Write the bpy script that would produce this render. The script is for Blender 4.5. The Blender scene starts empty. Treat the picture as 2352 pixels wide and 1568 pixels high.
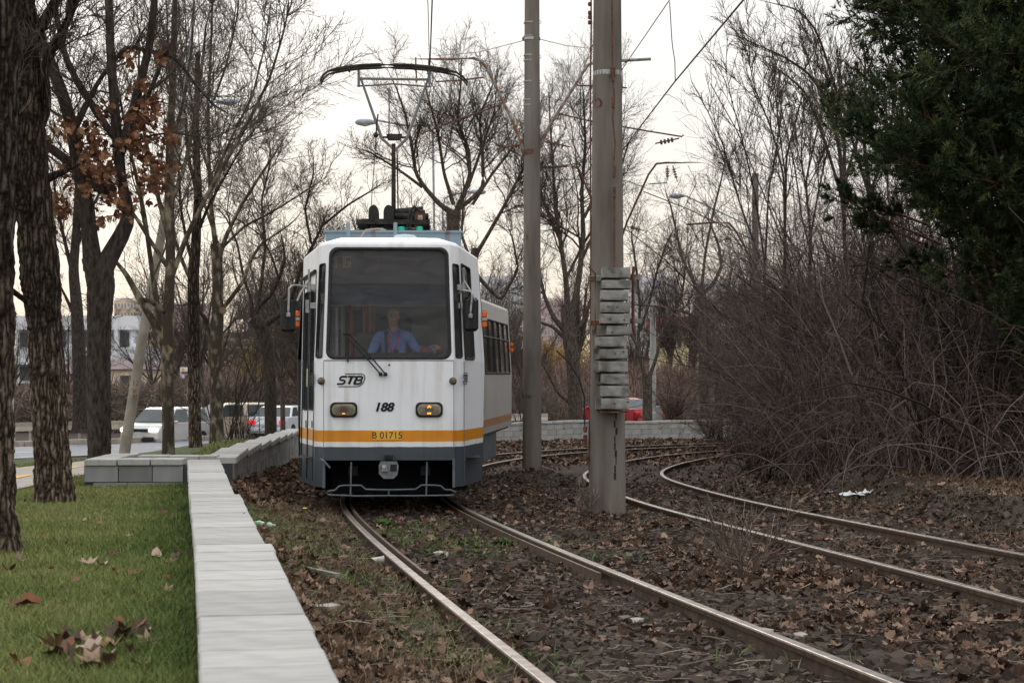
import bpy, math, random
import numpy as np
from mathutils import Vector, Matrix
S = bpy.context.scene
COL = S.collection
# ---------------------------------------------------------------- camera, sky, sun, exposure
FPX, CX, HY, ZC = 4250.0, 1176.0, 858.0, 1.70     # lens in photo pixels, optical centre, eye level, camera height
cd = bpy.data.cameras.new('camera'); cam = bpy.data.objects.new('camera', cd); COL.objects.link(cam)
cam.location = (0, 0, ZC); cam.rotation_euler = (math.pi/2, 0, 0)
cd.sensor_width = 36; cd.lens = 36*FPX/2352; cd.shift_y = (858-784)/2352
cd.clip_start = .1; cd.clip_end = 4000
cd.dof.use_dof = True; cd.dof.focus_distance = 22.5; cd.dof.aperture_fstop = 9
S.camera = cam
world = bpy.data.worlds.new('World'); S.world = world; world.use_nodes = True
nt = world.node_tree; nt.nodes.clear()
def N(t, tree=None, **k):
    n = (tree or nt).nodes.new(t)
    for a, b in k.items(): setattr(n, a, b)
    return n
L = nt.links.new
SUN_EL, SUN_AZ = math.radians(24), math.radians(-14)      # azimuth from +Y towards +X: the veiled sun stands behind the tram
wo = N('ShaderNodeOutputWorld'); bg = N('ShaderNodeBackground'); bg2 = N('ShaderNodeBackground'); mx = N('ShaderNodeMixShader')
sky = N('ShaderNodeTexSky', sky_type='NISHITA', sun_disc=False)
sky.sun_elevation = SUN_EL; sky.sun_rotation = SUN_AZ
L(sky.outputs[0], bg.inputs[0]); bg.inputs[1].default_value = .10
tc = N('ShaderNodeTexCoord'); sep = N('ShaderNodeSeparateXYZ'); L(tc.outputs['Generated'], sep.inputs[0])
rmp = N('ShaderNodeValToRGB'); L(sep.outputs[2], rmp.inputs[0])      # overcast sky: paler and warmer low down, brighter to the zenith
cr = rmp.color_ramp
cr.elements[0].position = 0; cr.elements[0].color = (.86, .78, .71, 1)
cr.elements[1].position = 1; cr.elements[1].color = (1.95, 1.96, 1.97, 1)
for p, c in ((.035, (.93, .85, .775, 1)), (.085, (.98, .92, .85, 1)), (.16, (1.0, .965, .925, 1)), (.35, (1.25, 1.26, 1.28, 1))):
    e = cr.elements.new(p); e.color = c
nz = N('ShaderNodeTexNoise'); nz.inputs['Scale'].default_value = 2.2; nz.inputs['Detail'].default_value = 5
mp = N('ShaderNodeMapping'); mp.inputs['Scale'].default_value = (1, 1, 5); L(tc.outputs['Generated'], mp.inputs[0]); L(mp.outputs[0], nz.inputs[0])
mr = N('ShaderNodeMapRange'); mr.inputs[1].default_value = .3; mr.inputs[2].default_value = .7; mr.inputs[3].default_value = .93; mr.inputs[4].default_value = 1.07
L(nz.outputs[0], mr.inputs[0])
vm = N('ShaderNodeVectorMath', operation='SCALE'); L(rmp.outputs[0], vm.inputs[0]); L(mr.outputs[0], vm.inputs['Scale'])
L(vm.outputs[0], bg2.inputs[0]); bg2.inputs[1].default_value = 1.0
mx.inputs[0].default_value = .88
L(bg.outputs[0], mx.inputs[1]); L(bg2.outputs[0], mx.inputs[2]); L(mx.outputs[0], wo.inputs[0])
sl = bpy.data.lights.new('sun', 'SUN'); sl.energy = .9; sl.angle = math.radians(22); sl.color = (1, .9, .8)
so = bpy.data.objects.new('sun', sl); COL.objects.link(so)
sd = Vector((math.sin(SUN_AZ)*math.cos(SUN_EL), math.cos(SUN_AZ)*math.cos(SUN_EL), math.sin(SUN_EL)))
so.rotation_euler = sd.to_track_quat('Z', 'Y').to_euler()
S.view_settings.view_transform = 'Standard'; S.view_settings.look = 'None'; S.view_settings.gamma = 1
S.view_settings.exposure = 0.0; S.view_settings.use_curve_mapping = False
S.cycles.max_bounces = 6; S.cycles.transparent_max_bounces = 12; S.cycles.glossy_bounces = 3; S.cycles.diffuse_bounces = 3
S.cycles.transmission_bounces = 4; S.cycles.use_denoising = True; S.cycles.use_adaptive_sampling = False; S.cycles.sample_clamp_indirect = 4; S.cycles.caustics_reflective = False; S.cycles.caustics_refractive = False

# ---------------------------------------------------------------- materials
def mat(name, c1, c2=None, rough=.85, scale=6, stretch=(1,1,1), bump=0, bscale=None, metal=0, detail=5, lo=.35, hi=.65, spec=.3, tint=False, coat=0, c3=None, bstretch=None):
    m = bpy.data.materials.new(name); m.use_nodes = True; t = m.node_tree; b = t.nodes['Principled BSDF']
    b.inputs['Roughness'].default_value = rough; b.inputs['Metallic'].default_value = metal
    b.inputs['Specular IOR Level'].default_value = spec
    if coat: b.inputs['Coat Weight'].default_value = coat; b.inputs['Coat Roughness'].default_value = .15
    c1 = tuple(c1)+(1,); c2 = tuple(c2)+(1,) if c2 else None
    co = t.nodes.new('ShaderNodeTexCoord')
    if c2:
        rp = t.nodes.new('ShaderNodeValToRGB'); rp.color_ramp.elements[0].position = lo; rp.color_ramp.elements[1].position = hi
        rp.color_ramp.elements[0].color = c1; rp.color_ramp.elements[1].color = c2
        if c3:
            e = rp.color_ramp.elements.new((lo+hi)/2); e.color = tuple(c3)+(1,)
        if tint:
            a = t.nodes.new('ShaderNodeAttribute'); a.attribute_name = 'tint'; t.links.new(a.outputs['Fac'], rp.inputs[0])
            rp.color_ramp.elements[0].position = 0; rp.color_ramp.elements[-1].position = 1
            if c3: rp.color_ramp.elements[1].position = .5
        else:
            mpn = t.nodes.new('ShaderNodeMapping'); mpn.inputs['Scale'].default_value = stretch
            n = t.nodes.new('ShaderNodeTexNoise'); n.inputs['Scale'].default_value = scale; n.inputs['Detail'].default_value = detail
            t.links.new(co.outputs['Object'], mpn.inputs[0]); t.links.new(mpn.outputs[0], n.inputs[0]); t.links.new(n.outputs[0], rp.inputs[0])
        t.links.new(rp.outputs[0], b.inputs['Base Color'])
    else:
        b.inputs['Base Color'].default_value = c1
    if bump:
        mpn = t.nodes.new('ShaderNodeMapping'); mpn.inputs['Scale'].default_value = bstretch or stretch
        n = t.nodes.new('ShaderNodeTexNoise'); n.inputs['Scale'].default_value = bscale or scale*3; n.inputs['Detail'].default_value = 4
        bp = t.nodes.new('ShaderNodeBump'); bp.inputs['Strength'].default_value = 1; bp.inputs['Distance'].default_value = bump
        t.links.new(co.outputs['Object'], mpn.inputs[0]); t.links.new(mpn.outputs[0], n.inputs[0]); t.links.new(n.outputs[0], bp.inputs['Height']); t.links.new(bp.outputs[0], b.inputs['Normal'])
    return m
def emit(name, c, s):
    m = bpy.data.materials.new(name); m.use_nodes = True; b = m.node_tree.nodes['Principled BSDF']
    b.inputs['Base Color'].default_value = tuple(c)+(1,); b.inputs['Emission Color'].default_value = tuple(c)+(1,); b.inputs['Emission Strength'].default_value = s
    return m
def glass(name, tint=(.8,.85,.85), refl=.5, dirt=.04, dcol=(.4,.4,.4)):
    m = bpy.data.materials.new(name); m.use_nodes = True; t = m.node_tree; t.nodes.clear()
    o = t.nodes.new('ShaderNodeOutputMaterial'); tr = t.nodes.new('ShaderNodeBsdfTransparent'); gl = t.nodes.new('ShaderNodeBsdfGlossy'); df = t.nodes.new('ShaderNodeBsdfDiffuse')
    tr.inputs[0].default_value = tuple(tint)+(1,); gl.inputs['Roughness'].default_value = .04; df.inputs[0].default_value = tuple(dcol)+(1,)
    fr = t.nodes.new('ShaderNodeFresnel'); fr.inputs[0].default_value = 1.5
    ml = t.nodes.new('ShaderNodeMath'); ml.operation = 'MULTIPLY'; ml.inputs[1].default_value = refl*2
    m1 = t.nodes.new('ShaderNodeMixShader'); m2 = t.nodes.new('ShaderNodeMixShader')
    n = t.nodes.new('ShaderNodeTexNoise'); n.inputs['Scale'].default_value = 2.2; n.inputs['Detail'].default_value = 6; n.inputs['Distortion'].default_value = 1.6
    co = t.nodes.new('ShaderNodeTexCoord'); mq = t.nodes.new('ShaderNodeMapping'); mq.inputs['Scale'].default_value = (1,1,4); mq.inputs['Rotation'].default_value = (0,.6,0); t.links.new(co.outputs['Object'], mq.inputs[0]); t.links.new(mq.outputs[0], n.inputs[0])
    md = t.nodes.new('ShaderNodeMapRange'); md.inputs[1].default_value = .3; md.inputs[2].default_value = .7; md.inputs[3].default_value = dirt*.4; md.inputs[4].default_value = dirt*2
    t.links.new(n.outputs[0], md.inputs[0])
    t.links.new(fr.outputs[0], ml.inputs[0]); t.links.new(md.outputs[0], m1.inputs[0]); t.links.new(tr.outputs[0], m1.inputs[1]); t.links.new(df.outputs[0], m1.inputs[2])
    t.links.new(ml.outputs[0], m2.inputs[0]); t.links.new(m1.outputs[0], m2.inputs[1]); t.links.new(gl.outputs[0], m2.inputs[2]); t.links.new(m2.outputs[0], o.inputs[0])
    return m

# ---------------------------------------------------------------- geometry helpers
def at(px, py, Y): return np.array([(px-CX)*Y/FPX, Y, ZC-(py-HY)*Y/FPX])
class MB:
    def __init__(s): s.v = []; s.f = []; s.n = 0; s.t = []
    def add(s, v, f, tint=None):
        v = np.asarray(v, float).reshape(-1, 3)
        if isinstance(f, np.ndarray): s.f.append(f+s.n)
        else:
            d = {}
            for q in f: d.setdefault(len(q), []).append(q)
            for q in d.values(): s.f.append(np.array(q)+s.n)
        s.v.append(v); s.n += len(v); s.t.append(np.full(len(v), .5) if tint is None else tint)
        return s
    def box(s, c, d, rz=0, taper=1, mtx=None):
        x, y, z = d[0]/2, d[1]/2, d[2]/2
        v = np.array([(-x,-y,-z),(x,-y,-z),(x,y,-z),(-x,y,-z),(-x*taper,-y*taper,z),(x*taper,-y*taper,z),(x*taper,y*taper,z),(-x*taper,y*taper,z)])
        if rz: v = v @ np.array([[math.cos(rz), math.sin(rz), 0],[-math.sin(rz), math.cos(rz), 0],[0,0,1]])
        if mtx is not None: v = v @ np.array(mtx).T
        return s.add(v+np.array(c), [(0,3,2,1),(4,5,6,7),(0,1,5,4),(1,2,6,5),(2,3,7,6),(3,0,4,7)])
    def bev(s, c, d, b=.01, rz=0, mtx=None):       # box with chamfered vertical and top edges
        x, y, z = d[0]/2, d[1]/2, d[2]/2
        def ring(ix, iy, zz, k): return [(-x+ix+k,-y+iy,zz),(x-ix-k,-y+iy,zz),(x-ix,-y+iy+k,zz),(x-ix,y-iy-k,zz),(x-ix-k,y-iy,zz),(-x+ix+k,y-iy,zz),(-x+ix,y-iy-k,zz),(-x+ix,-y+iy+k,zz)]
        v = np.array(ring(b,b,-z,b)+ring(0,0,-z+b,b)+ring(0,0,z-b,b)+ring(b,b,z,b))
        if rz: v = v @ np.array([[math.cos(rz), math.sin(rz), 0],[-math.sin(rz), math.cos(rz), 0],[0,0,1]])
        if mtx is not None: v = v @ np.array(mtx).T
        f = [tuple(range(7,-1,-1)), tuple(range(24,32))]
        for r in range(3):
            for i in range(8): f.append((r*8+i, r*8+(i+1)%8, r*8+8+(i+1)%8, r*8+8+i))
        return s.add(v+np.array(c), f)
    def tube(s, p, r, n=8, cap=True):
        p = np.asarray(p, float); K = len(p); r = np.broadcast_to(np.asarray(r, float), (K,))
        P, R = p[None], r[None]; v, f = tubes(P, R, n); s.add(v, f)
        if cap: s.add(v.reshape(K, n, 3)[0], [tuple(range(n-1,-1,-1))]); s.add(v.reshape(K, n, 3)[-1], [tuple(range(n))])
        return s
    def cyl(s, a, b, r, n=12, r2=None): return s.tube([a, b], [r, r if r2 is None else r2], n)
    def lathe(s, c, prof, n=16, axis='z'):
        a = np.arange(n)*2*math.pi/n; v = []
        for r, h in prof:
            for k in a:
                q = (r*math.cos(k), r*math.sin(k), h)
                v.append(q if axis == 'z' else ((q[0], q[2], q[1]) if axis == 'y' else (q[2], q[0], q[1])))
        f = [(i*n+j, i*n+(j+1)%n, (i+1)*n+(j+1)%n, (i+1)*n+j) for i in range(len(prof)-1) for j in range(n)]
        f += [tuple(range(n-1,-1,-1)), tuple(range((len(prof)-1)*n, len(prof)*n))]
        return s.add(np.array(v)+np.array(c), f)
    def prism(s, poly, y0, y1):                   # outline in x,z between two depths
        n = len(poly); v = [(x, y0, z) for x, z in poly]+[(x, y1, z) for x, z in poly]
        f = [tuple(range(n)), tuple(range(2*n-1, n-1, -1))]+[(i+n, (i+1)%n+n, (i+1)%n, i) for i in range(n)]
        return s.add(v, f)
    def build(s, name, m, parent=None, smooth=False, local=False, kind=None):
        me = bpy.data.meshes.new(name)
        v = np.concatenate(s.v); 
        if parent is not None and not local: v = v-np.array(root_loc(parent))
        tot = [a.size for a in s.f]; me.vertices.add(len(v)); me.vertices.foreach_set('co', v.ravel())
        nf = sum(len(a) for a in s.f); me.loops.add(sum(tot)); me.polygons.add(nf)
        me.loops.foreach_set('vertex_index', np.concatenate([a.ravel() for a in s.f]).astype(np.int32))
        lt = np.concatenate([np.full(len(a), a.shape[1], np.int32) for a in s.f]); ls = np.concatenate([[0], np.cumsum(lt)[:-1]]).astype(np.int32)
        me.polygons.foreach_set('loop_start', ls); me.polygons.foreach_set('loop_total', lt)
        me.polygons.foreach_set('use_smooth', np.full(nf, smooth))
        me.materials.append(m); me.update(calc_edges=True)
        t = np.concatenate(s.t)
        if np.ptp(t) > 0:
            at_ = me.attributes.new('tint', 'FLOAT', 'POINT'); at_.data.foreach_set('value', t.astype(np.float32))
        o = bpy.data.objects.new(name, me); COL.objects.link(o)
        if parent is not None: o.parent = parent
        if kind: o['kind'] = kind
        return o
def root_loc(o):
    p = np.array(o.location)
    while o.parent is not None: o = o.parent; p = p+np.array(o.location)
    return p
def tubes(P, R, n):
    """many tapered tubes at once: P (m,K,3), R (m,K)"""
    m, K, _ = P.shape
    T = np.empty_like(P); T[:, 1:-1] = P[:, 2:]-P[:, :-2] if K > 2 else T[:, 1:-1]; T[:, 0] = P[:, 1]-P[:, 0]; T[:, -1] = P[:, -1]-P[:, -2]
    T /= np.linalg.norm(T, axis=2, keepdims=True)+1e-9
    ref = np.where(np.abs(T[:, :1, 2:3]) > .8, np.array([1., 0, 0]), np.array([0, 0, 1.]))*np.ones((m, K, 1))
    A = np.cross(T, ref); A /= np.linalg.norm(A, axis=2, keepdims=True)+1e-9; B = np.cross(T, A)
    a = np.arange(n)*2*math.pi/n
    v = P[:, :, None]+R[:, :, None, None]*(np.cos(a)[None, None, :, None]*A[:, :, None]+np.sin(a)[None, None, :, None]*B[:, :, None])
    base = (np.arange(m)*K*n)[:, None, None]; i = np.arange(K-1)[None, :, None]; j = np.arange(n)[None, None, :]
    q = np.stack([base+i*n+j, base+i*n+(j+1)%n, base+(i+1)*n+(j+1)%n, base+(i+1)*n+j], -1).reshape(-1, 4)
    return v.reshape(-1, 3), q
def scatter(mb, tv, tf, pos, rot, sc, tint=None):
    """place a template (tv, tf) at pos (n,3) with rot (n,3,3) and sc (n,) or (n,3)"""
    n = len(pos); m = len(tv); sc = sc[:, None] if sc.ndim == 1 else sc
    v = np.einsum('nij,nkj->nki', rot, tv[None]*sc[:, None, :])+pos[:, None]
    f = (tf[None]+(np.arange(n)*m)[:, None, None]).reshape(-1, tf.shape[1])
    mb.add(v.reshape(-1, 3), f, None if tint is None else np.repeat(tint, m))
def rots(rng, n, tilt=.4, az=None):
    a = rng.uniform(0, 2*math.pi, n) if az is None else az; t = rng.normal(0, tilt, n); u = rng.normal(0, tilt, n)
    z = np.zeros(n); o = np.ones(n); c, s_ = np.cos, np.sin
    Rz = np.stack([c(a), -s_(a), z, s_(a), c(a), z, z, z, o], -1).reshape(n, 3, 3)
    Rx = np.stack([o, z, z, z, c(t), -s_(t), z, s_(t), c(t)], -1).reshape(n, 3, 3)
    Ry = np.stack([c(u), z, s_(u), z, o, z, -s_(u), z, c(u)], -1).reshape(n, 3, 3)
    return Rz @ Rx @ Ry
def tag(o, label=None, cat=None, group=None, kind=None):
    if label: o['label'] = label
    if cat: o['category'] = cat
    if group: o['group'] = group
    if kind: o['kind'] = kind
    return o
def thing(name, label, cat, loc=(0,0,0), rz=0, group=None, parent=None):
    o = bpy.data.objects.new(name, None); COL.objects.link(o); o.location = loc; o.rotation_euler = (0, 0, rz)
    if parent: o.parent = parent
    return tag(o, label, cat, group)
def copy_obj(o, loc=None, rz=None, parent=None, label=None):
    c = o.copy(); COL.objects.link(c)
    if parent is not None: c.parent = parent; c.matrix_parent_inverse = o.matrix_parent_inverse
    if loc is not None: c.location = loc
    if rz is not None: c.rotation_euler = (0, 0, rz)
    if label: c['label'] = label
    for ch in [x for x in o.children]: copy_obj(ch, parent=c)
    return c
def ip(xs, ys): 
    xs = np.array(xs, float); ys = np.array(ys, float)
    return lambda t: np.interp(t, xs, ys)
def sm(a, b, x):
    t = np.clip((np.asarray(x, float)-a)/(b-a), 0, 1); return t*t*(3-2*t)

# ---------------------------------------------------------------- the lie of the land (heights below the eye)
hT = ip([0,8.25,13.6,18,24.4,34,40,45,50,57,69,72,90,3000],[1.28,1.467,1.58,1.68,1.815,2.02,2.13,2.21,2.265,2.335,2.42,2.66,2.82,2.82])
hN = ip([0,5,22,30,40,47,60,75,3000],[.93,1.02,1.35,1.45,1.6,1.72,2.3,2.8,2.82])
hR = ip([0,5,12,22,26,30,35,40,46,55,65,80,3000],[.95,1.0,1.14,1.38,1.48,1.68,1.93,2.13,2.35,2.6,2.73,2.8,2.82])
Xw = ip([0,5.03,21.6,23.5,46.7,3000],[.24,-.655,-3.6,-3.75,-5.5,-5.5])
rise = ip([0,9,25,35,47,60],[.2,.28,.3,.12,.05,0])
def vnoise(x, y, s, seed=0):
    x = x/s; y = y/s
    return (np.sin(x*1.7+seed)+np.sin(y*2.1+seed*1.3)+np.sin((x+y)*1.31+2*seed)+np.sin((x-y*1.4)*1.9+seed*.7))/4
def G(X, Y):
    X = np.asarray(X, float); Y = np.asarray(Y, float); u = X-Xw(Y)
    left = hN(Y)+(hR(Y)-hN(Y))*sm(1.5, 6, -u)+.03*vnoise(X, Y, 1.3, 3)*sm(.5, 2, -u)
    right = hT(Y)-rise(Y)*np.exp(-(u/.85)**2)-.28*np.exp(-((X-.37)**2+(Y-34)**2)/.7)-.08*np.exp(-((X-1.15)**2+(Y-22.4)**2)/.5)
    right = right-.34*sm(4.9, 5.7, X+.25*np.sin(Y*.9))*sm(52, 34, Y)*sm(15.5, 19, Y)
    w = sm(-.12, .12, u)
    return ZC-(left+(right-left)*w)
def Gf(x, y): return float(G(x, y))
T1 = [(0,2.25),(4,1.62),(8.25,.925),(11,.46),(13.6,.03),(17,-.48),(20.6,-1.01),(24.4,-1.55),(28,-1.82),(32,-1.93),(35,-1.88),(38,-1.68),(41,-1.5),(44,-1.2),(47,-.6),(50,.3),(54,2.2),(58,5),(61,9),(63,14),(64,20),(64.5,26)]
T2 = [(3,4.9),(8,4.45),(11.9,4.03),(14.5,3.68),(17,3.42),(19.4,3.15),(23.7,2.53),(26.5,2.33),(29.5,2.2),(34.6,1.98),(38,2.2),(42,2.9),(47,4.0),(51,5.6),(55,8.2),(58,12),(60,17),(61,24)]
def smooth_path(pts, step=.5, it=60):
    p = np.array([(x, y) for y, x in pts], float); d = np.r_[0, np.cumsum(np.linalg.norm(np.diff(p, axis=0), axis=1))]
    s = np.arange(0, d[-1], step); q = np.stack([np.interp(s, d, p[:, 0]), np.interp(s, d, p[:, 1])], 1)
    for _ in range(it): q[1:-1] = q[1:-1]*.5+(q[:-2]+q[2:])*.25
    return q
P1, P2 = smooth_path(T1), smooth_path(T2)
def offset(q, d):
    t = np.gradient(q, axis=0); t /= np.linalg.norm(t, axis=1, keepdims=True)
    return q+np.stack([t[:, 1], -t[:, 0]], 1)*d
def tdist(X, Y):          # distance to nearest track centre line
    P = np.concatenate([P1, P2]); out = np.empty(len(X))
    for i in range(0, len(X), 20000):
        a = np.stack([X[i:i+20000], Y[i:i+20000]], 1); out[i:i+20000] = np.sqrt(((a[:, None]-P[None])**2).sum(2)).min(1)
    return out
# ---------------------------------------------------------------- ground, lawn, pavement, road
M = {}
M['soil'] = mat('soil', (.016,.010,.007), (.052,.036,.026), rough=.95, scale=9, bump=.03, bscale=30, detail=8)
M['lawn'] = mat('lawn_soil', (.03,.05,.018), (.075,.085,.03), rough=.95, scale=3, bump=.02, bscale=40)
M['asphalt'] = mat('asphalt', (.17,.18,.2), (.22,.23,.25), rough=.8, scale=20, bump=.004)
M['paving'] = mat('paving', (.25,.22,.2), (.34,.3,.27), rough=.9, scale=3)
M['yellow'] = mat('yellow_paint', (.75,.45,.05), (.6,.38,.08), scale=8)
M['whitep'] = mat('white_paint', (.7,.7,.68), (.5,.5,.5), scale=8)
M['kerbm'] = mat('kerb_concrete', (.3,.26,.22), (.42,.37,.32), scale=4)
def sheet(ufun, us, ys, z=0):
    U, Y = np.meshgrid(us, ys); X = ufun(U, Y); Z = G(X, Y)+z
    n, m = U.shape; v = np.stack([X, Y, Z], -1).reshape(-1, 3)
    i, j = np.meshgrid(np.arange(n-1), np.arange(m-1), indexing='ij'); k = (i*m+j).ravel()
    return MB().add(v, np.stack([k, k+1, k+m+1, k+m], 1))
ys = np.r_[np.arange(-10, 4, 1.), np.arange(4, 30, .12), np.arange(30, 75, .5), 76, 78, 80, 85, 90, 100, 120, 160, 220, 300, 450, 700, 1100]
us = np.r_[-900,-600,-300,-150,-80,-50,-35,-25,-18,-14,-12,-10,-9,-8,-7,-6,-5,-4.2,-3.5,-3,-2.5,-2,-1.5,-1,-.6,-.3,-.16]
def usf(U, Y): return U+Xw(Y)
b = sheet(usf, np.r_[us, np.linspace(-.12,.12,4), np.arange(.2, 11.5, .12), 12, 13, 15, 18, 22, 28, 40, 60, 100, 200, 500, 900], ys)
v = b.v[0]; m_ = (v[:, 0]-Xw(v[:, 1]) > .3) & (v[:, 1] < 45) & (v[:, 1] > 3)
rg = np.random.default_rng(3); v[m_, 2] += rg.uniform(-.018, .018, m_.sum())+.02*vnoise(v[m_, 0], v[m_, 1], .35, 5)
b.build('ground', M['soil'], smooth=True, kind='structure')
lawn = sheet(usf, np.r_[-60,-45,-30,-25,-20,-16,-13,-10,-8,-7,-6,-5,-4.2,-3.5,-3,-2.5,-2,-1.5,-1,-.6,-.2], np.r_[np.arange(2, 58, .5)], .012)
lawn.build('lawn', M['lawn'], smooth=True, kind='structure')
# pavement with a yellow cycle line
def strip(path, w, z, m, name, kind='structure', n=4):
    q = np.array(path, float); d = np.r_[0, np.cumsum(np.linalg.norm(np.diff(q, axis=0), axis=1))]; s = np.linspace(0, d[-1], max(3, int(d[-1]/.5)))
    q = np.stack([np.interp(s, d, q[:, 0]), np.interp(s, d, q[:, 1])], 1)
    rows = [offset(q, (k/(n-1)-.5)*w) for k in range(n)]
    v = np.stack([np.c_[r, G(r[:, 0], r[:, 1])+z] for r in rows], 1); K = len(q)
    i, j = np.meshgrid(np.arange(K-1), np.arange(n-1), indexing='ij'); k = (i*n+j).ravel()
    return MB().add(v.reshape(-1, 3), np.stack([k, k+1, k+n+1, k+n], 1)).build(name, m, kind=kind)
strip([(-6.6,2),(-6.85,22),(-7.15,29),(-8.3,35),(-11.5,43),(-16,50)], 2.3, .03, M['paving'], 'pavement')
strip([(-6.1,2),(-6.35,22),(-6.65,29),(-7.8,35),(-11,43.2),(-15.6,50.3)], .12, .036, M['yellow'], 'pavement_line')
for k in range(6):
    strip([(-7.3-.03*k, 17+k*2.0), (-7.32-.03*k, 18.0+k*2.0)], .10, .037, M['whitep'], 'cycle_lane_marking')
ROAD = [(-42,40),(-30,49),(-22,56),(-15.5,64.5),(-9.5,73),(-3,80),(5,85),(16,87.5),(30,88),(60,86)]
rq = smooth_path([(y, x) for x, y in ROAD], .8, 40)
strip(rq, 9.5, .03, M['asphalt'], 'road', n=6)
strip(offset(rq, 4.3), .16, .036, M['whitep'], 'road_edge_line')
strip(offset(rq, -4.3), .16, .036, M['whitep'], 'road_edge_line')
strip(offset(rq, 0), .14, .036, M['whitep'], 'road_centre_line')
# kerb stones on the far side of the road
kr = offset(rq, -4.95); kerb = thing('kerb', 'pale concrete kerb along the far edge of the road', 'kerb'); kerb['kind'] = 'structure'; del kerb['category']
dk = np.r_[0, np.cumsum(np.linalg.norm(np.diff(kr, axis=0), axis=1))]
for s_ in np.arange(14, 78, 1.02):
    x, y = np.interp(s_, dk, kr[:, 0]), np.interp(s_, dk, kr[:, 1]); x2, y2 = np.interp(s_+.5, dk, kr[:, 0]), np.interp(s_+.5, dk, kr[:, 1])
    MB().bev((x, y, Gf(x, y)+.09), (.99, .2, .3), .02, rz=math.atan2(y2-y, x2-x)).build('kerb_stone', M['kerbm'], kerb)

# ---------------------------------------------------------------- walls of concrete block with coping stones
M['cope'] = [mat('coping_%d' % i, tuple(np.array((.31,.305,.29))*k), tuple(np.array((.40,.395,.375))*k), rough=.92, scale=5, stretch=(3,1.6,1), bump=.0022, bscale=22, bstretch=(5,1.2,1), lo=.3, hi=.7) for i, k in enumerate((.86,.95,1.0,1.05,1.12))]
M['block'] = [mat('block_%d' % i, tuple(np.array((.17,.17,.17))*k), tuple(np.array((.27,.27,.265))*k), rough=.95, scale=4, stretch=(1,1,.25), bump=.003, bscale=60, lo=.3, hi=.8) for i, k in enumerate((.85,1.0,1.15,1.3))]
M['joint'] = mat('joint', (.05,.05,.05))
M['farblock'] = [mat('far_block_%d' % i, tuple(np.array((.34,.33,.31))*k), tuple(np.array((.44,.43,.41))*k), rough=.95, scale=3, stretch=(1,1,.3)) for i, k in enumerate((.9,1.0,1.08))]
R_ = random.Random(5)
def wall_run(name, label, pts, capz, width=.37, cope=.2, ch=.085, blocks=True, sides=(1,-1), seg=None, far=False, copev=0):
    """pts plan polyline; capz(s, x, y) cap height; builds coping stones and courses of block down to the ground"""
    q = np.array(pts, float); d = np.r_[0, np.cumsum(np.linalg.norm(np.diff(q, axis=0), axis=1))]
    w = thing(name, label, 'wall', (q[0][0], q[0][1], 0))
    P = lambda s: (np.interp(s, d, q[:, 0]), np.interp(s, d, q[:, 1]))
    def ang(s):
        a, c = P(max(0, s-.05)), P(min(d[-1], s+.05)); return math.atan2(c[1]-a[1], c[0]-a[0])
    cache = {}
    def mk(key, nm, mm, dims, bv):
        if key not in cache:
            me = MB().bev((0,0,0), dims, bv).build(nm, mm); cache[key] = me.data; bpy.data.objects.remove(me)
        o = bpy.data.objects.new(nm, cache[key]); COL.objects.link(o); o.parent = w; return o
    s = 0; i = 0
    while s < d[-1]-.02:
        l = min(cope*(1+copev*R_.uniform(-.5,.9)), d[-1]-s); m = s+l/2; x, y = P(m); z = capz(m, x, y)
        L_ = round(l, 2)
        mm = (M['farblock'] if far else M['cope']); k = R_.randrange(len(mm))
        o = mk(('c', L_, k), 'coping_stone', mm[k], (max(.03, L_-.014), width, ch), .007)
        o.location = (x-w.location.x+R_.uniform(-.004,.004)*math.sin(ang(m)), y-w.location.y, z-ch/2+R_.uniform(-.0035,.0035)); o.rotation_euler = (R_.uniform(-.004,.004), R_.uniform(-.003,.003), ang(m)+R_.uniform(-.008,.008))
        s += l
    core = MB()
    bl, bh, bt = .4, .2, .09
    s = 0; cnt = 0
    while s < d[-1]-.05:
        l = min(bl, d[-1]-s); m = s+l/2; x, y = P(m); z = capz(m, x, y)-ch; a = ang(m)
        nx, ny = -math.sin(a), math.cos(a)
        zmin = min(Gf(x+nx*(width/2+.1), y+ny*(width/2+.1)), Gf(x-nx*(width/2+.1), y-ny*(width/2+.1)))-.05
        core.box((x, y, (z+zmin)/2-.004), (l+.01, width-.1, z-zmin), rz=a)
        if blocks:
            for sd_ in sides:
                zz = z; r = 0
                px, py = x+nx*sd_*(width/2-.055), y+ny*sd_*(width/2-.055); gz = Gf(x+nx*sd_*(width/2+.12), y+ny*sd_*(width/2+.12))
                while zz > gz-.02:
                    mm = M['farblock'] if far else M['block']; k = R_.randrange(len(mm))
                    o = mk(('b', round(l, 2), k), 'wall_block', mm[k], (l-.008, .055, bh-.008), .004)
                    dx = (.1 if r % 2 else 0) if l > .38 and s+l+.1 < d[-1] else 0
                    o.location = (px+math.cos(a)*dx-w.location.x+nx*R_.uniform(-.003,.003), py+math.sin(a)*dx-w.location.y+ny*R_.uniform(-.003,.003), zz-bh/2); o.rotation_euler = (0, 0, a)
                    zz -= bh; r += 1; cnt += 1
        s += l
    core.build('wall_core', M['joint'], w)
    return w
def stepcap(brk, vals):
    def f(s, x, y):
        k = 0
        while k < len(brk) and y > brk[k]: k += 1
        return ZC-vals[k]
    return f
wall_run('retaining_wall', 'long low pale grey wall with stepped coping running from the foreground past the lawn',
         [(-.115,2.0),(-.655,5.03),(-1.37,9.1),(-2.267,14.1),(-3.6,21.6)], stepcap([9.1,14.1],[.84,.905,1.0]), sides=(-1,), width=.375, copev=.15, cope=.37)
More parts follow.
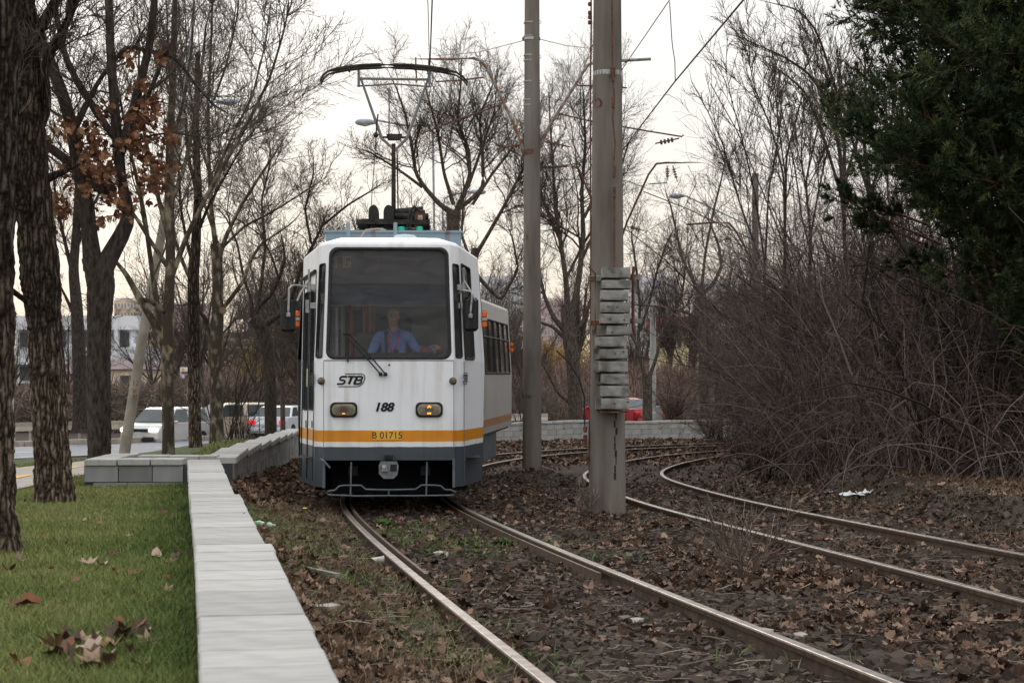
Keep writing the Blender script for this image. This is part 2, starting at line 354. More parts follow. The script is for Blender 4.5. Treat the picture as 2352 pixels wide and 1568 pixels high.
# planter niche beside its far end
for nm, lb, pts, z in (('planter_wall','short wall stub of grey blocks facing the lawn at the end of the long wall', [(-5.02,21.85),(-3.86,21.85)], 1.0),
                       ('planter_wall','rear wall of the small planter recess behind the short wall stub', [(-4.72,23.45),(-3.72,23.45)], 1.03),
                       ('planter_wall','left side wall joining the two planter wall stubs under the trees', [(-4.9,22.06),(-4.93,23.62)], 1.015)):
    wall_run(nm, lb, pts, (lambda z: lambda s, x, y: ZC-z)(z), width=.34, cope=.39, ch=.075)
def zmid(s, x, y):
    k = math.floor((y-23.4)/2.9); yy = 23.4+k*2.9
    return ZC-float(np.interp(yy+.5, [23.4,30,46.7],[1.04,1.14,1.42]))
wall_run('retaining_wall', 'grey block wall stepping down beside the tram behind the leaf heap', [(-3.66,23.3),(-3.95,26.5),(-4.35,32.0),(-4.8,38.0),(-5.5,47.0)], zmid, sides=(-1,), width=.38, cope=.25)
def zfar(s, x, y):
    k = math.floor(s/2.0)
    return ZC-float(np.interp(k*2.0, [0,8,14,30],[1.45,1.62,1.70,1.74]))+.025*((k*7) % 3-1)
wall_run('retaining_wall', 'pale block wall curving round the far side of the tram loop', [(-5.5,47.2),(-5.3,54),(-3.8,60),(-1.3,64.5),(2.5,67.5),(7,69),(12,69.5)], zfar, sides=(-1,), far=True, width=.4, cope=.5)

# ---------------------------------------------------------------- tram tracks
M['rust'] = mat('rusty_steel', (.045,.026,.017), (.11,.06,.035), rough=.8, scale=12, bump=.002)
M['railside'] = mat('rail_side_rust', (.06,.04,.03), (.13,.085,.055), rough=.65, scale=14)
M['railhead'] = mat('polished_rail', (.19,.16,.14), (.34,.31,.285), rough=.42, scale=9, metal=.9)
def sweep(mb, q, z, prof):
    t = np.gradient(q, axis=0); t /= np.linalg.norm(t, axis=1, keepdims=True); nrm = np.stack([t[:, 1], -t[:, 0]], 1); n = len(prof)
    v = np.stack([np.c_[q+nrm*a, z+b_] for a, b_ in prof], 1)
    i, j = np.meshgrid(np.arange(len(q)-1), np.arange(n), indexing='ij'); k = (i*n+j).ravel(); k2 = (i*n+(j+1)%n).ravel()
    mb.add(v.reshape(-1, 3), np.stack([k, k2, k2+n, k+n], 1)); mb.add(v[0], [tuple(range(n))]); mb.add(v[-1], [tuple(range(n-1,-1,-1))])
    return mb
PROF = [(-.012,-.03),(-.03,-.035),(-.036,-.006),(-.03,0),(.03,0),(.036,-.006),(.03,-.035),(.012,-.03),(.012,-.12),(.06,-.14),(.06,-.16),(-.06,-.16),(-.06,-.14),(-.012,-.12)]
HEAD = [(-.031,.0015),(-.026,.004),(.026,.004),(.031,.0015)]
def railz(q): return ZC-hT(q[:, 1])+.10
def rail(tr, q, d):
    o = offset(q, d); zz = ZC-hT(q[:, 1])+.10
    r = sweep(MB(), o, zz, PROF).build('rail', M['railside'], tr); sweep(MB(), o, zz, HEAD).build('running_surface', M['railhead'], r)
    return r
def part_path(q, y0, y1): return q[(q[:, 1] >= y0) & (q[:, 1] <= y1)]
for q, lb, chk in ((P1, 'tram track in use running from under the tram to the foreground', True), (P2, 'second empty tram track curving away to the right of the concrete pole', False)):
    tr = thing('tram_track', lb, 'track', (q[0][0], q[0][1], 0)); tr['kind'] = 'structure'; del tr['category']
    rail(tr, q, -.7525); rail(tr, q, .7525)
    if chk:
        c = part_path(q, 13.4, 30); sweep(MB(), offset(c, -.655), railz(c)+.004, [(-.013,-.12),(-.013,0),(.013,0),(.013,-.12)]).build('check_rail', M['railside'], tr)
        c = part_path(q, 13.6, 30); sweep(MB(), offset(c, .655), railz(c)-.012, [(-.013,-.12),(-.013,0),(.013,0),(.013,-.12)]).build('check_rail', M['railside'], tr)
    for yb in ((13.3, 17.2, 21.3) if chk else (12.9, 16.4, 20.6, 25)):
        k = np.argmin(abs(q[:, 1]-yb)); a_, b_ = offset(q, -.72)[k], offset(q, .72)[k]; z = float(ZC-hT(yb)+.03)
        MB().tube([(a_[0], a_[1], z), (b_[0], b_[1], z-.02)], .009, 4).build('tie_bar', M['rust'], tr)
    for sd_ in (-1, 1):        # rail clips and bolts along each rail
        for yb in np.arange(6, 26, .75):
            k = np.argmin(abs(q[:, 1]-yb)); a_ = offset(q, sd_*.7525+.075)[k]; z = float(ZC-hT(yb)-.035)
            if chk and yb > 20: continue
            MB().bev((a_[0], a_[1], z), (.07,.10,.03), .008).lathe((a_[0]+.01, a_[1], z+.015), [(.022,0),(.022,.02),(.012,.022),(.012,.04)], 6).build('rail_clip', M['rust'], tr)
# ---------------------------------------------------------------- bare trees
def spl(p, n):
    p = np.asarray(p, float); d = np.r_[0, np.cumsum(np.linalg.norm(np.diff(p[:, :3], axis=0), axis=1))]; s = np.linspace(0, d[-1], n)
    q = np.stack([np.interp(s, d, p[:, k]) for k in range(p.shape[1])], 1)
    for _ in range(max(1, n//len(p)//2)): q[1:-1] = q[1:-1]*.5+(q[:-2]+q[2:])*.25
    return q
def grow(rng, P, R, n, t=(.3,1), ang=(25,55), lf=.5, lr=(.6,1.2), K=5, up=.1, wob=.15, rf=.6, rmin=.003, tip=.22, lmin=.1, lmax=9):
    Ln = np.linalg.norm(np.diff(P, axis=1), axis=2).sum(1); pr = Ln/Ln.sum(); idx = rng.choice(len(P), n, p=pr)
    tt = rng.uniform(t[0], t[1], n); k = P.shape[1]-1; f = tt*k; i0 = np.minimum(f.astype(int), k-1); w = (f-i0)[:, None]
    A = P[idx, i0]; B = P[idx, i0+1]; pos = A+(B-A)*w; tan = (B-A)/(np.linalg.norm(B-A, axis=1, keepdims=True)+1e-9)
    rr = R[idx, i0]*(1-w[:, 0])+R[idx, i0+1]*w[:, 0]
    q = rng.normal(size=(n, 3)); q -= tan*(q*tan).sum(1, keepdims=True); q /= np.linalg.norm(q, axis=1, keepdims=True)+1e-9
    an = np.radians(rng.uniform(ang[0], ang[1], n))[:, None]; dr = tan*np.cos(an)+q*np.sin(an)
    ln = np.clip(Ln[idx]*lf*rng.uniform(lr[0], lr[1], n)*(1.15-.6*tt), lmin, lmax)
    out = [pos]; p = pos
    for _ in range(K-1):
        dr = dr+rng.normal(size=(n, 3))*wob; dr[:, 2] += up; dr /= np.linalg.norm(dr, axis=1, keepdims=True)
        p = p+dr*(ln/(K-1))[:, None]; out.append(p)
    r0 = np.maximum(np.minimum(rr*rf, ln*.011+.002)*rng.uniform(.7, 1.1, n), rmin)
    return np.stack(out, 1), np.maximum(r0[:, None]*np.linspace(1, tip, K)[None], rmin*.6)
def resample(p, r, K):
    q = spl(np.c_[p, r], K); return q[None, :, :3], q[None, :, 3]
def build_crown(rng, P, R, levels, sides=3):
    mb = MB(); last = (P, R); alls = []
    for lv in levels:
        P_, R_2 = grow(rng, *last, **lv); v, f = tubes(P_, R_2, sides); mb.add(v, f, np.repeat(rng.uniform(0, 1, len(P_)), P_.shape[1]*sides)); last = (P_, R_2); alls.append((P_, R_2))
    return mb, alls
def trunk_mesh(mb, pts, rad, n=24, K=80, ridge=.0, rng=None, ridges=9):
    q = spl(np.c_[np.asarray(pts, float), np.asarray(rad, float)], K); v, f = tubes(q[None, :, :3], q[None, :, 3], n)
    if ridge:
        v = v.reshape(K, n, 3); c = q[:, None, :3]; a = np.arange(n)*2*math.pi/n; s = np.linspace(0, 1, K)[:, None]*K*.12
        h = np.abs(np.sin(a[None]*ridges/2+1.2*np.sin(s*1.3)+.9*np.sin(s*3.1+a[None]*2)))**.7-.6+.35*np.sin(s*5+a[None]*3)+rng.normal(0, .25, (K, n))
        v = c+(v-c)*(1+ridge*h[..., None]/np.maximum(q[:, None, 3:4], .02)); v = v.reshape(-1, 3)
    mb.add(v, f); return q
bark = lambda nm, a, b_, st=(6,6,1), bp=.02, s=5: mat(nm, a, b_, rough=.95, scale=s, stretch=st, bump=bp, bscale=s*1.6, bstretch=st, lo=.38, hi=.62)
def furrowed(nm):
    m = bpy.data.materials.new(nm); m.use_nodes = True; t = m.node_tree; b = t.nodes['Principled BSDF']; b.inputs['Roughness'].default_value = .95; b.inputs['Specular IOR Level'].default_value = .15
    co = t.nodes.new('ShaderNodeTexCoord'); g = t.nodes.new('ShaderNodeNewGeometry')
    n1 = t.nodes.new('ShaderNodeTexNoise'); n1.inputs['Scale'].default_value = 3; n1.inputs['Detail'].default_value = 3; t.links.new(co.outputs['Object'], n1.inputs[0])
    va = t.nodes.new('ShaderNodeVectorMath'); va.operation = 'MULTIPLY_ADD'; va.inputs[1].default_value = (.10,.10,.22); t.links.new(n1.outputs['Color'], va.inputs[0]); t.links.new(co.outputs['Object'], va.inputs[2])
    mp = t.nodes.new('ShaderNodeMapping'); mp.inputs['Scale'].default_value = (24,24,3.6); t.links.new(va.outputs[0], mp.inputs[0])
    vo = t.nodes.new('ShaderNodeTexVoronoi'); vo.feature = 'DISTANCE_TO_EDGE'; vo.inputs['Scale'].default_value = 1; t.links.new(mp.outputs[0], vo.inputs[0])
    n2 = t.nodes.new('ShaderNodeTexNoise'); n2.inputs['Scale'].default_value = 26; n2.inputs['Detail'].default_value = 5; t.links.new(co.outputs['Object'], n2.inputs[0])
    ad = t.nodes.new('ShaderNodeMath'); ad.operation = 'MULTIPLY_ADD'; ad.inputs[1].default_value = .35; t.links.new(n2.outputs[0], ad.inputs[0]); t.links.new(vo.outputs[0], ad.inputs[2])
    rp = t.nodes.new('ShaderNodeValToRGB'); e = rp.color_ramp.elements; e[0].position = .16; e[0].color = (.010,.007,.005,1); e[1].position = .62; e[1].color = (.27,.22,.17,1); q = e.new(.32); q.color = (.080,.057,.040,1); t.links.new(ad.outputs[0], rp.inputs[0])
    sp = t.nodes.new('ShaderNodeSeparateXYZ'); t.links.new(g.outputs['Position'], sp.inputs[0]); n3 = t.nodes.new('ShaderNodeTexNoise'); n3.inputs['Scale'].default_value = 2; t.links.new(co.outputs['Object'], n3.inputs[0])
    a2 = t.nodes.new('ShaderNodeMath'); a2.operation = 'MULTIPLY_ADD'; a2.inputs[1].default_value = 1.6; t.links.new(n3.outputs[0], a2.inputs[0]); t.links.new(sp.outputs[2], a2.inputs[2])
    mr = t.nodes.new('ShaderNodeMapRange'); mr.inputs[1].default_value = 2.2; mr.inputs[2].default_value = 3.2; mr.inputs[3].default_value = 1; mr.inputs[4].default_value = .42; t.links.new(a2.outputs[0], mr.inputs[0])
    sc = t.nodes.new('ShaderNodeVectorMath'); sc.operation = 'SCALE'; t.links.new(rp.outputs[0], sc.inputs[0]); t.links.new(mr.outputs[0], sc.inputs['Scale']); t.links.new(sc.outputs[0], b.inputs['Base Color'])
    bp = t.nodes.new('ShaderNodeBump'); bp.inputs['Distance'].default_value = .05; t.links.new(ad.outputs[0], bp.inputs['Height']); t.links.new(bp.outputs[0], b.inputs['Normal'])
    return m
M['barkA'] = furrowed('furrowed_bark')
M['barkmid'] = bark('brown_bark', (.04,.031,.024), (.125,.10,.08), (5,5,1.4), .015, 5)
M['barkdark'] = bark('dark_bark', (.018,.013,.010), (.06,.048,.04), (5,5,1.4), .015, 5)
M['plane'] = mat('plane_bark', (.045,.036,.024), (.24,.20,.14), rough=.9, scale=7, stretch=(1,1,.5), bump=.004, lo=.5, hi=.68)
M['twig'] = mat('twig', (.030,.022,.017), (.105,.08,.062), rough=.9, tint=True)
M['twigp'] = mat('plane_twig', (.045,.035,.025), (.13,.105,.075), rough=.9, tint=True)
M['twigfar'] = mat('far_twig', (.05,.038,.032), (.11,.085,.07), rough=.9, tint=True)
M['cut'] = mat('pruning_scar', (.25,.17,.10), (.12,.08,.05), scale=10)
def PY(pts, Y):   # outline of a limb: (px, py[, extra depth]) -> world
    return [at(p[0], p[1], Y+(p[2] if len(p) > 2 else 0)) for p in pts]
LV = lambda n1, n2, n3, l1=.5, up=.1: [dict(n=n1, t=(.25,1), ang=(25,60), lf=l1*.92, K=8, up=up, wob=.2, rf=.5, rmin=.010),
    dict(n=n2, t=(.15,1), ang=(25,60), lf=.5, K=5, up=up*.8, wob=.2, rf=.55, rmin=.006), dict(n=n3, t=(.1,1), ang=(25,65), lf=.5, K=4, up=up*.5, wob=.22, rf=.6, rmin=.0038, lmin=.15)]
TW = 1.9; LS_ = .62
def tree(label, Y, trunk, limbs, levels, bm, tm, seed, group=None, name='bare_tree', ridge=0, n=14, K=40, scars=(), balls=0, sink=.15, ridges=9):
    """trunk/limbs: lists of (px, py, half width px[, depth offset])"""
    rng = np.random.default_rng(seed); s = FPX/Y
    b0 = at(trunk[0][0], trunk[0][1], Y); root = thing(name, label, 'tree', tuple(b0), group=group)
    mb = MB(); lines = []
    for i, L_ in enumerate([trunk]+limbs):
        pts = [at(p[0], p[1], Y+(p[3] if len(p) > 3 else 0)) for p in L_]; rad = [p[2]/s*(LS_ if i and Y > 40 else 1) for p in L_]
        if i > 0:
            dv = pts[-1]-pts[-2]; ln_ = np.linalg.norm(dv); dv = dv/ln_; ln_ = max(.25, min(.8, ln_*.8)); r_e = rad[-1]
            for q_, sc_ in ((.35,.72),(.7,.42),(1.0,.15)):
                dv = dv+rng.normal(0,.16,3)+[0,0,.08]; dv /= np.linalg.norm(dv); pts.append(pts[-1]+dv*ln_*.36); rad.append(r_e*sc_)
        if i == 0: pts = [pts[0]-np.array([0,0,sink])]+pts; rad = [rad[0]*(1.55 if ridge > .012 else 1.2)]+rad
        q = trunk_mesh(mb, pts, rad, n if i == 0 else max(8, n//2), K if i == 0 else 30, ridge if i == 0 else ridge*.4, rng, ridges); lines.append(q)
    tr = mb.build('trunk', bm, root, smooth=True)
    for sx, sy, sr in scars:
        c = at(sx, sy, Y-.0); c[1] -= trunk[1][2]/s*.85; MB().lathe(c, [(sr/s*1.2,.03),(sr/s*1.15,-.01),(sr/s*.85,-.02),(sr/s*.1,-.012)], 12, axis='y').build('pruning_scar', M['cut'], tr)
    src = [resample(q[:, :3], q[:, 3], 10) for q in (lines[1:] if len(lines) > 1 else [lines[0][len(lines[0])//2:]])]
    top = lines[0][int(len(lines[0])*.55):]
    if len(lines) > 1: src.append(resample(top[:, :3], top[:, 3], 10))
    P = np.concatenate([a for a, _ in src]); R = np.concatenate([b_ for _, b_ in src]); levels = [dict(l_, n=int(l_['n']*TW)) for l_ in levels]
    cb, alls = build_crown(rng, P, R, levels); cb.build('crown', tm, root)
    if balls:
        Pl = alls[1][0]; k = rng.choice(len(Pl), balls); sb = MB()
        for i in k:
            e = Pl[i, -1]; c = e-np.array([0,0,.09]); sb.tube([e, c], .002, 3); sb.lathe(c-np.array([0,0,.018]), [(.006,-.016),(.017,-.008),(.017,.008),(.006,.016)], 8)
        sb.build('seed_balls', M['twig'], root, kind='stuff')
    return root, lines, alls
# --- the three big trees on the lawn at the left
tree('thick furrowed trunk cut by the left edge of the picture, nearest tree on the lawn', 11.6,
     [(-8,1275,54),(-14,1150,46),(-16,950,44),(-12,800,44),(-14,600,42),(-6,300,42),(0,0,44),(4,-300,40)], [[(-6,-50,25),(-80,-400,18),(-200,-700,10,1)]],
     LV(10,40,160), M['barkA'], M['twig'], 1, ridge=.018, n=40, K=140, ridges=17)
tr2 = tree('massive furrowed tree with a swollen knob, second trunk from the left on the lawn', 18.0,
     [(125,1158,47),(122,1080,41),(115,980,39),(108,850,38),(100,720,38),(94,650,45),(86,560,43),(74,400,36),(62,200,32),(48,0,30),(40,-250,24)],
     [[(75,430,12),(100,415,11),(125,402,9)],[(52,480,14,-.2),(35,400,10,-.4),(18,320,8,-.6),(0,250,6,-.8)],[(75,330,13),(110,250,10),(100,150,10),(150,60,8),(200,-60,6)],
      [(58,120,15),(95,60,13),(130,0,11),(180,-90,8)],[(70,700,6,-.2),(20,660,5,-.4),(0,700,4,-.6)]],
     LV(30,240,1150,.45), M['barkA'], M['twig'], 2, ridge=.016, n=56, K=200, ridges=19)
tr3 = tree('dark tree with a twisted open fork and clinging russet leaves beside the planter', 25.5,
     [(228,1096,29),(228,1050,26),(228,950,27),(226,850,27),(228,740,27),(232,650,32),(222,590,34)],
     [[(215,620,24),(206,540,18),(200,470,17),(182,400,17),(168,300,15),(142,210,14),(105,120,13),(80,60,12),(60,-40,10)],
      [(236,620,24),(262,570,20),(292,520,18),(299,480,13),(280,430,12),(270,330,13),(262,230,11),(254,120,10),(250,0,9),(246,-120,7)],
      [(268,380,9),(285,330,12),(300,270,10),(322,190,10),(345,100,9),(355,0,8),(360,-100,6)],
      [(262,425,13),(240,440,13),(205,410,12),(150,365,11),(108,335,9),(80,300,6)],
      [(266,320,8),(230,270,9),(178,190,8),(150,130,7),(128,30,6)],
      [(300,270,6),(340,220,5),(378,130,4),(395,95,3)],[(170,300,8),(200,240,6),(230,180,5),(290,105,5),(400,130,4),(470,220,3)],
      [(110,130,6),(150,90,5),(160,0,4)]],
     LV(50,430,2000,.40,.1), M['barkdark'], M['twig'], 3, ridge=.010, n=40, K=120, ridges=15)
# --- leaves: lobed outline, a few curled variants
def leaf_variant(seed, lobes=5):
    r = np.random.default_rng(seed); n = lobes*2+3; deep = (.55,.8,.68,.9,.62,.85,.75)[seed%7]; a = np.linspace(-2.7, 2.7, n); rad = np.where(np.arange(n) % 2 == 0, 1.0, deep)*r.uniform(.85, 1.12, n); rad[0] = rad[-1] = .35
    x = np.sin(a)*rad*.42; y = np.cos(a)*rad*.5; z = r.uniform(.25, .7)*x**2*3+r.uniform(-.3, .5)*y**2*2+r.normal(0, .025, n)
    v = np.r_[[[0, 0, 0]], np.stack([x, y, z], 1), [[.012, -.55, 0], [-.012, -.55, 0]]]
    f = [(0, i, i+1) for i in range(1, n)]+[(0, n+2, n+1)]
    return v, np.array(f)
LEAF = [leaf_variant(i, 5+i % 3) for i in range(7)]
def leaves(mb, rng, pos, size, tilt, zoff=0):
    k = rng.integers(0, len(LEAF), len(pos))
    for i, (tv, tf) in enumerate(LEAF):
        w = k == i; n = w.sum()
        if n: scatter(mb, tv, tf, pos[w]+np.array([0,0,zoff]), rots(rng, n, tilt), size[w], rng.uniform(0, 1, n))
M['leafR'] = mat('russet_leaf', (.08,.030,.014), (.30,.16,.085), rough=.7, tint=True, c3=(.15,.062,.029))
M['leafB'] = mat('brown_leaf', (.030,.017,.010), (.29,.195,.135), rough=.8, tint=True, c3=(.085,.044,.026))
rng = np.random.default_rng(11); pos = []
for (x, y, r, n) in ((150,300,28,26),(215,345,45,120),(330,270,40,110),(352,410,42,140),(312,330,35,80),(325,190,16,24),(130,480,34,60),(28,495,16,24),(60,440,22,24),(235,395,42,100),(392,312,22,46),(352,235,16,20),(190,300,30,30),(270,470,40,60),(300,130,20,16),(365,125,16,14),(240,250,20,16),(180,410,45,70),(95,330,22,20),(225,510,16,16)):
    d = rng.normal(0, .5, (n, 2)); Yk = 25.5+rng.uniform(-.6, .5, n)
    for (a_, c_), yk in zip(d, Yk): pos.append(at(x+a_*r, y+c_*r*1.15, yk))
pos = np.array(pos); lm = MB(); leaves(lm, rng, pos, rng.uniform(.08, .17, len(pos)), 1.3)
lm.build('clinging_leaves', M['leafR'], tr3[0], kind='stuff')
# --- plane trees along the wall and the road
LVP = [dict(n=48, t=(.15,1), ang=(25,60), lf=.5, K=8, up=.11, wob=.17, rf=.5, rmin=.012), dict(n=560, t=(.1,1), ang=(25,60), lf=.42, K=6, up=.10, wob=.2, rf=.5, rmin=.0065, lmin=.3),
       dict(n=2600, t=(.1,1), ang=(25,65), lf=.45, K=4, up=.08, wob=.24, rf=.6, rmin=.0045, lmin=.15)]
tree('plane tree with mottled olive trunk just behind the planter recess', 34.6, [(387,1045,14),(386,950,14),(384,860,14),(384,770,16),(388,700,12),(392,600,11),(388,400,10),(396,200,8),(402,0,6),(406,-150,5)],
     [[(376,790,11),(350,735,9),(318,680,8),(290,630,6),(270,605,4)],[(386,720,8),(345,690,6,-.3),(335,690,5,-.5)],[(384,800,9),(372,760,8,.4),(352,640,6,.5),(330,480,5,.6),(300,350,4,.6),(270,200,3)],
      [(392,640,7),(430,540,6),(480,440,5),(560,300,4),(620,180,3),(650,80,2.5)],[(390,560,6),(360,440,5),(330,300,4),(318,150,3)],[(392,470,6),(425,380,5),(452,250,4),(470,100,3)],
      [(394,330,5),(420,240,4),(440,120,3),(446,0,2)],[(390,620,6),(350,560,5,.3),(300,480,4,.4),(200,400,3,.4)]], LVP, M['plane'], M['twigp'], 4, ridge=0, scars=((388,805,9),), balls=14, group='plane trees in a row')
tree('plane tree forking in two upright limbs, third trunk right of the planter recess', 45.0, [(498,1018,17),(497,930,15),(495,860,15),(494,800,17),(500,730,14),(500,640,12),(497,560,14)],
     [[(492,800,11),(470,745,10),(452,690,9),(440,650,8),(420,600,6),(404,560,5),(396,500,4)],[(497,580,10),(485,480,9),(480,380,7),(478,250,6),(485,100,5),(490,-60,4)],
      [(500,600,11),(520,540,8),(555,470,6),(600,400,5),(640,340,3)],[(503,720,8),(530,685,8),(560,645,7),(575,600,5),(600,560,4),(660,520,3)],[(478,740,8),(440,690,6,-.4),(425,700,5,-.8)],
      [(487,420,6),(530,320,5),(580,220,4),(610,100,3),(620,20,2)],[(482,400,6),(450,300,4),(430,160,3),(425,20,2)],[(484,250,5),(520,150,4),(545,40,3),(550,-40,2)],[(500,560,6),(470,470,5,.5),(440,400,4,.5)],
      [(500,580,6),(560,520,5,.5),(620,490,4),(700,440,3)]], LVP, M['plane'], M['twigp'], 5, scars=((513,714,7),), balls=22, group='plane trees in a row')
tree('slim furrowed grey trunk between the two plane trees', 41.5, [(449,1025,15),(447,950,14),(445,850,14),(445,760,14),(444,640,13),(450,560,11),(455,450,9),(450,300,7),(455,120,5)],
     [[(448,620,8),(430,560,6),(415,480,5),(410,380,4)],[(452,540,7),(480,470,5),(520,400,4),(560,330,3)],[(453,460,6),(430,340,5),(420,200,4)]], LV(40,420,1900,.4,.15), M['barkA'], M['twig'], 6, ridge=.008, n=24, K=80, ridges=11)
tree('leaning dark tree with a bent neck just left of the tram mirror', 53.0, [(622,1000,14),(621,900,14),(618,830,14),(610,780,15),(598,745,16),(582,730,14)],
     [[(583,732,11),(592,705,9),(620,680,8),(640,640,7),(655,600,5),(650,560,4)],[(610,745,12),(650,715,9),(672,680,8),(690,620,7),(720,560,6),(740,520,4)],[(578,728,8),(578,690,6),(560,640,5),(545,560,4),(520,500,3)],
      [(590,715,7),(600,650,6),(610,560,5),(600,460,4),(620,380,3)],[(640,640,5),(625,590,4),(600,540,3),(540,500,2)],[(715,560,5),(700,480,4),(720,400,3)],[(738,520,5),(800,470,4),(850,440,3)]],
     LV(80,800,3400,.5,.1), M['barkdark'], M['twig'], 7, n=18)
tree('dark trunk seen between the second and third big trees, past the guardrail', 72.0, [(185,985,19),(184,900,17),(181,800,16),(176,700,14),(168,620,12),(175,540,10),(180,420,8)],
     [[(172,650,9),(150,560,7),(130,470,5),(120,380,4)],[(178,560,8),(210,480,6),(240,420,4)],[(180,750,8),(155,690,6),(140,660,4)]], LV(60,500,2000,.45,.12), M['barkdark'], M['twig'], 8, n=12)
# --- trees behind the tram and past the far wall
tree('spreading bare tree whose fork rises behind the tram roof', 58.0, [(1046,1000,14),(1044,800,14),(1042,600,14),(1040,510,15),(1042,485,17)],
     [[(1040,490,12),(1010,470,9),(975,430,8),(955,400,7),(945,330,6),(930,260,4),(910,200,3)],[(1046,490,11),(1068,440,9),(1080,400,7),(1076,340,6),(1050,280,5),(1060,180,3)],[(1052,480,10),(1080,460,8),(1110,430,7),(1108,340,6),(1100,270,4),(1130,200,3)],
      [(970,430,6),(930,400,5),(900,380,4),(850,350,3)],[(1042,470,8),(1020,400,6),(1005,300,5),(985,230,3)],[(1085,470,6),(1130,400,5),(1170,350,4)],[(1075,430,6),(1110,330,5),(1135,260,3),(1140,210,2)]],
     LV(110,1100,4600,.5,.10), M['barkmid'], M['twig'], 9, n=16)
tree('tree with one long leaning limb reaching behind the banded concrete pole', 49.0, [(1085,1000,15),(1083,800,14),(1080,640,12),(1092,570,9)],
     [[(1090,590,8),(1120,540,7),(1160,470,6),(1200,390,5),(1230,320,4)],[(1085,620,8),(1120,660,7),(1150,690,6),(1190,620,5),(1180,560,4)],[(1082,600,6),(1060,540,5),(1065,450,4)]],
     LV(50,500,2200,.45,.10), M['barkmid'], M['twig'], 10, n=12)
tree('stout dark tree standing behind the curved far wall between the two concrete poles', 71.0, [(1322,972,17),(1320,900,17),(1316,830,16),(1306,770,16),(1304,700,16)],
     [[(1298,760,12),(1272,730,9),(1250,680,7),(1238,620,5),(1226,560,4),(1210,480,3)],[(1304,720,12),(1300,640,10),(1288,560,8),(1276,480,7),(1270,380,5),(1262,260,3)],[(1310,740,13),(1330,640,11),(1340,540,9),(1336,440,7),(1345,330,5),(1340,220,3)],
      [(1316,770,9),(1340,740,7),(1356,690,5),(1375,600,4)],[(1300,780,8),(1270,750,6),(1240,740,5),(1215,720,4)],[(1313,930,6),(1280,900,6),(1260,860,5),(1243,830,4),(1230,800,2)],
      [(1335,600,6),(1370,520,5),(1410,440,4),(1440,340,3)],[(1342,500,6),(1390,400,5),(1420,280,3),(1430,200,2)],[(1290,560,6),(1250,470,5),(1225,360,3)],[(1300,640,6),(1340,560,5,.5),(1380,500,4)]],
     LV(130,1300,5200,.42,.12), M['barkmid'], M['twig'], 12, n=18)
tree('young forked tree beside the white post behind the far wall', 71.5, [(1487,972,12),(1487,900,11),(1486,862,12)],
     [[(1484,875,9),(1472,830,8),(1466,780,6),(1470,700,5),(1462,620,4),(1450,540,3)],[(1490,870,8),(1508,820,6),(1520,760,5),(1550,720,5),(1570,660,4),(1575,590,3)],[(1468,800,6),(1450,770,5),(1435,740,3)],
      [(1470,760,6),(1490,700,5),(1510,620,4),(1530,560,3)],[(1548,725,4),(1580,700,3),(1600,640,2)]], LV(50,480,2000,.45,.12), M['barkmid'], M['twig'], 13, n=14)
tree('black crooked tree with elbowed limbs left of the thicket', 71.0, [(1622,968,12),(1618,900,12),(1615,830,10),(1612,760,10),(1610,690,10),(1612,665,11)],
     [[(1614,850,8),(1640,830,7),(1680,795,6),(1690,750,5),(1700,690,4),(1720,620,3)],[(1610,760,7),(1640,740,6),(1670,722,5),(1700,700,3)],[(1610,680,8),(1590,640,7),(1570,600,5),(1555,540,4),(1540,470,3)],
      [(1614,675,8),(1640,650,7),(1658,610,6),(1650,560,5),(1630,510,3)],[(1608,730,6),(1570,715,5),(1520,705,4),(1470,700,3)],[(1612,660,6),(1620,580,5),(1640,480,4),(1660,400,3)]],
     LV(50,420,1700,.42,.1), M['barkmid'], M['twig'], 14, n=14)
tree('olive brown tree leaning right just behind the black crooked tree', 75.0, [(1650,966,10),(1650,880,9),(1645,800,9),(1630,730,8),(1625,690,7)],
     [[(1652,860,6),(1670,790,5),(1668,700,4),(1680,620,3)],[(1630,730,5),(1600,660,4),(1580,600,3)],[(1628,720,5),(1660,680,4),(1720,730,4),(1740,745,3)]], LV(34,260,1000,.42,.1), M['barkmid'], M['twigfar'], 15, n=10)
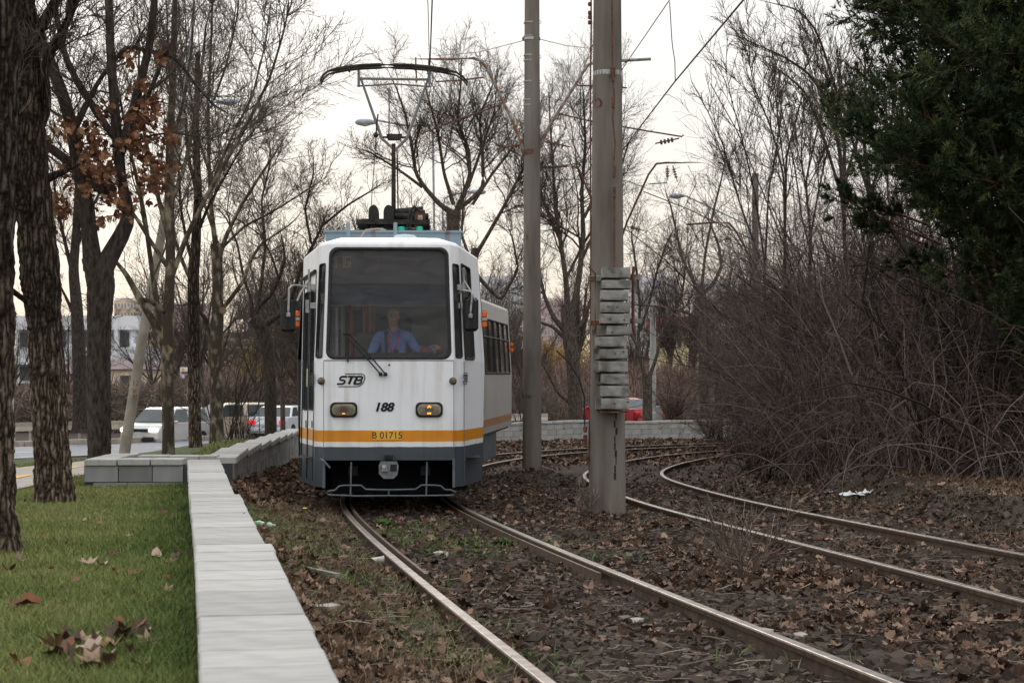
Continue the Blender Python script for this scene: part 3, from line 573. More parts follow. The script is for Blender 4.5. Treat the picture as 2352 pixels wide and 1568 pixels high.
# --- generic far trees, copied
protos = []
def generic(seed, h, n3=2600, style='round'):
    rng = np.random.default_rng(seed); root = thing('bare_tree', 'leafless tree in the far row behind the road', 'tree', (0, 0, 0), group='leafless trees in the far rows'); mb = MB(); src = []
    tp = [(0,0,-.4),(.05,0,h*.2),(.1*rng.normal(),.1,h*.38)]; trunk_mesh(mb, tp, [h*.014,h*.012,h*.011], 8, 10)
    for k in range(6 if style == 'round' else 9):
        a = k*2*math.pi/6+rng.uniform(-.4, .4); sp = rng.uniform(.12, .42) if style == 'round' else rng.uniform(.03, .12); p = np.array(tp[-1])-[0,0,rng.uniform(0,.08)*h]
        q = [p, p+[math.cos(a)*sp*h*.4, math.sin(a)*sp*h*.4, h*.15], p+[math.cos(a)*sp*h*.8, math.sin(a)*sp*h*.8, h*rng.uniform(.3,.42)], p+[math.cos(a)*sp*h, math.sin(a)*sp*h, h*rng.uniform(.42,.6)]]
        trunk_mesh(mb, q, [h*.008,h*.006,h*.0035,h*.0015], 6, 12); src.append(resample(np.array(q), np.array([h*.008,h*.006,h*.0035,h*.0015]), 10))
    mb.build('trunk', M['barkmid'], root)
    P = np.concatenate([a for a, _ in src]); R = np.concatenate([b_ for _, b_ in src])
    lv = [dict(n=90, t=(.1,1), ang=(20,50), lf=.45, K=6, up=.12, wob=.14, rf=.55, rmin=.012), dict(n=700, t=(.1,1), ang=(25,55), lf=.5, K=4, up=.1, wob=.16, rf=.6, rmin=.009), dict(n=n3, t=(.1,1), ang=(25,60), lf=.55, K=3, up=.08, wob=.2, rf=.6, rmin=.0065, lmin=.2)]
    build_crown(rng, P, R, lv)[0].build('crown', M['twigfar'], root); return root
protos = [generic(101, 9), generic(102, 8), generic(103, 9.5), generic(104, 10, style='poplar')]
rr = random.Random(77); first = [True]*4
spots = [(30,96,0,.7),(158,92,1,.8),(345,100,2,.7)]
for px in range(390, 760, 60): spots.append((px+rr.uniform(-18,18), rr.uniform(88,104), rr.choice((0,1,2)), rr.uniform(.75,1.1)))
for px in range(720, 1240, 48): spots.append((px+rr.uniform(-18,18), rr.uniform(92,112), rr.choice((0,1,2)), rr.uniform(.85,1.15)))
for px in range(1190, 1760, 130): spots.append((px+rr.uniform(-18,18), rr.uniform(98,125), rr.choice((0,1,2,3)), rr.uniform(.8,1.05)))
for px in range(1545, 1800, 50): spots.append((px+rr.uniform(-8,8), rr.uniform(105,125), 3, rr.uniform(.75,.95)))
for px in (650,700,760,800,860,930): spots.append((px, rr.uniform(66,74), rr.choice((0,1,2)), rr.uniform(.8,1.0)))
for i, (px, Y, k, sc) in enumerate(spots):
    x = (px-CX)*Y/FPX; loc = (x, Y, Gf(x, Y)); rz = rr.uniform(0, 6.28)
    o = protos[k] if first[k] else copy_obj(protos[k])
    first[k] = False; o.location = loc; o.rotation_euler = (0, 0, rz); o.scale = (sc,)*3
    z_ = 0 if px < 390 else (1 if px < 760 else (2 if px < 1200 else 3)); o['label'] = ['leafless tree beyond the guardrail near the white modern house', 'leafless tree behind the brush heap and the plane trees', 'leafless tree in the far row behind the tram', 'leafless tree in the far row beyond the curved wall'][z_]; o['group'] = ['leafless trees by the white house', 'leafless trees behind the brush heap', 'leafless trees behind the tram', 'leafless trees beyond the curved wall'][z_]
    if k == 3: o['label'] = 'upright poplar-like bare tree in the far row right of the poles'; o['group'] = 'poplar-like bare trees far off'

# ---------------------------------------------------------------- thicket, saplings, pine at the right
M['bush'] = mat('thicket_twig', (.022,.015,.013), (.22,.165,.145), rough=.9, tint=True, c3=(.090,.064,.055))
def shrub_stems(rng, bases, h, spread, K=7, r0=.012, arch=.12):
    n = len(bases); P = [bases]; d = rng.normal(size=(n, 3))*spread; d[:, 2] = 1; d /= np.linalg.norm(d, axis=1, keepdims=True); p = bases; hh = h*rng.uniform(.45, 1.1, n)
    for k in range(K-1):
        d = d+rng.normal(size=(n, 3))*.14; d[:, 2] -= arch*k/(K-1); d /= np.linalg.norm(d, axis=1, keepdims=True); p = p+d*(hh/(K-1))[:, None]; P.append(p)
    return np.stack(P, 1), (r0*rng.uniform(.5, 1.3, n))[:, None]*np.linspace(1, .35, K)[None]
rng = np.random.default_rng(21); mb = MB()
def bushline(Y): return np.interp(Y, [19,23,27,30,33,40,50,60,68], [9.0,8.0,6.4,5.4,5.3,6.0,7.0,8.2,9.6])
def bushh(x, Y): return np.interp(Y, [20,27,33,42,60], [2.0,3.6,5.8,7.6,7.4])*(.7+.3*np.minimum(1, (x-bushline(Y))/1.2))
Yb = rng.uniform(21, 64, 1800); xb = bushline(Yb)+np.abs(rng.normal(0, 1, 1800))**1.2*2.2-.1
B = np.stack([xb, Yb, G(xb, Yb)], 1); hh = bushh(xb, Yb)*(.82+.38*vnoise(xb, Yb, .9, 4))*np.where(rng.random(len(xb)) < .12, 1.3, 1)
Pm, Rm = shrub_stems(rng, B, hh, .34, r0=.013, arch=.3); Rm = Rm*np.where(rng.random(len(Rm)) < .09, 1.9, .8)[:, None]
lvb = [dict(n=8000, t=(.08,1), ang=(20,70), lf=.45, K=6, up=.02, wob=.36, rf=.6, rmin=.0048), dict(n=42000, t=(.05,1), ang=(20,80), lf=.5, K=4, up=0, wob=.42, rf=.65, rmin=.0032, lmin=.2)]
v, f = tubes(Pm, Rm, 4); mb.add(v, f, np.repeat(rng.uniform(0,1,len(Pm)), Pm.shape[1]*4))
cb, _ = build_crown(rng, Pm, Rm, lvb); mb.add(np.concatenate(cb.v), np.concatenate(cb.f), np.concatenate(cb.t))
# criss-crossing long canes at the front
nb = 700; Yb = rng.uniform(25, 42, nb); xb = bushline(Yb)+rng.uniform(-.25, 2.5, nb); B = np.stack([xb, Yb, G(xb, Yb)], 1)
Pm, Rm = shrub_stems(rng, B, 3.2, .7, K=8, r0=.010, arch=.75); v, f = tubes(Pm, Rm, 4); mb.add(v, f, np.repeat(rng.uniform(.3,1,nb), 32))
tk = mb.build('thicket', M['bush'], kind='stuff'); tag(tk, 'dense leafless purplish brown thicket along the right side of the tracks')
# taller ragged scrub rising behind the face of the thicket
nt3 = 260; Yb = rng.uniform(33, 62, nt3); xb = bushline(Yb)+rng.uniform(.2, 5.0, nt3); B = np.stack([xb, Yb, G(xb, Yb)], 1)
Pm, Rm = shrub_stems(rng, B, 8.2, .20, K=9, r0=.022, arch=.12); mb = MB(); v, f = tubes(Pm, Rm, 4); mb.add(v, f, np.repeat(rng.uniform(0,.5,nt3), 36))
cb, _ = build_crown(rng, Pm, Rm, [dict(n=2600, t=(.15,1), ang=(18,55), lf=.28, K=6, up=.05, wob=.25, rf=.55, rmin=.007), dict(n=24000, t=(.1,1), ang=(20,65), lf=.45, K=4, up=.04, wob=.3, rf=.6, rmin=.0045, lmin=.2)])
mb.add(np.concatenate(cb.v), np.concatenate(cb.f), np.concatenate(cb.t)); tag(mb.build('thicket', M['bush'], kind='stuff'), 'tall ragged bare scrub rising behind the right-hand thicket')
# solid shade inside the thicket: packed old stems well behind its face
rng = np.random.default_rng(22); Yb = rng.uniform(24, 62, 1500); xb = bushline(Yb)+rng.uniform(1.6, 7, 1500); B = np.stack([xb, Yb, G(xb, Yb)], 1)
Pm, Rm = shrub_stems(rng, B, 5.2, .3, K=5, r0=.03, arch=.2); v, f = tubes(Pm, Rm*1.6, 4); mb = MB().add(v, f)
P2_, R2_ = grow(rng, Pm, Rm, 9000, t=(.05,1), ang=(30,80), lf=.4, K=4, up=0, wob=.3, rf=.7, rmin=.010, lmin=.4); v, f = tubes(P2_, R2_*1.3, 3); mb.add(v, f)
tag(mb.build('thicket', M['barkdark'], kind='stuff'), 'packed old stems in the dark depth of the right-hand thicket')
# tall fan-shaped saplings rising out of the thicket
LS = [dict(n=22, t=(.15,.85), ang=(18,42), lf=.36, K=7, up=.10, wob=.10, rf=.55, rmin=.012), dict(n=170, t=(.1,1), ang=(20,45), lf=.45, K=5, up=.10, wob=.14, rf=.55, rmin=.008), dict(n=650, t=(.1,1), ang=(20,50), lf=.42, K=4, up=.08, wob=.18, rf=.6, rmin=.0055, lmin=.15)]
fans = [('tall fan-shaped sapling with wide low boughs, leftmost above the thicket', 46, [(1760,1000,7),(1760,800,6),(1755,600,5)], [[(1755,620,5),(1700,470,4),(1660,330,3),(1625,255,2),(1605,215,1.2)],[(1756,600,5),(1735,450,4),(1700,300,3),(1680,230,2),(1664,145,1.2)],[(1757,620,5),(1765,440,4),(1790,300,3),(1800,180,2)]]),
        ('twin-stemmed tall sapling in the middle above the thicket', 44, [(1800,1000,8),(1800,760,7),(1803,560,6)], [[(1803,560,6),(1800,400,5),(1770,290,4),(1735,210,3),(1712,100,1.5)],[(1803,560,6),(1806,360,5),(1830,270,4),(1850,190,2.5),(1848,130,1.5)],[(1806,420,4),(1790,300,3),(1780,200,2),(1776,130,1)]]),
        ('slender pale sapling close left of the pine boughs', 45, [(1860,1000,8),(1857,760,7),(1862,540,6)], [[(1862,540,6),(1850,420,5),(1870,330,4),(1895,220,3),(1905,110,1.5)],[(1862,540,5),(1880,440,4),(1910,300,3),(1920,150,2)],[(1860,500,4),(1840,360,3),(1846,230,2)]]),
        ('tree with long arched boughs sweeping left over the thicket', 40, [(1950,1000,9),(1945,700,8),(1938,480,7)], [[(1938,480,7),(1930,350,6),(1905,240,5),(1860,170,4),(1800,130,3),(1720,95,1.2)],[(1938,500,6),(1940,330,5),(1925,220,4),(1890,110,3.5),(1870,60,3),(1830,20,2.5),(1760,5,1)],[(1940,420,5),(1975,300,4),(1990,200,3),(1985,120,2)],[(1936,460,5),(1890,310,4),(1850,210,3),(1790,160,2)]]),
        ('crooked bare tree half hidden behind the top of the pine', 36, [(2010,1000,9),(2005,700,8),(2000,450,7)], [[(2000,450,6),(1985,340,5),(1990,230,4),(1985,150,2),(1960,120,1.5)],[(2000,440,5),(2040,330,4),(2060,200,3),(2030,110,2),(2005,30,1.5)],[(2000,460,5),(1960,330,4),(1930,220,3),(1925,140,1.5)]])]
for i, (lb, Y, tk_, lm_) in enumerate(fans): tree(lb, Y, [(a_[0],a_[1],a_[2]*.62) for a_ in tk_], [[(a_[0],a_[1],a_[2]*.8) for a_ in l_] for l_ in lm_], LS, M['twig'], M['twig'], 40+i, name='sapling', n=8, K=16, sink=1.2)
# --- pine
M['needle'] = mat('pine_needles', (.010,.020,.008), (.14,.165,.058), rough=.7, tint=True, c3=(.028,.049,.015))
M['pinebark'] = bark('pine_bark', (.06,.03,.018), (.16,.085,.05), (3,3,1), .01, 6)
rng = np.random.default_rng(31); PB = np.array([8.35, 27.5, 0.]); PB[2] = Gf(PB[0], PB[1]); pine = thing('pine_tree', 'dark green pine filling the upper right corner above the thicket', 'tree', tuple(PB))
tm_ = MB(); q = trunk_mesh(tm_, [PB-[0,0,.3], PB+[-.1,0,2.5], PB+[-.25,.1,5], PB+[-.2,0,9.5]], [.17,.15,.12,.05], 12, 30); tm_.build('trunk', M['pinebark'], pine, smooth=True)
bo = MB(); tips = []
outline = lambda z: np.interp(z, [.4,1.2,2.0,2.7,3.6,4.2,4.86,5.05,5.5,5.9,6.28,6.67,7.25,8.5,10], [.6,.9,1.2,1.5,1.8,2.3,2.4,2.9,3.15,3.1,2.9,2.3,2.7,2.5,1.6])   # reach to the left at height above the eye-level ground
bs = []
for k in range(200):
    z = rng.uniform(2.3, 9.6); a = rng.uniform(0, 2*math.pi) if rng.random() < .3 else rng.uniform(.55*math.pi, 1.5*math.pi); reach = outline(z)*(rng.uniform(.55, 1.15) if rng.random() < .75 else rng.uniform(.3, .7))
    if math.sin(a) > .55: reach *= .6
    p0 = PB+np.array([-.2, 0, z-PB[2]-.4]); d = np.array([math.cos(a), math.sin(a), 0]); up = rng.uniform(.05, .35)
    pts = [p0, p0+d*reach*.4+[0,0,reach*up*.15], p0+d*reach*.75+[0,0,reach*up*.4], p0+d*reach+[0,0,reach*up]]; bs.append(resample(np.array(pts), np.array([.035,.025,.015,.007]), 8))
Pb = np.concatenate([a for a, _ in bs]); Rb = np.concatenate([b_ for _, b_ in bs]); v, f = tubes(Pb, Rb, 5); bo.add(v, f)
P1_, R1_ = grow(rng, Pb, Rb, 2600, t=(.3,1), ang=(25,60), lf=.38, K=5, up=.12, wob=.12, rf=.6, rmin=.006); v, f = tubes(P1_, R1_, 3); bo.add(v, f)
P3_, R3_ = grow(rng, P1_, R1_, 19000, t=(.2,1), ang=(20,55), lf=.5, K=4, up=.16, wob=.1, rf=.6, rmin=.004, lmin=.14, lmax=.42); bo.build('bough', M['pinebark'], pine, smooth=True)
def needles(mb, rng, P, n, ln):
    k = rng.integers(0, len(P), n); t = rng.uniform(.15, 1.02, n)**.8; K = P.shape[1]-1; f_ = t*K; i0 = np.minimum(f_.astype(int), K-1); w = (f_-i0)[:, None]
    a = P[k, i0]; b_ = P[k, i0+1]; pos = a+(b_-a)*w; tan = (b_-a)/(np.linalg.norm(b_-a, axis=1, keepdims=True)+1e-9)
    q = rng.normal(size=(n, 3)); q /= np.linalg.norm(q, axis=1, keepdims=True); d = tan*.9+q*.85; d /= np.linalg.norm(d, axis=1, keepdims=True); s_ = np.cross(d, rng.normal(size=(n, 3))); s_ /= np.linalg.norm(s_, axis=1, keepdims=True)
    l = (ln*rng.uniform(.7, 1.3, n))[:, None]; wd = .0085
    v = np.stack([pos-s_*wd, pos+s_*wd, pos+d*l], 1).reshape(-1, 3); mb.add(v, np.arange(n*3).reshape(-1, 3), np.repeat(np.clip(rng.normal(.45,.2,len(P))[k]+rng.normal(0,.08,n)+.22*vnoise(pos[:,0]+pos[:,2], pos[:,1]+pos[:,2]*1.7, .42, 6), 0, 1), 3))
nm = MB(); needles(nm, rng, P3_, 620000, .088); needles(nm, rng, P1_, 90000, .08); nm.build('needles', M['needle'], pine, kind='stuff')
# stray pine bough low over the thicket
mbs = MB(); bb = [resample(np.array(PY(p, 30)), np.array([.025,.018,.008]), 8) for p in ([(2160,560),(2020,500),(1905,440)],[(2120,560),(2010,510),(1925,490)],[(2140,520),(2060,490),(1985,465)],[(2240,640),(2120,600),(2060,610)],[(2260,720),(2180,690),(2120,700)])]
Pb = np.concatenate([a for a, _ in bb]); Rb = np.concatenate([b_ for _, b_ in bb]); v, f = tubes(Pb, Rb, 5); mbs.add(v, f)
P1_, R1_ = grow(rng, Pb, Rb, 46, t=(.3,1), ang=(25,50), lf=.3, K=5, up=.1, wob=.12); v, f = tubes(P1_, R1_, 3); mbs.add(v, f); mbs.build('bough', M['pinebark'], pine)
P3_, R3_ = grow(rng, P1_, R1_, 240, t=(.2,1), ang=(20,50), lf=.5, K=4, up=.12, wob=.1, lmin=.12, lmax=.3); nm = MB(); needles(nm, rng, P3_, 15000, .075); nm.build('needles', M['needle'], pine, kind='stuff')
# ---------------------------------------------------------------- the tram (local axes: x to the viewer's right, y back along the tram, z up from rail level)
M['black'] = mat('black_rubber', (.012,.012,.013), (.03,.03,.03), rough=.55, scale=30)
M['dark'] = mat('dark_interior', (.02,.022,.025)); M['grime'] = mat('grimy_steel', (.012,.011,.010), (.05,.042,.035), rough=.8, scale=10, bump=.003)
M['alu'] = mat('aluminium', (.26,.26,.26), (.42,.42,.42), rough=.45, scale=20, metal=.3)
M['greyp'] = mat('grey_painted_steel', (.085,.10,.115), (.14,.155,.17), rough=.5, scale=8)
M['bluebox'] = mat('pale_blue_paint_rusting', (.22,.29,.34), (.14,.075,.045), rough=.6, scale=7, stretch=(1,1,.35), lo=.58, hi=.72)
M['orangel'] = mat('amber_lens', (.75,.16,.01), rough=.2, spec=.6)
M['lens'] = glass('lamp_lens', (.85,.82,.75), .6, .12, (.4,.36,.3)); M['reflector'] = mat('lamp_reflector', (.92,.86,.74), (.55,.49,.40), rough=.3, scale=14, metal=0, stretch=(4,1,1))
M['wind'] = glass('windscreen', (.86,.87,.88), .26, .07, (.30,.30,.31)); M['pane'] = glass('side_pane', (.66,.70,.70), .6, .06, (.3,.3,.3))
def livery():
    m = bpy.data.materials.new('tram_livery'); m.use_nodes = True; t = m.node_tree; b = t.nodes['Principled BSDF']; b.inputs['Roughness'].default_value = .38; b.inputs['Specular IOR Level'].default_value = .45
    co = t.nodes.new('ShaderNodeTexCoord'); sp = t.nodes.new('ShaderNodeSeparateXYZ'); t.links.new(co.outputs['Object'], sp.inputs[0])
    n0 = t.nodes.new('ShaderNodeTexNoise'); n0.inputs['Scale'].default_value = 5; t.links.new(co.outputs['Object'], n0.inputs[0])
    w = t.nodes.new('ShaderNodeMath'); w.operation = 'MULTIPLY_ADD'; w.inputs[1].default_value = .016; t.links.new(n0.outputs[0], w.inputs[0]); t.links.new(sp.outputs[2], w.inputs[2])
    mr_ = t.nodes.new('ShaderNodeMapRange'); mr_.inputs[1].default_value = 0; mr_.inputs[2].default_value = 4; t.links.new(w.outputs[0], mr_.inputs[0])
    rp = t.nodes.new('ShaderNodeValToRGB'); rp.color_ramp.interpolation = 'CONSTANT'; t.links.new(mr_.outputs[0], rp.inputs[0]); e = rp.color_ramp.elements
    o_ = .008
    e[0].position = 0; e[0].color = (.055,.068,.082,1); e[1].position = (.79+o_)/4; e[1].color = (.78,.78,.78,1)
    for p, c in ((.865+o_, (.68,.26,.012,1)), (1.0+o_, (.83,.85,.88,1))): q = e.new(p/4); q.color = c
    # streaks and grime
    mpn = t.nodes.new('ShaderNodeMapping'); mpn.inputs['Scale'].default_value = (9, 9, .7); n = t.nodes.new('ShaderNodeTexNoise'); n.inputs['Scale'].default_value = 1; n.inputs['Detail'].default_value = 7; t.links.new(co.outputs['Object'], mpn.inputs[0]); t.links.new(mpn.outputs[0], n.inputs[0])
    r2 = t.nodes.new('ShaderNodeValToRGB'); r2.color_ramp.elements[0].position = .37; r2.color_ramp.elements[0].color = (.66,.61,.53,1); r2.color_ramp.elements[1].position = .53; r2.color_ramp.elements[1].color = (1,1,1,1); t.links.new(n.outputs[0], r2.inputs[0])
    n3 = t.nodes.new('ShaderNodeTexNoise'); n3.inputs['Scale'].default_value = 1.3; n3.inputs['Detail'].default_value = 8; t.links.new(co.outputs['Object'], n3.inputs[0])
    r3 = t.nodes.new('ShaderNodeMapRange'); r3.inputs[1].default_value = .4; r3.inputs[2].default_value = .75; r3.inputs[3].default_value = .15; r3.inputs[4].default_value = .8; t.links.new(n3.outputs[0], r3.inputs[0])
    mxn = t.nodes.new('ShaderNodeMix'); mxn.data_type = 'RGBA'; mxn.blend_type = 'MULTIPLY'; t.links.new(r3.outputs[0], mxn.inputs[0]); t.links.new(rp.outputs[0], mxn.inputs[6]); t.links.new(r2.outputs[0], mxn.inputs[7])
    t.links.new(mxn.outputs[2], b.inputs['Base Color'])
    n4 = t.nodes.new('ShaderNodeTexNoise'); n4.inputs['Scale'].default_value = 3.5; n4.inputs['Detail'].default_value = 3; t.links.new(co.outputs['Object'], n4.inputs[0]); bp = t.nodes.new('ShaderNodeBump'); bp.inputs['Distance'].default_value = .010; t.links.new(n4.outputs[0], bp.inputs['Height']); t.links.new(bp.outputs[0], b.inputs['Normal'])
    return m
M['livery'] = livery()
def bil(c, u, v): A, B, C_, D = [np.array(k, float) for k in c]; return (A*(1-u)+B*u)*(1-v)+(D*(1-u)+C_*u)*v
def rrect(c, h, n=7):
    """points of a rounded rectangular opening (u0,v0,u1,v1,radius m) on the quad c, and the matching outer border points"""
    u0, v0, u1, v1, r = h; W = np.linalg.norm(bil(c,1,.5)-bil(c,0,.5)); H = np.linalg.norm(bil(c,.5,1)-bil(c,.5,0)); ru, rv = min(r/W, (u1-u0)/2), min(r/H, (v1-v0)/2)
    I, O = [], []
    for (cu, cv, a0, ou, ov) in ((u1-ru, v0+rv, -90, 1, 0), (u1-ru, v1-rv, 0, 1, 1), (u0+ru, v1-rv, 90, 0, 1), (u0+ru, v0+rv, 180, 0, 0)):
        for k in range(n):
            a = math.radians(a0+90*k/(n-1)); I.append(bil(c, cu+ru*math.cos(a), cv+rv*math.sin(a))); O.append(bil(c, ou, ov))
    return np.array(I), np.array(O)
def nrm(c): n = np.cross(bil(c,1,.5)-bil(c,0,.5), bil(c,.5,1)-bil(c,.5,0)); return n/np.linalg.norm(n)
def panel(mb, c, hole=None, nu=1, nv=1):
    if hole is None:
        g = np.array([[bil(c, i/nu, j/nv) for j in range(nv+1)] for i in range(nu+1)]).reshape(-1, 3); m = nv+1
        mb.add(g, [(i*m+j, (i+1)*m+j, (i+1)*m+j+1, i*m+j+1) for i in range(nu) for j in range(nv)]); return
    I, O = rrect(c, hole); n = len(I); f = []
    for i in range(n):
        k = (i+1) % n
        if np.allclose(O[i], O[k]): f.append((i, n+i, k))
        else: f.append((i, n+i, n+k, k))
    mb.add(np.r_[I, O], f)
def window(parent, c, hole, gm, fw=.022, name='window', fr=True, inset=.012):
    I, _ = rrect(c, hole); n = nrm(c); N_ = len(I); ctr = I.mean(0); g = I-n*inset
    o = MB().add(g, [tuple(range(N_))]).build(name, gm, parent, local=True)
    if fr:
        din = (I-ctr); din /= np.linalg.norm(din, axis=1, keepdims=True)
        rings = [I+din*fw*.55, I+din*fw*.3+n*.014, I-din*fw*.5+n*.012, I-din*fw*.6-n*inset*1.2]; v = np.concatenate(rings)
        f = [(r*N_+i, r*N_+(i+1)%N_, (r+1)*N_+(i+1)%N_, (r+1)*N_+i) for r in range(3) for i in range(N_)]
        MB().add(v, f).build('window_frame', M['black'], o, smooth=True, local=True)
    return o
tram = thing('tram', 'white tram with orange stripe and raised pantograph coming towards the camera', 'tram', (-1.518, 22.8, ZC-1.705), math.radians(2.7))
def q3(z): # half widths of the plan outline at height z
    t = np.clip((z-1.9)/1.2, 0, 1); lo = np.clip((.8-z)/.5, 0, 1)
    return dict(a=.80-.045*t, fy=.10*t, b=.925-.06*t-.01*lo, by=.15+.06*t, c=1.225-.085*t-.03*lo)
def pt(side, k, z, dz=0):
    q = q3(z); x, y = dict(a=(q['a'], q['fy']), b=(q['b'], q['by']), c=(q['c'], 1.45), d=(q['c'], 10.3), e=(q['c']-.28, 11.2))[k]
    return (side*x, y, z+dz)
def quad(side, k0, k1, z0, z1, zt=None):
    """panel between outline stations, seen from outside with u left to right"""
    A, B = pt(side, k0, z0), pt(side, k1, z0); C_, D = pt(side, k1, z1), pt(side, k0, z1)
    if zt: C_ = (C_[0], C_[1], zt[1]); D = (D[0], D[1], zt[0])
    return [A, B, C_, D] if side > 0 else [B, A, D, C_]
body = MB()
FR = lambda z0, z1: [pt(-1,'a',z0), pt(1,'a',z0), pt(1,'a',z1), pt(-1,'a',z1)]
ZR, ZS = 3.30, 3.20
panel(body, FR(.64, 1.86), None, 10, 6)
ws = FR(1.86, ZR); wsh = (.028, .028, .972, .965, .10); panel(body, ws, wsh)
wobj = window(tram, ws, wsh, M['wind'], fw=.05, name='windscreen')
for sd_ in (-1, 1):
    panel(body, quad(sd_, 'a', 'b', .31, 1.86), None, 1, 8)
    c = quad(sd_, 'a', 'b', 1.86, ZR, (ZR, ZR-.02)); h = (.18, .03, .86, .84, .03); panel(body, c, h); window(tram, c, h, M['pane'], .016, 'quarter_window')
    top = (ZR-.02, ZS)
    if sd_ > 0:
        panel(body, quad(1, 'b', 'c', .31, 1.86), None, 6, 8)
        c = quad(1, 'b', 'c', 1.86, ZS, top); h = (.05, .02, .50, .86, .05); panel(body, c, h); window(tram, c, h, M['pane'], .024, 'cab_window')
    else:
        c = quad(-1, 'b', 'c', .31, ZS, top)   # u runs from the body side (0) to the front (1)
        def sub(c, u0, u1, v0=0, v1=1): return [bil(c,u0,v0), bil(c,u1,v0), bil(c,u1,v1), bil(c,u0,v1)]
        panel(body, sub(c, 0, .10)); panel(body, sub(c, .86, 1)); panel(body, sub(c, .10, .86, .90, 1)); panel(body, sub(c, .10, .86, 0, .02))
        n_ = nrm(c)
        for u0, u1 in ((.105,.475),(.485,.855)):
            dq = [np.array(p)-n_*.004 for p in sub(c, u0, u1, .02, .90)]; dm = MB(); h = (.2, .34, .8, .93, .03); panel(dm, dq, h)
            dr_ = dm.build('door_leaf', M['livery'], tram, local=True); window(dr_, dq, h, M['pane'], .012, 'door_window')
            hb = bil(dq, .8, .27)+n_*.012; MB().box(hb, (.012,.02,.09)).build('door_handle', M['grime'], dr_, local=True)
        for u_ in (.10,.48,.86): a_, b_ = bil(c, u_, .02)+n_*.004, bil(c, u_, .90)+n_*.004; MB().tube([a_, b_], .007, 6).build('door_seal', M['black'], tram, local=True)
        a_, b_ = bil(c, .10, .905)+n_*.02, bil(c, .86, .905)+n_*.02; MB().tube([a_, b_], .022, 6).build('rain_gutter', M['black'], tram, local=True)
        sq = sub(c, .36, .44, .42, .50); MB().add([np.array(p)+n_*.005 for p in sq], [(0,1,2,3)]).build('door_sticker', mat('sticker', (.6,.65,.1), (.85,.85,.8), scale=30), tram, local=True)
    # flank with windows and the rear
    for (z0, z1) in ((.31,1.86),(2.95,ZS)): panel(body, quad(sd_, 'c', 'd', z0, z1), None, 8, 2)
    for k in range(6):
        y0, y1 = 1.45+k*(10.3-1.45)/6, 1.45+(k+1)*(10.3-1.45)/6; qa, qb = q3(1.86)['c'], q3(2.95)['c']
        c = [(sd_*qa,y0,1.86),(sd_*qa,y1,1.86),(sd_*qb,y1,2.95),(sd_*qb,y0,2.95)]; c = c if sd_ > 0 else [c[1],c[0],c[3],c[2]]
        h = (.05,.03,.95,.97,.06); panel(body, c, h); window(tram, c, h, M['pane'], .03, 'side_window')
    panel(body, quad(sd_, 'd', 'e', .5, ZS), None, 1, 4)
panel(body, [pt(1,'e',.5), pt(-1,'e',.5), pt(-1,'e',ZS), pt(1,'e',ZS)])
# roof: cornice roll then crown
ring = [pt(s, k, z) for s, k, z in ((-1,'a',ZR),(1,'a',ZR),(1,'b',ZR-.02),(1,'c',ZS),(1,'d',ZS),(1,'e',ZS),(-1,'e',ZS),(-1,'d',ZS),(-1,'c',ZS),(-1,'b',ZR-.02))]
ring = np.array(ring); ctr = np.array([0,5,0]); lv = [ring]
for i, (k, dz) in enumerate(((.015,.03),(.05,.055),(.2,.10),(.5,.13))):
    r = ring.copy(); r[:, 0] *= 1-k; r[:, 1] = r[:, 1]+np.where(r[:, 1] < 3, k*1.2, -k*.6); r[:, 2] = ring[:, 2]+dz; lv.append(r)
v = np.concatenate(lv); n = len(ring); f = [(i*n+j, i*n+(j+1)%n, (i+1)*n+(j+1)%n, (i+1)*n+j) for i in range(4) for j in range(n)]+[tuple(range(4*n, 5*n))]
body.add(v, f)
bodyo = body.build('body', M['livery'], tram, local=True)
MB().add([pt(-1,'a',.64),pt(1,'a',.64),(.8,.35,.64),(-.8,.35,.64)], [(0,1,2,3)]).add([(-1.15,.3,.66),(1.15,.3,.66),(1.15,11,.66),(-1.15,11,.66)], [(0,1,2,3)]).build('underframe', M['dark'], tram, local=True)
for z_, s0, s1 in ((1.868,-.80,.80),(1.232+.0,-.80,-.80)):
    if s0 != s1: MB().tube([(s0,-.001,z_),(s1,-.001,z_)], .005, 4).build('panel_seam', M['rust'], tram, local=True)
for s in (-1,1):
    MB().tube([(s*.80,-.0,.66),(s*.80,-.0,1.86)], .0035, 4).build('panel_seam', M['greyp'], tram, local=True); MB().tube([(s*.932,.142,.36),(s*.932,.142,1.86)], .0035, 4).build('panel_seam', M['greyp'], tram, local=True)
# inner edge of the skirts beside the coupler opening
for s in (-1,1): MB().box((s*.80,.10,.48),(.03,.2,.36)).build('skirt_edge', M['greyp'], tram, local=True)
# dark gear under the nose and bogies
ug = MB(); ug.box((0,1.1,.42),(1.5,.1,.5)); ug.box((0,2.2,.35),(2.0,1.2,.35)); ug.box((-.45,.7,.5),(.12,.9,.12)); ug.box((.45,.7,.5),(.12,.9,.12)); ug.build('underframe_gear', M['dark'], tram, local=True)
for yb in (2.6, 4.4, 8.3):
    for s in (-1,1): MB().lathe((s*.7525, yb, .42-.02), [(.33,-.06),(.35,-.055),(.35,.05),(.30,.055),(.28,.02),(.06,.02),(.06,.07)], 20, axis='x').build('wheel', M['grime'], tram, local=True)
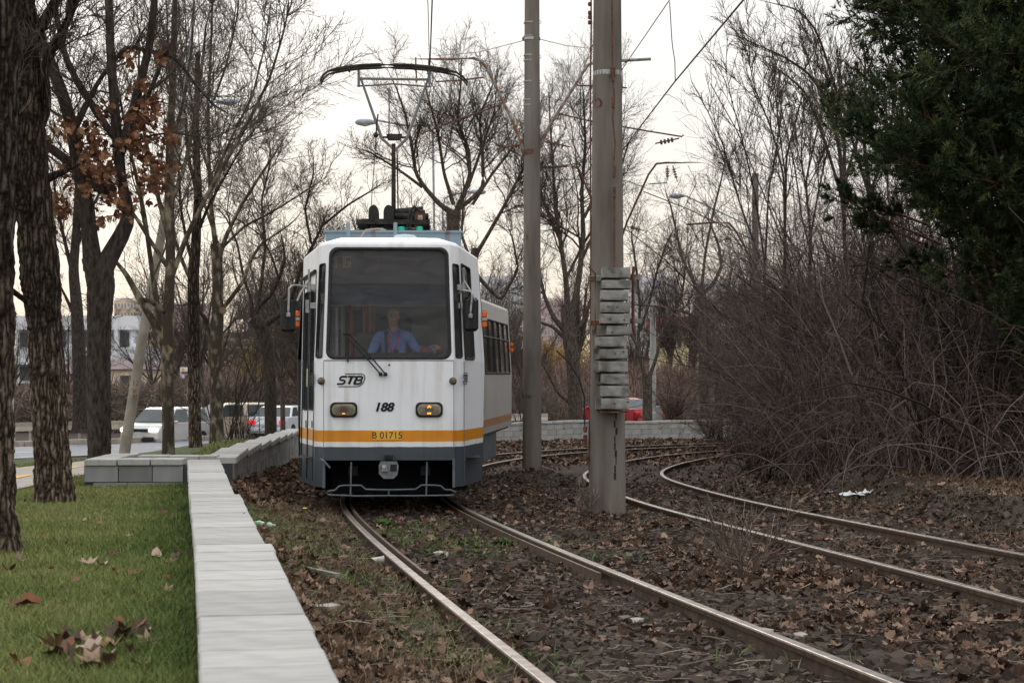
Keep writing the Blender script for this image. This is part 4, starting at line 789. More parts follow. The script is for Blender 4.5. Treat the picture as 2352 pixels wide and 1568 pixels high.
# headlights
for s, x in ((-1,-.553),(1,.497)):
    hl = thing('headlight', None, None, (x, -.0, 1.262), parent=tram)
    def rr2(w, h, r, n=6): return [(cx+r*math.cos(math.radians(a0+90*k/(n-1))), cz+r*math.sin(math.radians(a0+90*k/(n-1)))) for cx, cz, a0 in ((w/2-r,-h/2+r,-90),(w/2-r,h/2-r,0),(-w/2+r,h/2-r,90),(-w/2+r,-h/2+r,180)) for k in range(n)]
    MB().prism(rr2(.335,.185,.06), -.022, .02).build('headlight_frame', M['black'], hl, local=True)
    MB().prism(rr2(.285,.135,.06), -.028, -.020).build('reflector', M['reflector'], hl, local=True)
    MB().lathe((0,-.030,0), [(.052,.0),(.05,-.01),(.02,-.012)], 16, axis='y').build('lamp_bowl', mat('lamp_bowl', (.20,.14,.08), rough=.3), hl, local=True)
    MB().prism(rr2(.29,.14,.06), -.052, -.045).build('lens', M['lens'], hl, local=True)
    g = MB()
    if s > 0: g.box((0,-.056,.042),(.022,.006,.014)); g.box((-.018,-.056,.030),(.02,.006,.006), mtx=((.8,0,.6),(0,1,0),(-.6,0,.8))); g.box((.018,-.056,.030),(.02,.006,.006), mtx=((.8,0,-.6),(0,1,0),(.6,0,.8))); g.box((0,-.056,-.038),(.05,.006,.006)); g.box((0,-.056,-.05),(.046,.006,.006))
    else: g.box((0,-.056,-.045),(.035,.006,.010))
    g.build('filament', emit('filament_glow', (1,.30,.03), 3.2 if s > 0 else 2.2), hl, local=True)
# side marker knobs
for x in (-.83,.79): MB().lathe((x,-.0,1.615), [(.048,.03),(.048,-.005),(.03,-.02),(.028,-.02)], 14, axis='y').bev((x,-.045,1.615),(.072,.06,.058),.014).build('marker_knob', mat('knob', (.16,.12,.07), (.08,.06,.04), rough=.4, scale=20), tram, local=True)
# lettering
def poly_strip(pts, w): # flat ribbon along a path in x,z
    p = np.array(pts, float); t = np.gradient(p, axis=0); t /= np.linalg.norm(t, axis=1, keepdims=True)+1e-9; n = np.stack([-t[:, 1], t[:, 0]], 1)*w/2
    return p+n, p-n
def ribbon(mb, pts, w, y=-.004, mp=None):
    a, b_ = poly_strip(pts, w); n = len(a); v = [mp((x, y, z)) if mp else (x, y, z) for x, z in np.r_[a, b_]]
    mb.add(v, [(i, i+1, n+i+1, n+i) for i in range(n-1)])
M['ink'] = mat('black_lettering', (.012,.012,.012), rough=.5)
def text(s, size, loc, rot, m, parent, name='lettering', ext=.001, shear=0, sx=1, bold=0, align='CENTER'):
    cu = bpy.data.curves.new(name, 'FONT'); cu.body = s; cu.size = size; cu.align_x = align; cu.align_y = 'CENTER'; cu.shear = shear; cu.extrude = ext; cu.offset = bold
    o = bpy.data.objects.new(name, cu); COL.objects.link(o); o.data.materials.append(m)
    dg = bpy.context.evaluated_depsgraph_get(); me = bpy.data.meshes.new_from_object(o.evaluated_get(dg)); bpy.data.objects.remove(o)
    o = bpy.data.objects.new(name, me); COL.objects.link(o); o.parent = parent; o.location = loc; o.rotation_euler = rot; o.scale = (sx, 1, 1); return o
HP = math.pi/2
def logo(parent, loc, w, rz=0, sx=1.0):
    lg = thing('operator_logo', None, None, loc, rz, parent=parent)
    h = w*.45; mb = MB(); r = h*.42; x0, x1 = -w*.5, w*.40; sh = lambda z: z*.35
    def P(x, z): return (x+sh(z), z)
    path = [P(x0+.14*w, h*.5)]+[P(x1-r+r*math.sin(a), h*.5-r+r*math.cos(a)) for a in np.linspace(0, HP, 7)]+[P(x1-r+r*math.cos(a), -h*.5+r-r*math.sin(a)) for a in np.linspace(0, HP, 7)]+[P(x0+.06*w, -h*.5)]
    ribbon(mb, [(x*sx, z) for x, z in path], h*.065, y=0); mb.build('logo_border', M['ink'], lg, local=True)
    lt = MB(); hh = h*.62; z0 = -hh*.5; w_ = w*.24*sx; st = h*.145; K = lambda x0_, pts: [((x0_+px_*w_)+(z0+pz*hh)*.42, z0+pz*hh) for px_, pz in pts]
    xs_ = [-.50*w*sx, -.22*w*sx, .06*w*sx]
    ribbon(lt, K(xs_[0], [(1.0,.97),(.3,.97),(.1,.88),(.05,.72),(.15,.57),(.35,.52),(.7,.50),(.92,.42),(.98,.28),(.9,.1),(.7,.03),(-.05,.03)]), st, y=-.001)
    ribbon(lt, K(xs_[1], [(-.05,.97),(1.12,.97)]), st, y=-.001); ribbon(lt, K(xs_[1], [(.55,.97),(.55,0)]), st*1.35, y=-.0015)
    ribbon(lt, K(xs_[2], [(.15,1.0),(.15,0)]), st*1.3, y=-.0015)
    ribbon(lt, K(xs_[2], [(.1,.97),(.8,.97),(1.0,.88),(1.02,.72),(.9,.57),(.7,.52),(.1,.52)]), st, y=-.001); ribbon(lt, K(xs_[2], [(.1,.52),(.8,.52),(1.05,.42),(1.12,.26),(1.0,.1),(.8,.03),(.1,.03)]), st, y=-.002)
    lt.build('logo_lettering', M['ink'], lg, local=True)
    return lg
logo(tram, (-.44, -.006, 1.625), .345)
a_ = math.atan2(1.3, .3)
logo(tram, (.953, .205, 1.645), .31, math.atan2(1.30, .30), 1); logo(tram, (-.955, .215, 1.635), .31, -math.atan2(1.30, .30), 1)
text('188', .145, (-.065, -.006, 1.29), (HP,0,0), M['ink'], tram, 'fleet_number', shear=.25, bold=.006, sx=1.08)
MB().box((-.02,-.004,.947),(.35,.006,.115)).build('number_plate', mat('plate_yellow', (.78,.42,.06)), tram, local=True)
text('B 01715', .115, (-.02,-.009,.945), (HP,0,0), mat('plate_ink', (.07,.035,.01)), tram, 'plate_lettering', sx=.98)
# wipers
wp = thing('wiper', None, None, (0,0,0), parent=tram)
MB().tube([(-.10,-.05,1.70),(-.30,-.06,1.93),(-.55,-.03,2.20)], .010, 6).tube([(-.04,-.05,1.70),(-.25,-.055,1.95),(-.49,-.03,2.20)], .010, 6).tube([(-.56,-.03,2.20),(-.47,-.03,2.20)], .012, 6).build('wiper_arm', M['black'], wp, local=True)
MB().box((-.495,.0,2.20),(.018,.03,.70), mtx=((1,0,.02),(0,1,.07),(0,0,1))).build('wiper_blade', M['black'], wp, local=True)
for x in (-.10,-.04): MB().lathe((x,-.03,1.70), [(.024,.03),(.024,-.02),(.012,-.028)], 10, axis='y').build('wiper_pivot', M['black'], wp, local=True)
MB().lathe((.005,-.0,1.815), [(.012,.01),(.012,-.01),(.006,-.02)], 8, axis='y').build('washer_nozzle', M['black'], tram, local=True)
# coupler
cp = thing('coupler', None, None, (.0, -.05, .53), parent=tram); M['cpl'] = mat('coupler_grey', (.12,.14,.15), (.22,.23,.24), rough=.5, scale=14)
MB().prism([(-.12,.05),(-.10,.10),(.10,.10),(.12,.04),(.11,-.06),(.06,-.11),(-.06,-.11),(-.12,-.05)], -.06, .12).build('coupler_head', M['cpl'], cp, local=True)
MB().box((-.05,-.075,.02),(.07,.05,.07), taper=.7).lathe((-.055,-.10,.02), [(.02,.02),(.026,0),(.016,-.012)], 10, axis='y').build('coupler_cone', M['alu'], cp, local=True)
MB().prism([(.02,.065),(.10,.065),(.10,-.02),(.02,-.02)], -.064, -.058).build('coupler_socket', M['dark'], cp, local=True)
MB().box((0,.25,-.0),(.12,.5,.1)).box((0,-.02,.15),(.11,.06,.06)).build('drawbar', M['grime'], cp, local=True); MB().cyl((-.15,-.03,.115),(.15,-.03,.115),.010,8).build('coupler_pin', M['grime'], cp, local=True)
# lifeguard bar
lgd = thing('lifeguard', None, None, (0,0,0), parent=tram); zt = .275; zb = .205
path = [(-.73,-.05,.22),(-.77,-.05,.245),(-.73,-.05,.27),(-.66,-.05,.275),(-.61,-.05,.325),(-.55,-.05,.335),(-.34,-.05,.335),(-.28,-.05,.285),(-.05,-.05,.28),(.05,-.05,.28),(.33,-.05,.285),(.40,-.05,.335),(.56,-.05,.335),(.64,-.05,.325),(.69,-.05,.28),(.77,-.05,.275),(.82,-.05,.245),(.79,-.05,.21),(.30,-.05,.205),(.0,-.05,.207),(-.4,-.05,.205),(-.73,-.05,.22)]
MB().tube(path, .0115, 6).build('guard_hoop', M['greyp'], lgd, local=True)
for x in (-.47,.46): MB().tube([(x+.01,-.03,.62),(x,-.05,.20)], .011, 6).build('guard_hanger', M['greyp'], lgd, local=True)
MB().tube([(0,-.05,.283),(0,-.05,.207)], .010, 6).build('guard_hanger', M['greyp'], lgd, local=True)
MB().tube([(-.84,-.02,.66),(-.80,-.05,.64),(-.72,-.04,.55)], .014, 6).build('step_pipe', M['greyp'], tram, local=True)
# mirrors
def mirror(x, z, y, tilt, arm):
    m_ = thing('mirror', None, None, (x, y, z), tilt, parent=tram)
    MB().bev((0,0,0),(.185,.09,.42),.035).build('mirror_housing', M['black'], m_, smooth=False, local=True)
    MB().box((.01,-.048,.02),(.05,.008,.36)).build('mirror_rib', M['dark'], m_, local=True)
    MB().tube(arm, .014, 6).bev((arm[-1][0],arm[-1][1],arm[-1][2]+.0),(.05,.04,.06),.01).build('mirror_arm', M['alu'], m_, local=True)
mirror(-1.245, 2.43, .12, .15, [(.34,.10,.30),(.14,.02,.37),(.05,-.03,.365),(.01,-.05,.33),(.0,-.06,.05),(.0,-.06,-.0)])
mirror(1.015, 2.44, .10, -.1, [(-.20,.1,.24),(-.1,-.0,.30),(.0,-.03,.285),(.02,-.05,.25),(.0,-.06,.04),(.0,-.06,-.02)])
for s, x in ((-1,-.99),(1,.93)):
    hg = MB(); hg.cyl((x,.16,2.84),(x,.16,2.72),.024,8); hg.cyl((x+.02*s,.18,2.62),(x+.02*s,.18,2.46),.024,8); hg.cyl((x,.15,3.0) if s < 0 else (x,.13,3.02),(x-.0,.16,2.84),.012,6); hg.tube([(x,.15,2.86),(x+s*.10,.10,2.70),(x+s*.14,.06,2.60)],.012,6)
    hg.box((x-.05*s,.17,2.78),(.07,.02,.07)).box((x-.05*s,.17,2.55),(.07,.02,.07)); hg.build('mirror_hinge', M['alu'], tram, local=True)
# indicators
for s in (-1,1):
    i_ = thing('indicator', None, None, (s*1.225, 1.42, 2.42), parent=tram)
    for dz in (-.065,.065): MB().bev((0,0,dz),(.07,.05,.095),.02).build('amber_lens', M['orangel'], i_, local=True)
    MB().box((0,0,0),(.075,.055,.04)).build('indicator_clip', M['alu'], i_, local=True)
# --- cab interior seen through the windscreen
cab = thing('cab', None, None, (0,0,0), parent=tram)
M['board'] = mat('display_board', (.05,.048,.047), (.075,.07,.068), rough=.8, scale=3); M['visor'] = mat('sun_visor_band', (.016,.02,.034), (.028,.032,.048), scale=2)
M['lin'] = mat('cab_lining', (.22,.22,.21), (.38,.36,.33), scale=2); M['orangep'] = mat('orange_pole', (.42,.085,.025), rough=.5); M['red'] = mat('red_panel', (.35,.05,.03), (.2,.04,.03), scale=3)
MB().box((0,.22,3.03),(1.46,.10,.42)).build('destination_display', M['board'], cab, local=True)
MB().box((0,.26,2.70),(1.48,.10,.26)).build('sun_visor', M['visor'], cab, local=True)
MB().box((0,.30,2.565),(1.5,.04,.035)).build('visor_rail', mat('visor_rail', (.28,.27,.25)), cab, local=True)
MB().box((0,.35,1.86),(1.62,.5,.10)).box((.15,.42,1.93),(.9,.3,.07)).build('dashboard', M['dark'], cab, local=True)
MB().box((.55,2.0,2.3),(1.1,.05,1.6)).build('cab_partition', M['lin'], cab, local=True)
MB().box((0,6,2.95),(2.2,9,.05)).build('ceiling_panel', M['lin'], cab, local=True); MB().box((0,6,.9),(2.2,9.5,.06)).build('floor_panel', M['dark'], cab, local=True)
MB().box((0,10.5,2.0),(2.2,.05,2.2)).build('rear_bulkhead', M['dark'], cab, local=True)
for x, y in ((-.52,1.5),(-.36,2.1),(-.30,3.4),(-.02,2.02)): MB().cyl((x,y,.95),(x,y,2.9),.028 if y < 3 else .045,8).build('grab_pole', M['orangep'] if y != 2.02 else M['black'], cab, local=True)
MB().cyl((-.68,.9,1.8),(-.68,.9,2.55),.02,6).build('grab_pole', M['alu'], cab, local=True); MB().cyl((-.62,1.3,1.8),(-.62,1.3,2.6),.03,6).build('grab_pole', M['lin'], cab, local=True)
MB().bev((-.30,1.7,2.0),(.42,.08,.5),.06).build('seat_back', mat('seat_shell', (.17,.18,.17)), cab, local=True)
MB().bev((.04,1.32,2.1),(.46,.12,.8),.08).build('driver_seat', M['dark'], cab, local=True)
MB().cyl((.57,.62,1.85),(.57,.62,2.0),.016,8).lathe((.57,.62,2.0),[(.02,-.015),(.034,-.0),(.034,.02),(.02,.035)],12).build('control_lever', M['alu'], cab, local=True)
MB().bev((.53,.85,2.0),(.30,.30,.1),.03).build('side_console', M['red'], cab, local=True)
MB().bev((.08,.50,1.985),(.07,.06,.05),.012).build('ticket_stand', M['black'], cab, local=True)
MB().box((.73,1.3,2.2),(.02,.6,.7)).build('side_curtain', M['lin'], cab, local=True)
M['led'] = mat('amber_dots', (.30,.22,.12)); M['led2'] = mat('faint_dots', (.13,.10,.075))
FONT = {'1':'01100 11100 01100 01100 01100 01100 01100','6':'11111 11000 11000 11111 11011 11011 11111','P':'111 101 111 100 100','L':'100 100 100 100 111','A':'111 101 111 101 101','T':'111 010 010 010 010','F':'111 100 110 100 100','.':'0 0 0 0 1','I':'1 1 1 1 1','E':'111 100 110 100 111','R':'111 101 110 101 101',' ':'0 0 0 0 0'}
def dots(s, x, z, p, r, m, nm):
    mb = MB()
    for ch in s:
        rows = FONT[ch].split()
        for j, row in enumerate(rows):
            for i, c in enumerate(row):
                if c == '1': mb.box((x+i*p, .165, z-j*p), (r*2, .006, r*2))
        x += (len(rows[0])+1)*p
    mb.build(nm, m, cab, local=True)
dots('16', -.69, 3.15, .021, .0075, M['led'], 'display_route_number'); dots('PLATF. PIPERA', -.37, 3.14, .019, .005, M['led2'], 'display_destination')
# --- rooftop gear
MB().box((.0,5.2,3.545),(1.92,3.4,.34)).box((0,5.2,3.725),(1.98,3.46,.03)).build('roof_equipment_box', M['bluebox'], tram, local=True)
MB().lathe((.19,.9,3.37), [(.10,0),(.10,.04),(.165,.045),(.165,.07),(.12,.11),(.03,.12)], 20).build('roof_vent', mat('vent_paint', (.5,.56,.6)), tram, local=True)
MB().lathe((.42,.9,3.40), [(.045,0),(.04,.03),(.01,.04)], 12).build('roof_dome', mat('dome_white', (.6,.6,.62)), tram, local=True)
for x in (-.63,.03): MB().bev((x,3.2,3.66),(.055,.05,.34),.015).build('lifting_lug', M['bluebox'], tram, local=True)
MB().tube([(-.50,3.1,3.55),(-.38,3.15,3.72),(-.22,3.2,3.74),(-.1,3.2,3.72)], .012, 6).build('roof_cable', mat('frayed_cable', (.4,.32,.24)), tram, local=True)
pan = thing('pantograph', None, None, (.0, 4.7, 0), parent=tram)
g = MB(); g.box((-.02,.0,3.93),(1.08,.75,.07)).box((0,.0,3.80),(.9,.6,.08))
g.build('base_frame', M['grime'], pan, local=True)
for x in (-.46,.46):
    ins = MB(); ins.lathe((x,-.3,3.74), [(.05,0)]+[p for k in range(5) for p in ((.095,.012+.03*k),(.055,.026+.03*k))]+[(.05,.17)], 14); ins.build('insulator', M['grime'], pan, local=True)
for x in (-.31,-.09): MB().prism([(x+.075*math.cos(a), 4.08+.11*math.sin(a)) for a in np.linspace(0, math.pi, 9)]+[(x-.075,3.85),(x+.075,3.85)], -.25, .1).build('spring_barrel', M['black'], pan, local=True)
g = MB(); g.cyl((.0,0,4.10),(.42,0,4.14),.055,10); g.cyl((-.0,-.1,4.03),(.5,-.1,4.03),.05,10); g.cyl((-.5,.05,3.97),(.52,.05,3.97),.04,8); g.build('damper_tubes', M['grime'], pan, local=True)
MB().bev((.37,-.32,3.98),(.16,.06,.26),.01).build('junction_box', M['rust'], pan, local=True); MB().box((.375,-.355,3.98),(.07,.006,.10)).build('warning_plate', mat('worn_plate', (.55,.5,.45), (.3,.15,.08), scale=40), pan, local=True)
for x in (.10,.37): MB().lathe((x,-.35,3.80), [(.052,0),(.052,.05),(.04,.06)], 12).build('green_isolator', mat('green_isolator', (.02,.55,.36), rough=.4), pan, local=True)
MB().tube([(.22,-.35,3.84),(.24,-.36,3.95),(.27,-.36,4.08),(.33,-.36,4.13),(.38,-.35,4.08)], .020, 8).tube([(.18,-.35,3.84),(.205,-.36,3.97),(.23,-.36,4.10),(.29,-.36,4.16),(.35,-.35,4.10)], .018, 8).build('power_cable', M['black'], pan, local=True)
MB().lathe((-.34,-.36,3.80),[(.03,-.012),(.06,-.01),(.06,.01),(.03,.012)],16,axis='x').build('rope_pulley', M['grime'], pan, local=True)
MB().tube([(-.34,-.36,3.80),(-.335,-.3,4.3),(-.29,-.1,5.0),(-.28,-.05,5.25)], .006, 4).tube([(-.275,-.05,5.28),(-.27,-.05,5.4),(-.25,-.05,5.55)], .012, 5).lathe((-.28,-.05,5.24),[(.02,-.04),(.045,0),(.02,.04)],8).build('pull_rope', M['black'], pan, local=True)
X = lambda px: (px-905)/154.5; Z = lambda py: 1.70-(py-HY)/154.5+.0
g = MB(); g.cyl((-.02,0,3.93),(-.02,0,Z(330)),.036,10,.032).cyl((.05,.06,3.9),(.03,.06,Z(340)),.012,6); g.build('lower_arm', M['grime'], pan, local=True)
MB().cyl((X(872),0,Z(315)),(X(945),0,Z(315)),.016,8).prism([(X(885),Z(308)),(X(922),Z(308)),(X(918),Z(322)),(X(889),Z(322))],-.05,.05).build('knee_joint', M['grime'], pan, local=True)
M['pbl'] = mat('worn_blue_steel', (.14,.17,.20), (.24,.2,.17), rough=.5, scale=9, stretch=(1,1,.4))
for a, c in ((875,826),(932,982)): MB().tube([(X(905),0,Z(345)),(X(a),0,Z(318)),(X(c),0,Z(178))], [.02,.024,.017], 8).build('upper_arm', M['pbl'], pan, local=True)
g = MB(); g.cyl((X(822),0,Z(181)),(X(984),0,Z(182)),.02,8); g.tube([(X(818),.1,Z(196)),(X(870),.1,Z(193)),(X(900),.1,Z(190)),(X(984),.1,Z(196))],.014,6)
for x in (822,984): g.box((X(x),.05,Z(180)),(.035,.2,.22))
g.cyl((X(891),.0,Z(315)),(X(892),.05,Z(200)),.012,6).box((X(892),.04,Z(212)),(.05,.03,.1)); g.build('head_frame', M['pbl'], pan, local=True)
bow = [(735,192),(741,178),(752,168),(770,163),(795,158),(830,154),(870,152),(905,152),(945,153),(990,157),(1020,162),(1045,168),(1060,177),(1072,192)]
for yy, r_ in ((-.12,.026),(.14,.022)): MB().tube([(X(a),yy,Z(c)) for a, c in bow], [r_*.6]*3+[r_]*8+[r_*.6]*3, 8).build('contact_shoe', M['grime'], pan, local=True)
for sgn, xs in ((-1,(775,800)),(1,(1000,1025))):
    for xx in xs: MB().box((X(xx),0,Z(161)),(.03,.3,.03)).build('shoe_clip', M['grime'], pan, local=True)
# --- second tram section round the bend
sec = thing('rear_section', None, None, (0,0,0), parent=tram)
SM = MB(); Lb = 6.0
# pose in tram space: world point (-1.70,34.0) heading 5.2 degrees to the right
wr = Matrix.Rotation(-math.radians(4.9), 4, 'Z'); Mw = Matrix.Translation((-1.715, 34.0, ZC-1.86)) @ wr
tram_w = Matrix.Translation(tram.location) @ Matrix.Rotation(math.radians(2.7), 4, 'Z'); Ml = tram_w.inverted() @ Mw
sec.matrix_local = Ml
def hwid(z): return 1.2-.075*np.clip((z-1.9)/1.2, 0, 1)-.03*np.clip((.8-z)/.4, 0, 1)
for s in (-1,1):
    def qd(y0, y1, z0, z1):
        c = [(s*hwid(z0),y0,z0),(s*hwid(z0),y1,z0),(s*hwid(z1),y1,z1),(s*hwid(z1),y0,z1)]; return c if s > 0 else [c[1],c[0],c[3],c[2]]
    for z0, z1 in ((.75,1.3),(1.3,1.84),(2.92,3.2)): panel(SM, qd(0, Lb, z0, z1), None, 6, 2)
    panel(SM, qd(0,.25,1.84,2.92)); panel(SM, qd(Lb-.35,Lb,1.84,2.92))
    nw = 5
    for k in range(nw):
        y0 = .25+k*(Lb-.6)/nw; y1 = .25+(k+1)*(Lb-.6)/nw; c = qd(y0, y1, 1.84, 2.92); h = (.03,.02,.97,.98,.05); panel(SM, c, h); w_ = window(sec, c, h, M['pane'], .04, 'side_window')
        a_, b_ = bil(c, .04, .66), bil(c, .96, .66); MB().tube([a_, b_], .018, 4).build('window_rail', M['black'], w_, local=True)
    c = [(s*hwid(.75),Lb,.75),(s*(.95),Lb+1.1,.75),(s*.88,Lb+1.1,3.2),(s*hwid(3.2),Lb,3.2)]; panel(SM, c if s > 0 else [c[1],c[0],c[3],c[2]], None, 1, 3)
    i_ = thing('indicator', None, None, (s*1.235, Lb-.2, 2.35), parent=None); i_.parent = None; bpy.data.objects.remove(i_)
    for dz in (-.06,.06): MB().bev((s*1.21, Lb-.15, 2.42+dz),(.08,.05,.09),.02).build('amber_lens', M['orangel'], sec, local=True)
rg_ = np.array([(-hwid(3.2),-.05,3.2),(hwid(3.2),-.05,3.2),(hwid(3.2),Lb,3.2),(.88,Lb+1.1,3.2),(-.88,Lb+1.1,3.2),(-hwid(3.2),Lb,3.2)]); lv = [rg_]
for k, dz in ((.02,.04),(.08,.075),(.25,.11),(.6,.14)): r = rg_.copy(); r[:, 0] *= 1-k; r[:, 2] += dz; lv.append(r)
n = 6; SM.add(np.concatenate(lv), [(i*n+j, i*n+(j+1)%n, (i+1)*n+(j+1)%n, (i+1)*n+j) for i in range(4) for j in range(n)]+[tuple(range(4*n,5*n))])
SM.add([(-1.2,0,.7),(1.2,0,.7),(hwid(3.2),0,3.25),(-hwid(3.2),0,3.25)], [(0,1,2,3)])
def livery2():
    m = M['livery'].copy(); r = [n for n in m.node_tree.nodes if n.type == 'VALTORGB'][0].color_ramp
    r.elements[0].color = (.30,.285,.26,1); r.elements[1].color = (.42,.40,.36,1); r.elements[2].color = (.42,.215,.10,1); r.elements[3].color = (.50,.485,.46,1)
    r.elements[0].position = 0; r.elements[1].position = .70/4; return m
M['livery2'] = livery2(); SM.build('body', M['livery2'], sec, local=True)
for y0, y1 in ((.35,1.3),(1.33,2.3),(2.33,3.0)):
    for s in (-1,1): MB().box((s*1.13,(y0+y1)/2,.49),(.04,y1-y0,.52)).build('skirt_panel', M['greyp'], sec, local=True)
MB().box((0,3.2,.72),(2.2,6.2,.06)).box((0,4.6,.45),(1.5,.3,.3)).build('underframe', M['dark'], sec, local=True)
for yb in (3.6,5.2):
    for s in (-1,1): MB().lathe((s*.7525,yb,.40),[(.33,-.06),(.35,-.055),(.35,.05),(.28,.05),(.06,.07)],20,axis='x').build('wheel', M['grime'], sec, local=True)
MB().box((0,3,1.9),(2.1,5,.05)).build('floor_panel', M['dark'], sec, local=True)
for y in (1,2,3,4,5):
    for x in (-.7,.7): MB().bev((x,y,2.15),(.5,.1,.6),.05).build('seat_back', M['red'], sec, local=True)
bl = MB()
for k in range(9): bl.bev((0,11.15+k*.10-.0,2.0),(2.05 if k % 2 else 2.2,.08,2.3),.04)
bl.build('bellows', M['black'], tram, local=True)
MB().bev((1.12,11.3,3.15),(.18,.3,.18),.03).build('marker_lamp_box', M['grime'], tram, local=True)

# ---------------------------------------------------------------- the driver
def skin_body(name, verts, edges, rad, m, parent, lvl=2, root=0):
    me = bpy.data.meshes.new(name); me.from_pydata(verts, edges, []); o = bpy.data.objects.new(name, me); COL.objects.link(o)
    o.modifiers.new('s', 'SKIN').use_smooth_shade = True
    for i, r in enumerate(rad): sv = me.skin_vertices[0].data[i]; sv.radius = (r, r) if not isinstance(r, tuple) else r; sv.use_root = (i == root)
    sb = o.modifiers.new('u', 'SUBSURF'); sb.levels = lvl; sb.render_levels = lvl
    dg = bpy.context.evaluated_depsgraph_get(); me2 = bpy.data.meshes.new_from_object(o.evaluated_get(dg)); bpy.data.objects.remove(o)
    o = bpy.data.objects.new(name, me2); COL.objects.link(o); o.data.materials.clear(); o.data.materials.append(m); o.parent = parent
    for p in me2.polygons: p.use_smooth = True
    return o
dp = tram_w @ Vector((.04, 1.0, 1.56))
drv = thing('person', 'tram driver in blue shirt with red lanyard sitting behind the windscreen', 'person', tuple(dp), math.radians(2.7))
M['shirt'] = mat('blue_shirt', (.13,.21,.50), (.22,.33,.66), rough=.85, scale=14, bump=.006); M['skin'] = mat('skin', (.42,.24,.17), (.5,.3,.22), rough=.6, scale=8); M['hair'] = mat('dark_hair', (.04,.032,.028), (.09,.075,.06), rough=.7, scale=30)
M['cloth'] = mat('dark_trousers', (.02,.022,.03))
# origin at the seat; y towards the camera is negative
V = [(0,.05,.08),(0,.06,.28),(0,.07,.48),(0,.06,.63),(0,.03,.70),(0,.01,.76),
     (-.19,.05,.62),(-.27,-.02,.44),(-.30,-.16,.34),(-.20,-.28,.36),
     (.19,.05,.62),(.31,.0,.45),(.42,-.16,.43),(.52,-.32,.485),
     (-.12,-.15,.08),(-.16,-.45,.06),(-.16,-.5,-.38),(.12,-.15,.08),(.16,-.45,.06),(.16,-.5,-.38)]
E = [(0,1),(1,2),(2,3),(3,4),(4,5),(3,6),(6,7),(7,8),(8,9),(3,10),(10,11),(11,12),(12,13),(0,14),(14,15),(15,16),(0,17),(17,18),(18,19)]
Rr = [(.17,.13),(.175,.13),(.18,.125),(.14,.10),(.06,.06),(.055,.06),(.085,.08),(.062,.062),(.05,.05),(.034,.034),(.085,.08),(.062,.062),(.05,.05),(.034,.034),(.10,.09),(.075,.075),(.05,.05),(.10,.09),(.075,.075),(.05,.05)]
skin_body('body', V, E, Rr, M['shirt'], drv)
# head: one shaped surface
hv = []; nn = 20; prof = [(-.115,.030),(-.105,.052),(-.08,.064),(-.05,.070),(-.02,.074),(.01,.078),(.04,.082),(.07,.078),(.095,.062),(.112,.035),(.118,.006)]
for z_, r_ in prof:
    for k in range(nn):
        a = 2*math.pi*k/nn; x, y = math.sin(a)*r_*.92, -math.cos(a)*r_*1.12
        f_ = max(0, math.cos(a))
        if z_ < -.04: y -= .012*f_
        if f_ > .93 and -.05 < z_ < .02: y -= .022*(1-abs(z_+.02)/.035) if abs(z_+.02) < .035 else 0
        if .0 < z_ < .03 and .55 < f_ < .93: y += .008
        hv.append((x, y, z_))
hf = [(i*nn+j, i*nn+(j+1)%nn, (i+1)*nn+(j+1)%nn, (i+1)*nn+j) for i in range(len(prof)-1) for j in range(nn)]+[tuple(range(nn-1,-1,-1)), tuple(range((len(prof)-1)*nn, len(prof)*nn))]
hc = np.array([0,-.01,.875]); MB().add(np.array(hv)+hc, hf).tube([hc+[0,.03,-.2],hc+[0,.01,-.09]],[.062,.055],12).build('head', M['skin'], drv, smooth=True, local=True)
g = MB()
for s in (-1,1): g.lathe(hc+[s*.028,-.082,.012], [(.0095,.006),(.0095,-.002),(.004,-.005)], 8, axis='y')
g.build('eye', M['ink'], drv, local=True)
MB().box(hc+[0,-.086,-.062],(.045,.006,.006)).build('mouth', mat('lips', (.28,.11,.09)), drv, local=True)
for s in (-1,1): MB().bev(hc+[s*.074,.01,0],(.016,.035,.055),.006).build('ear', M['skin'], drv, local=True)
hh = np.array(hv).reshape(len(prof), nn, 3); hr = hh[5:].copy(); c_ = hr.mean((0,1)); hr = hr*1.07; hr[..., 1] += .018; hr[..., 2] += .006; nl = len(hr)
MB().add(hr.reshape(-1,3)+hc, [(i*nn+j, i*nn+(j+1)%nn, (i+1)*nn+(j+1)%nn, (i+1)*nn+j) for i in range(nl-1) for j in range(nn)]+[tuple(range((nl-1)*nn, nl*nn))]).build('hair', M['hair'], drv, smooth=True, local=True)
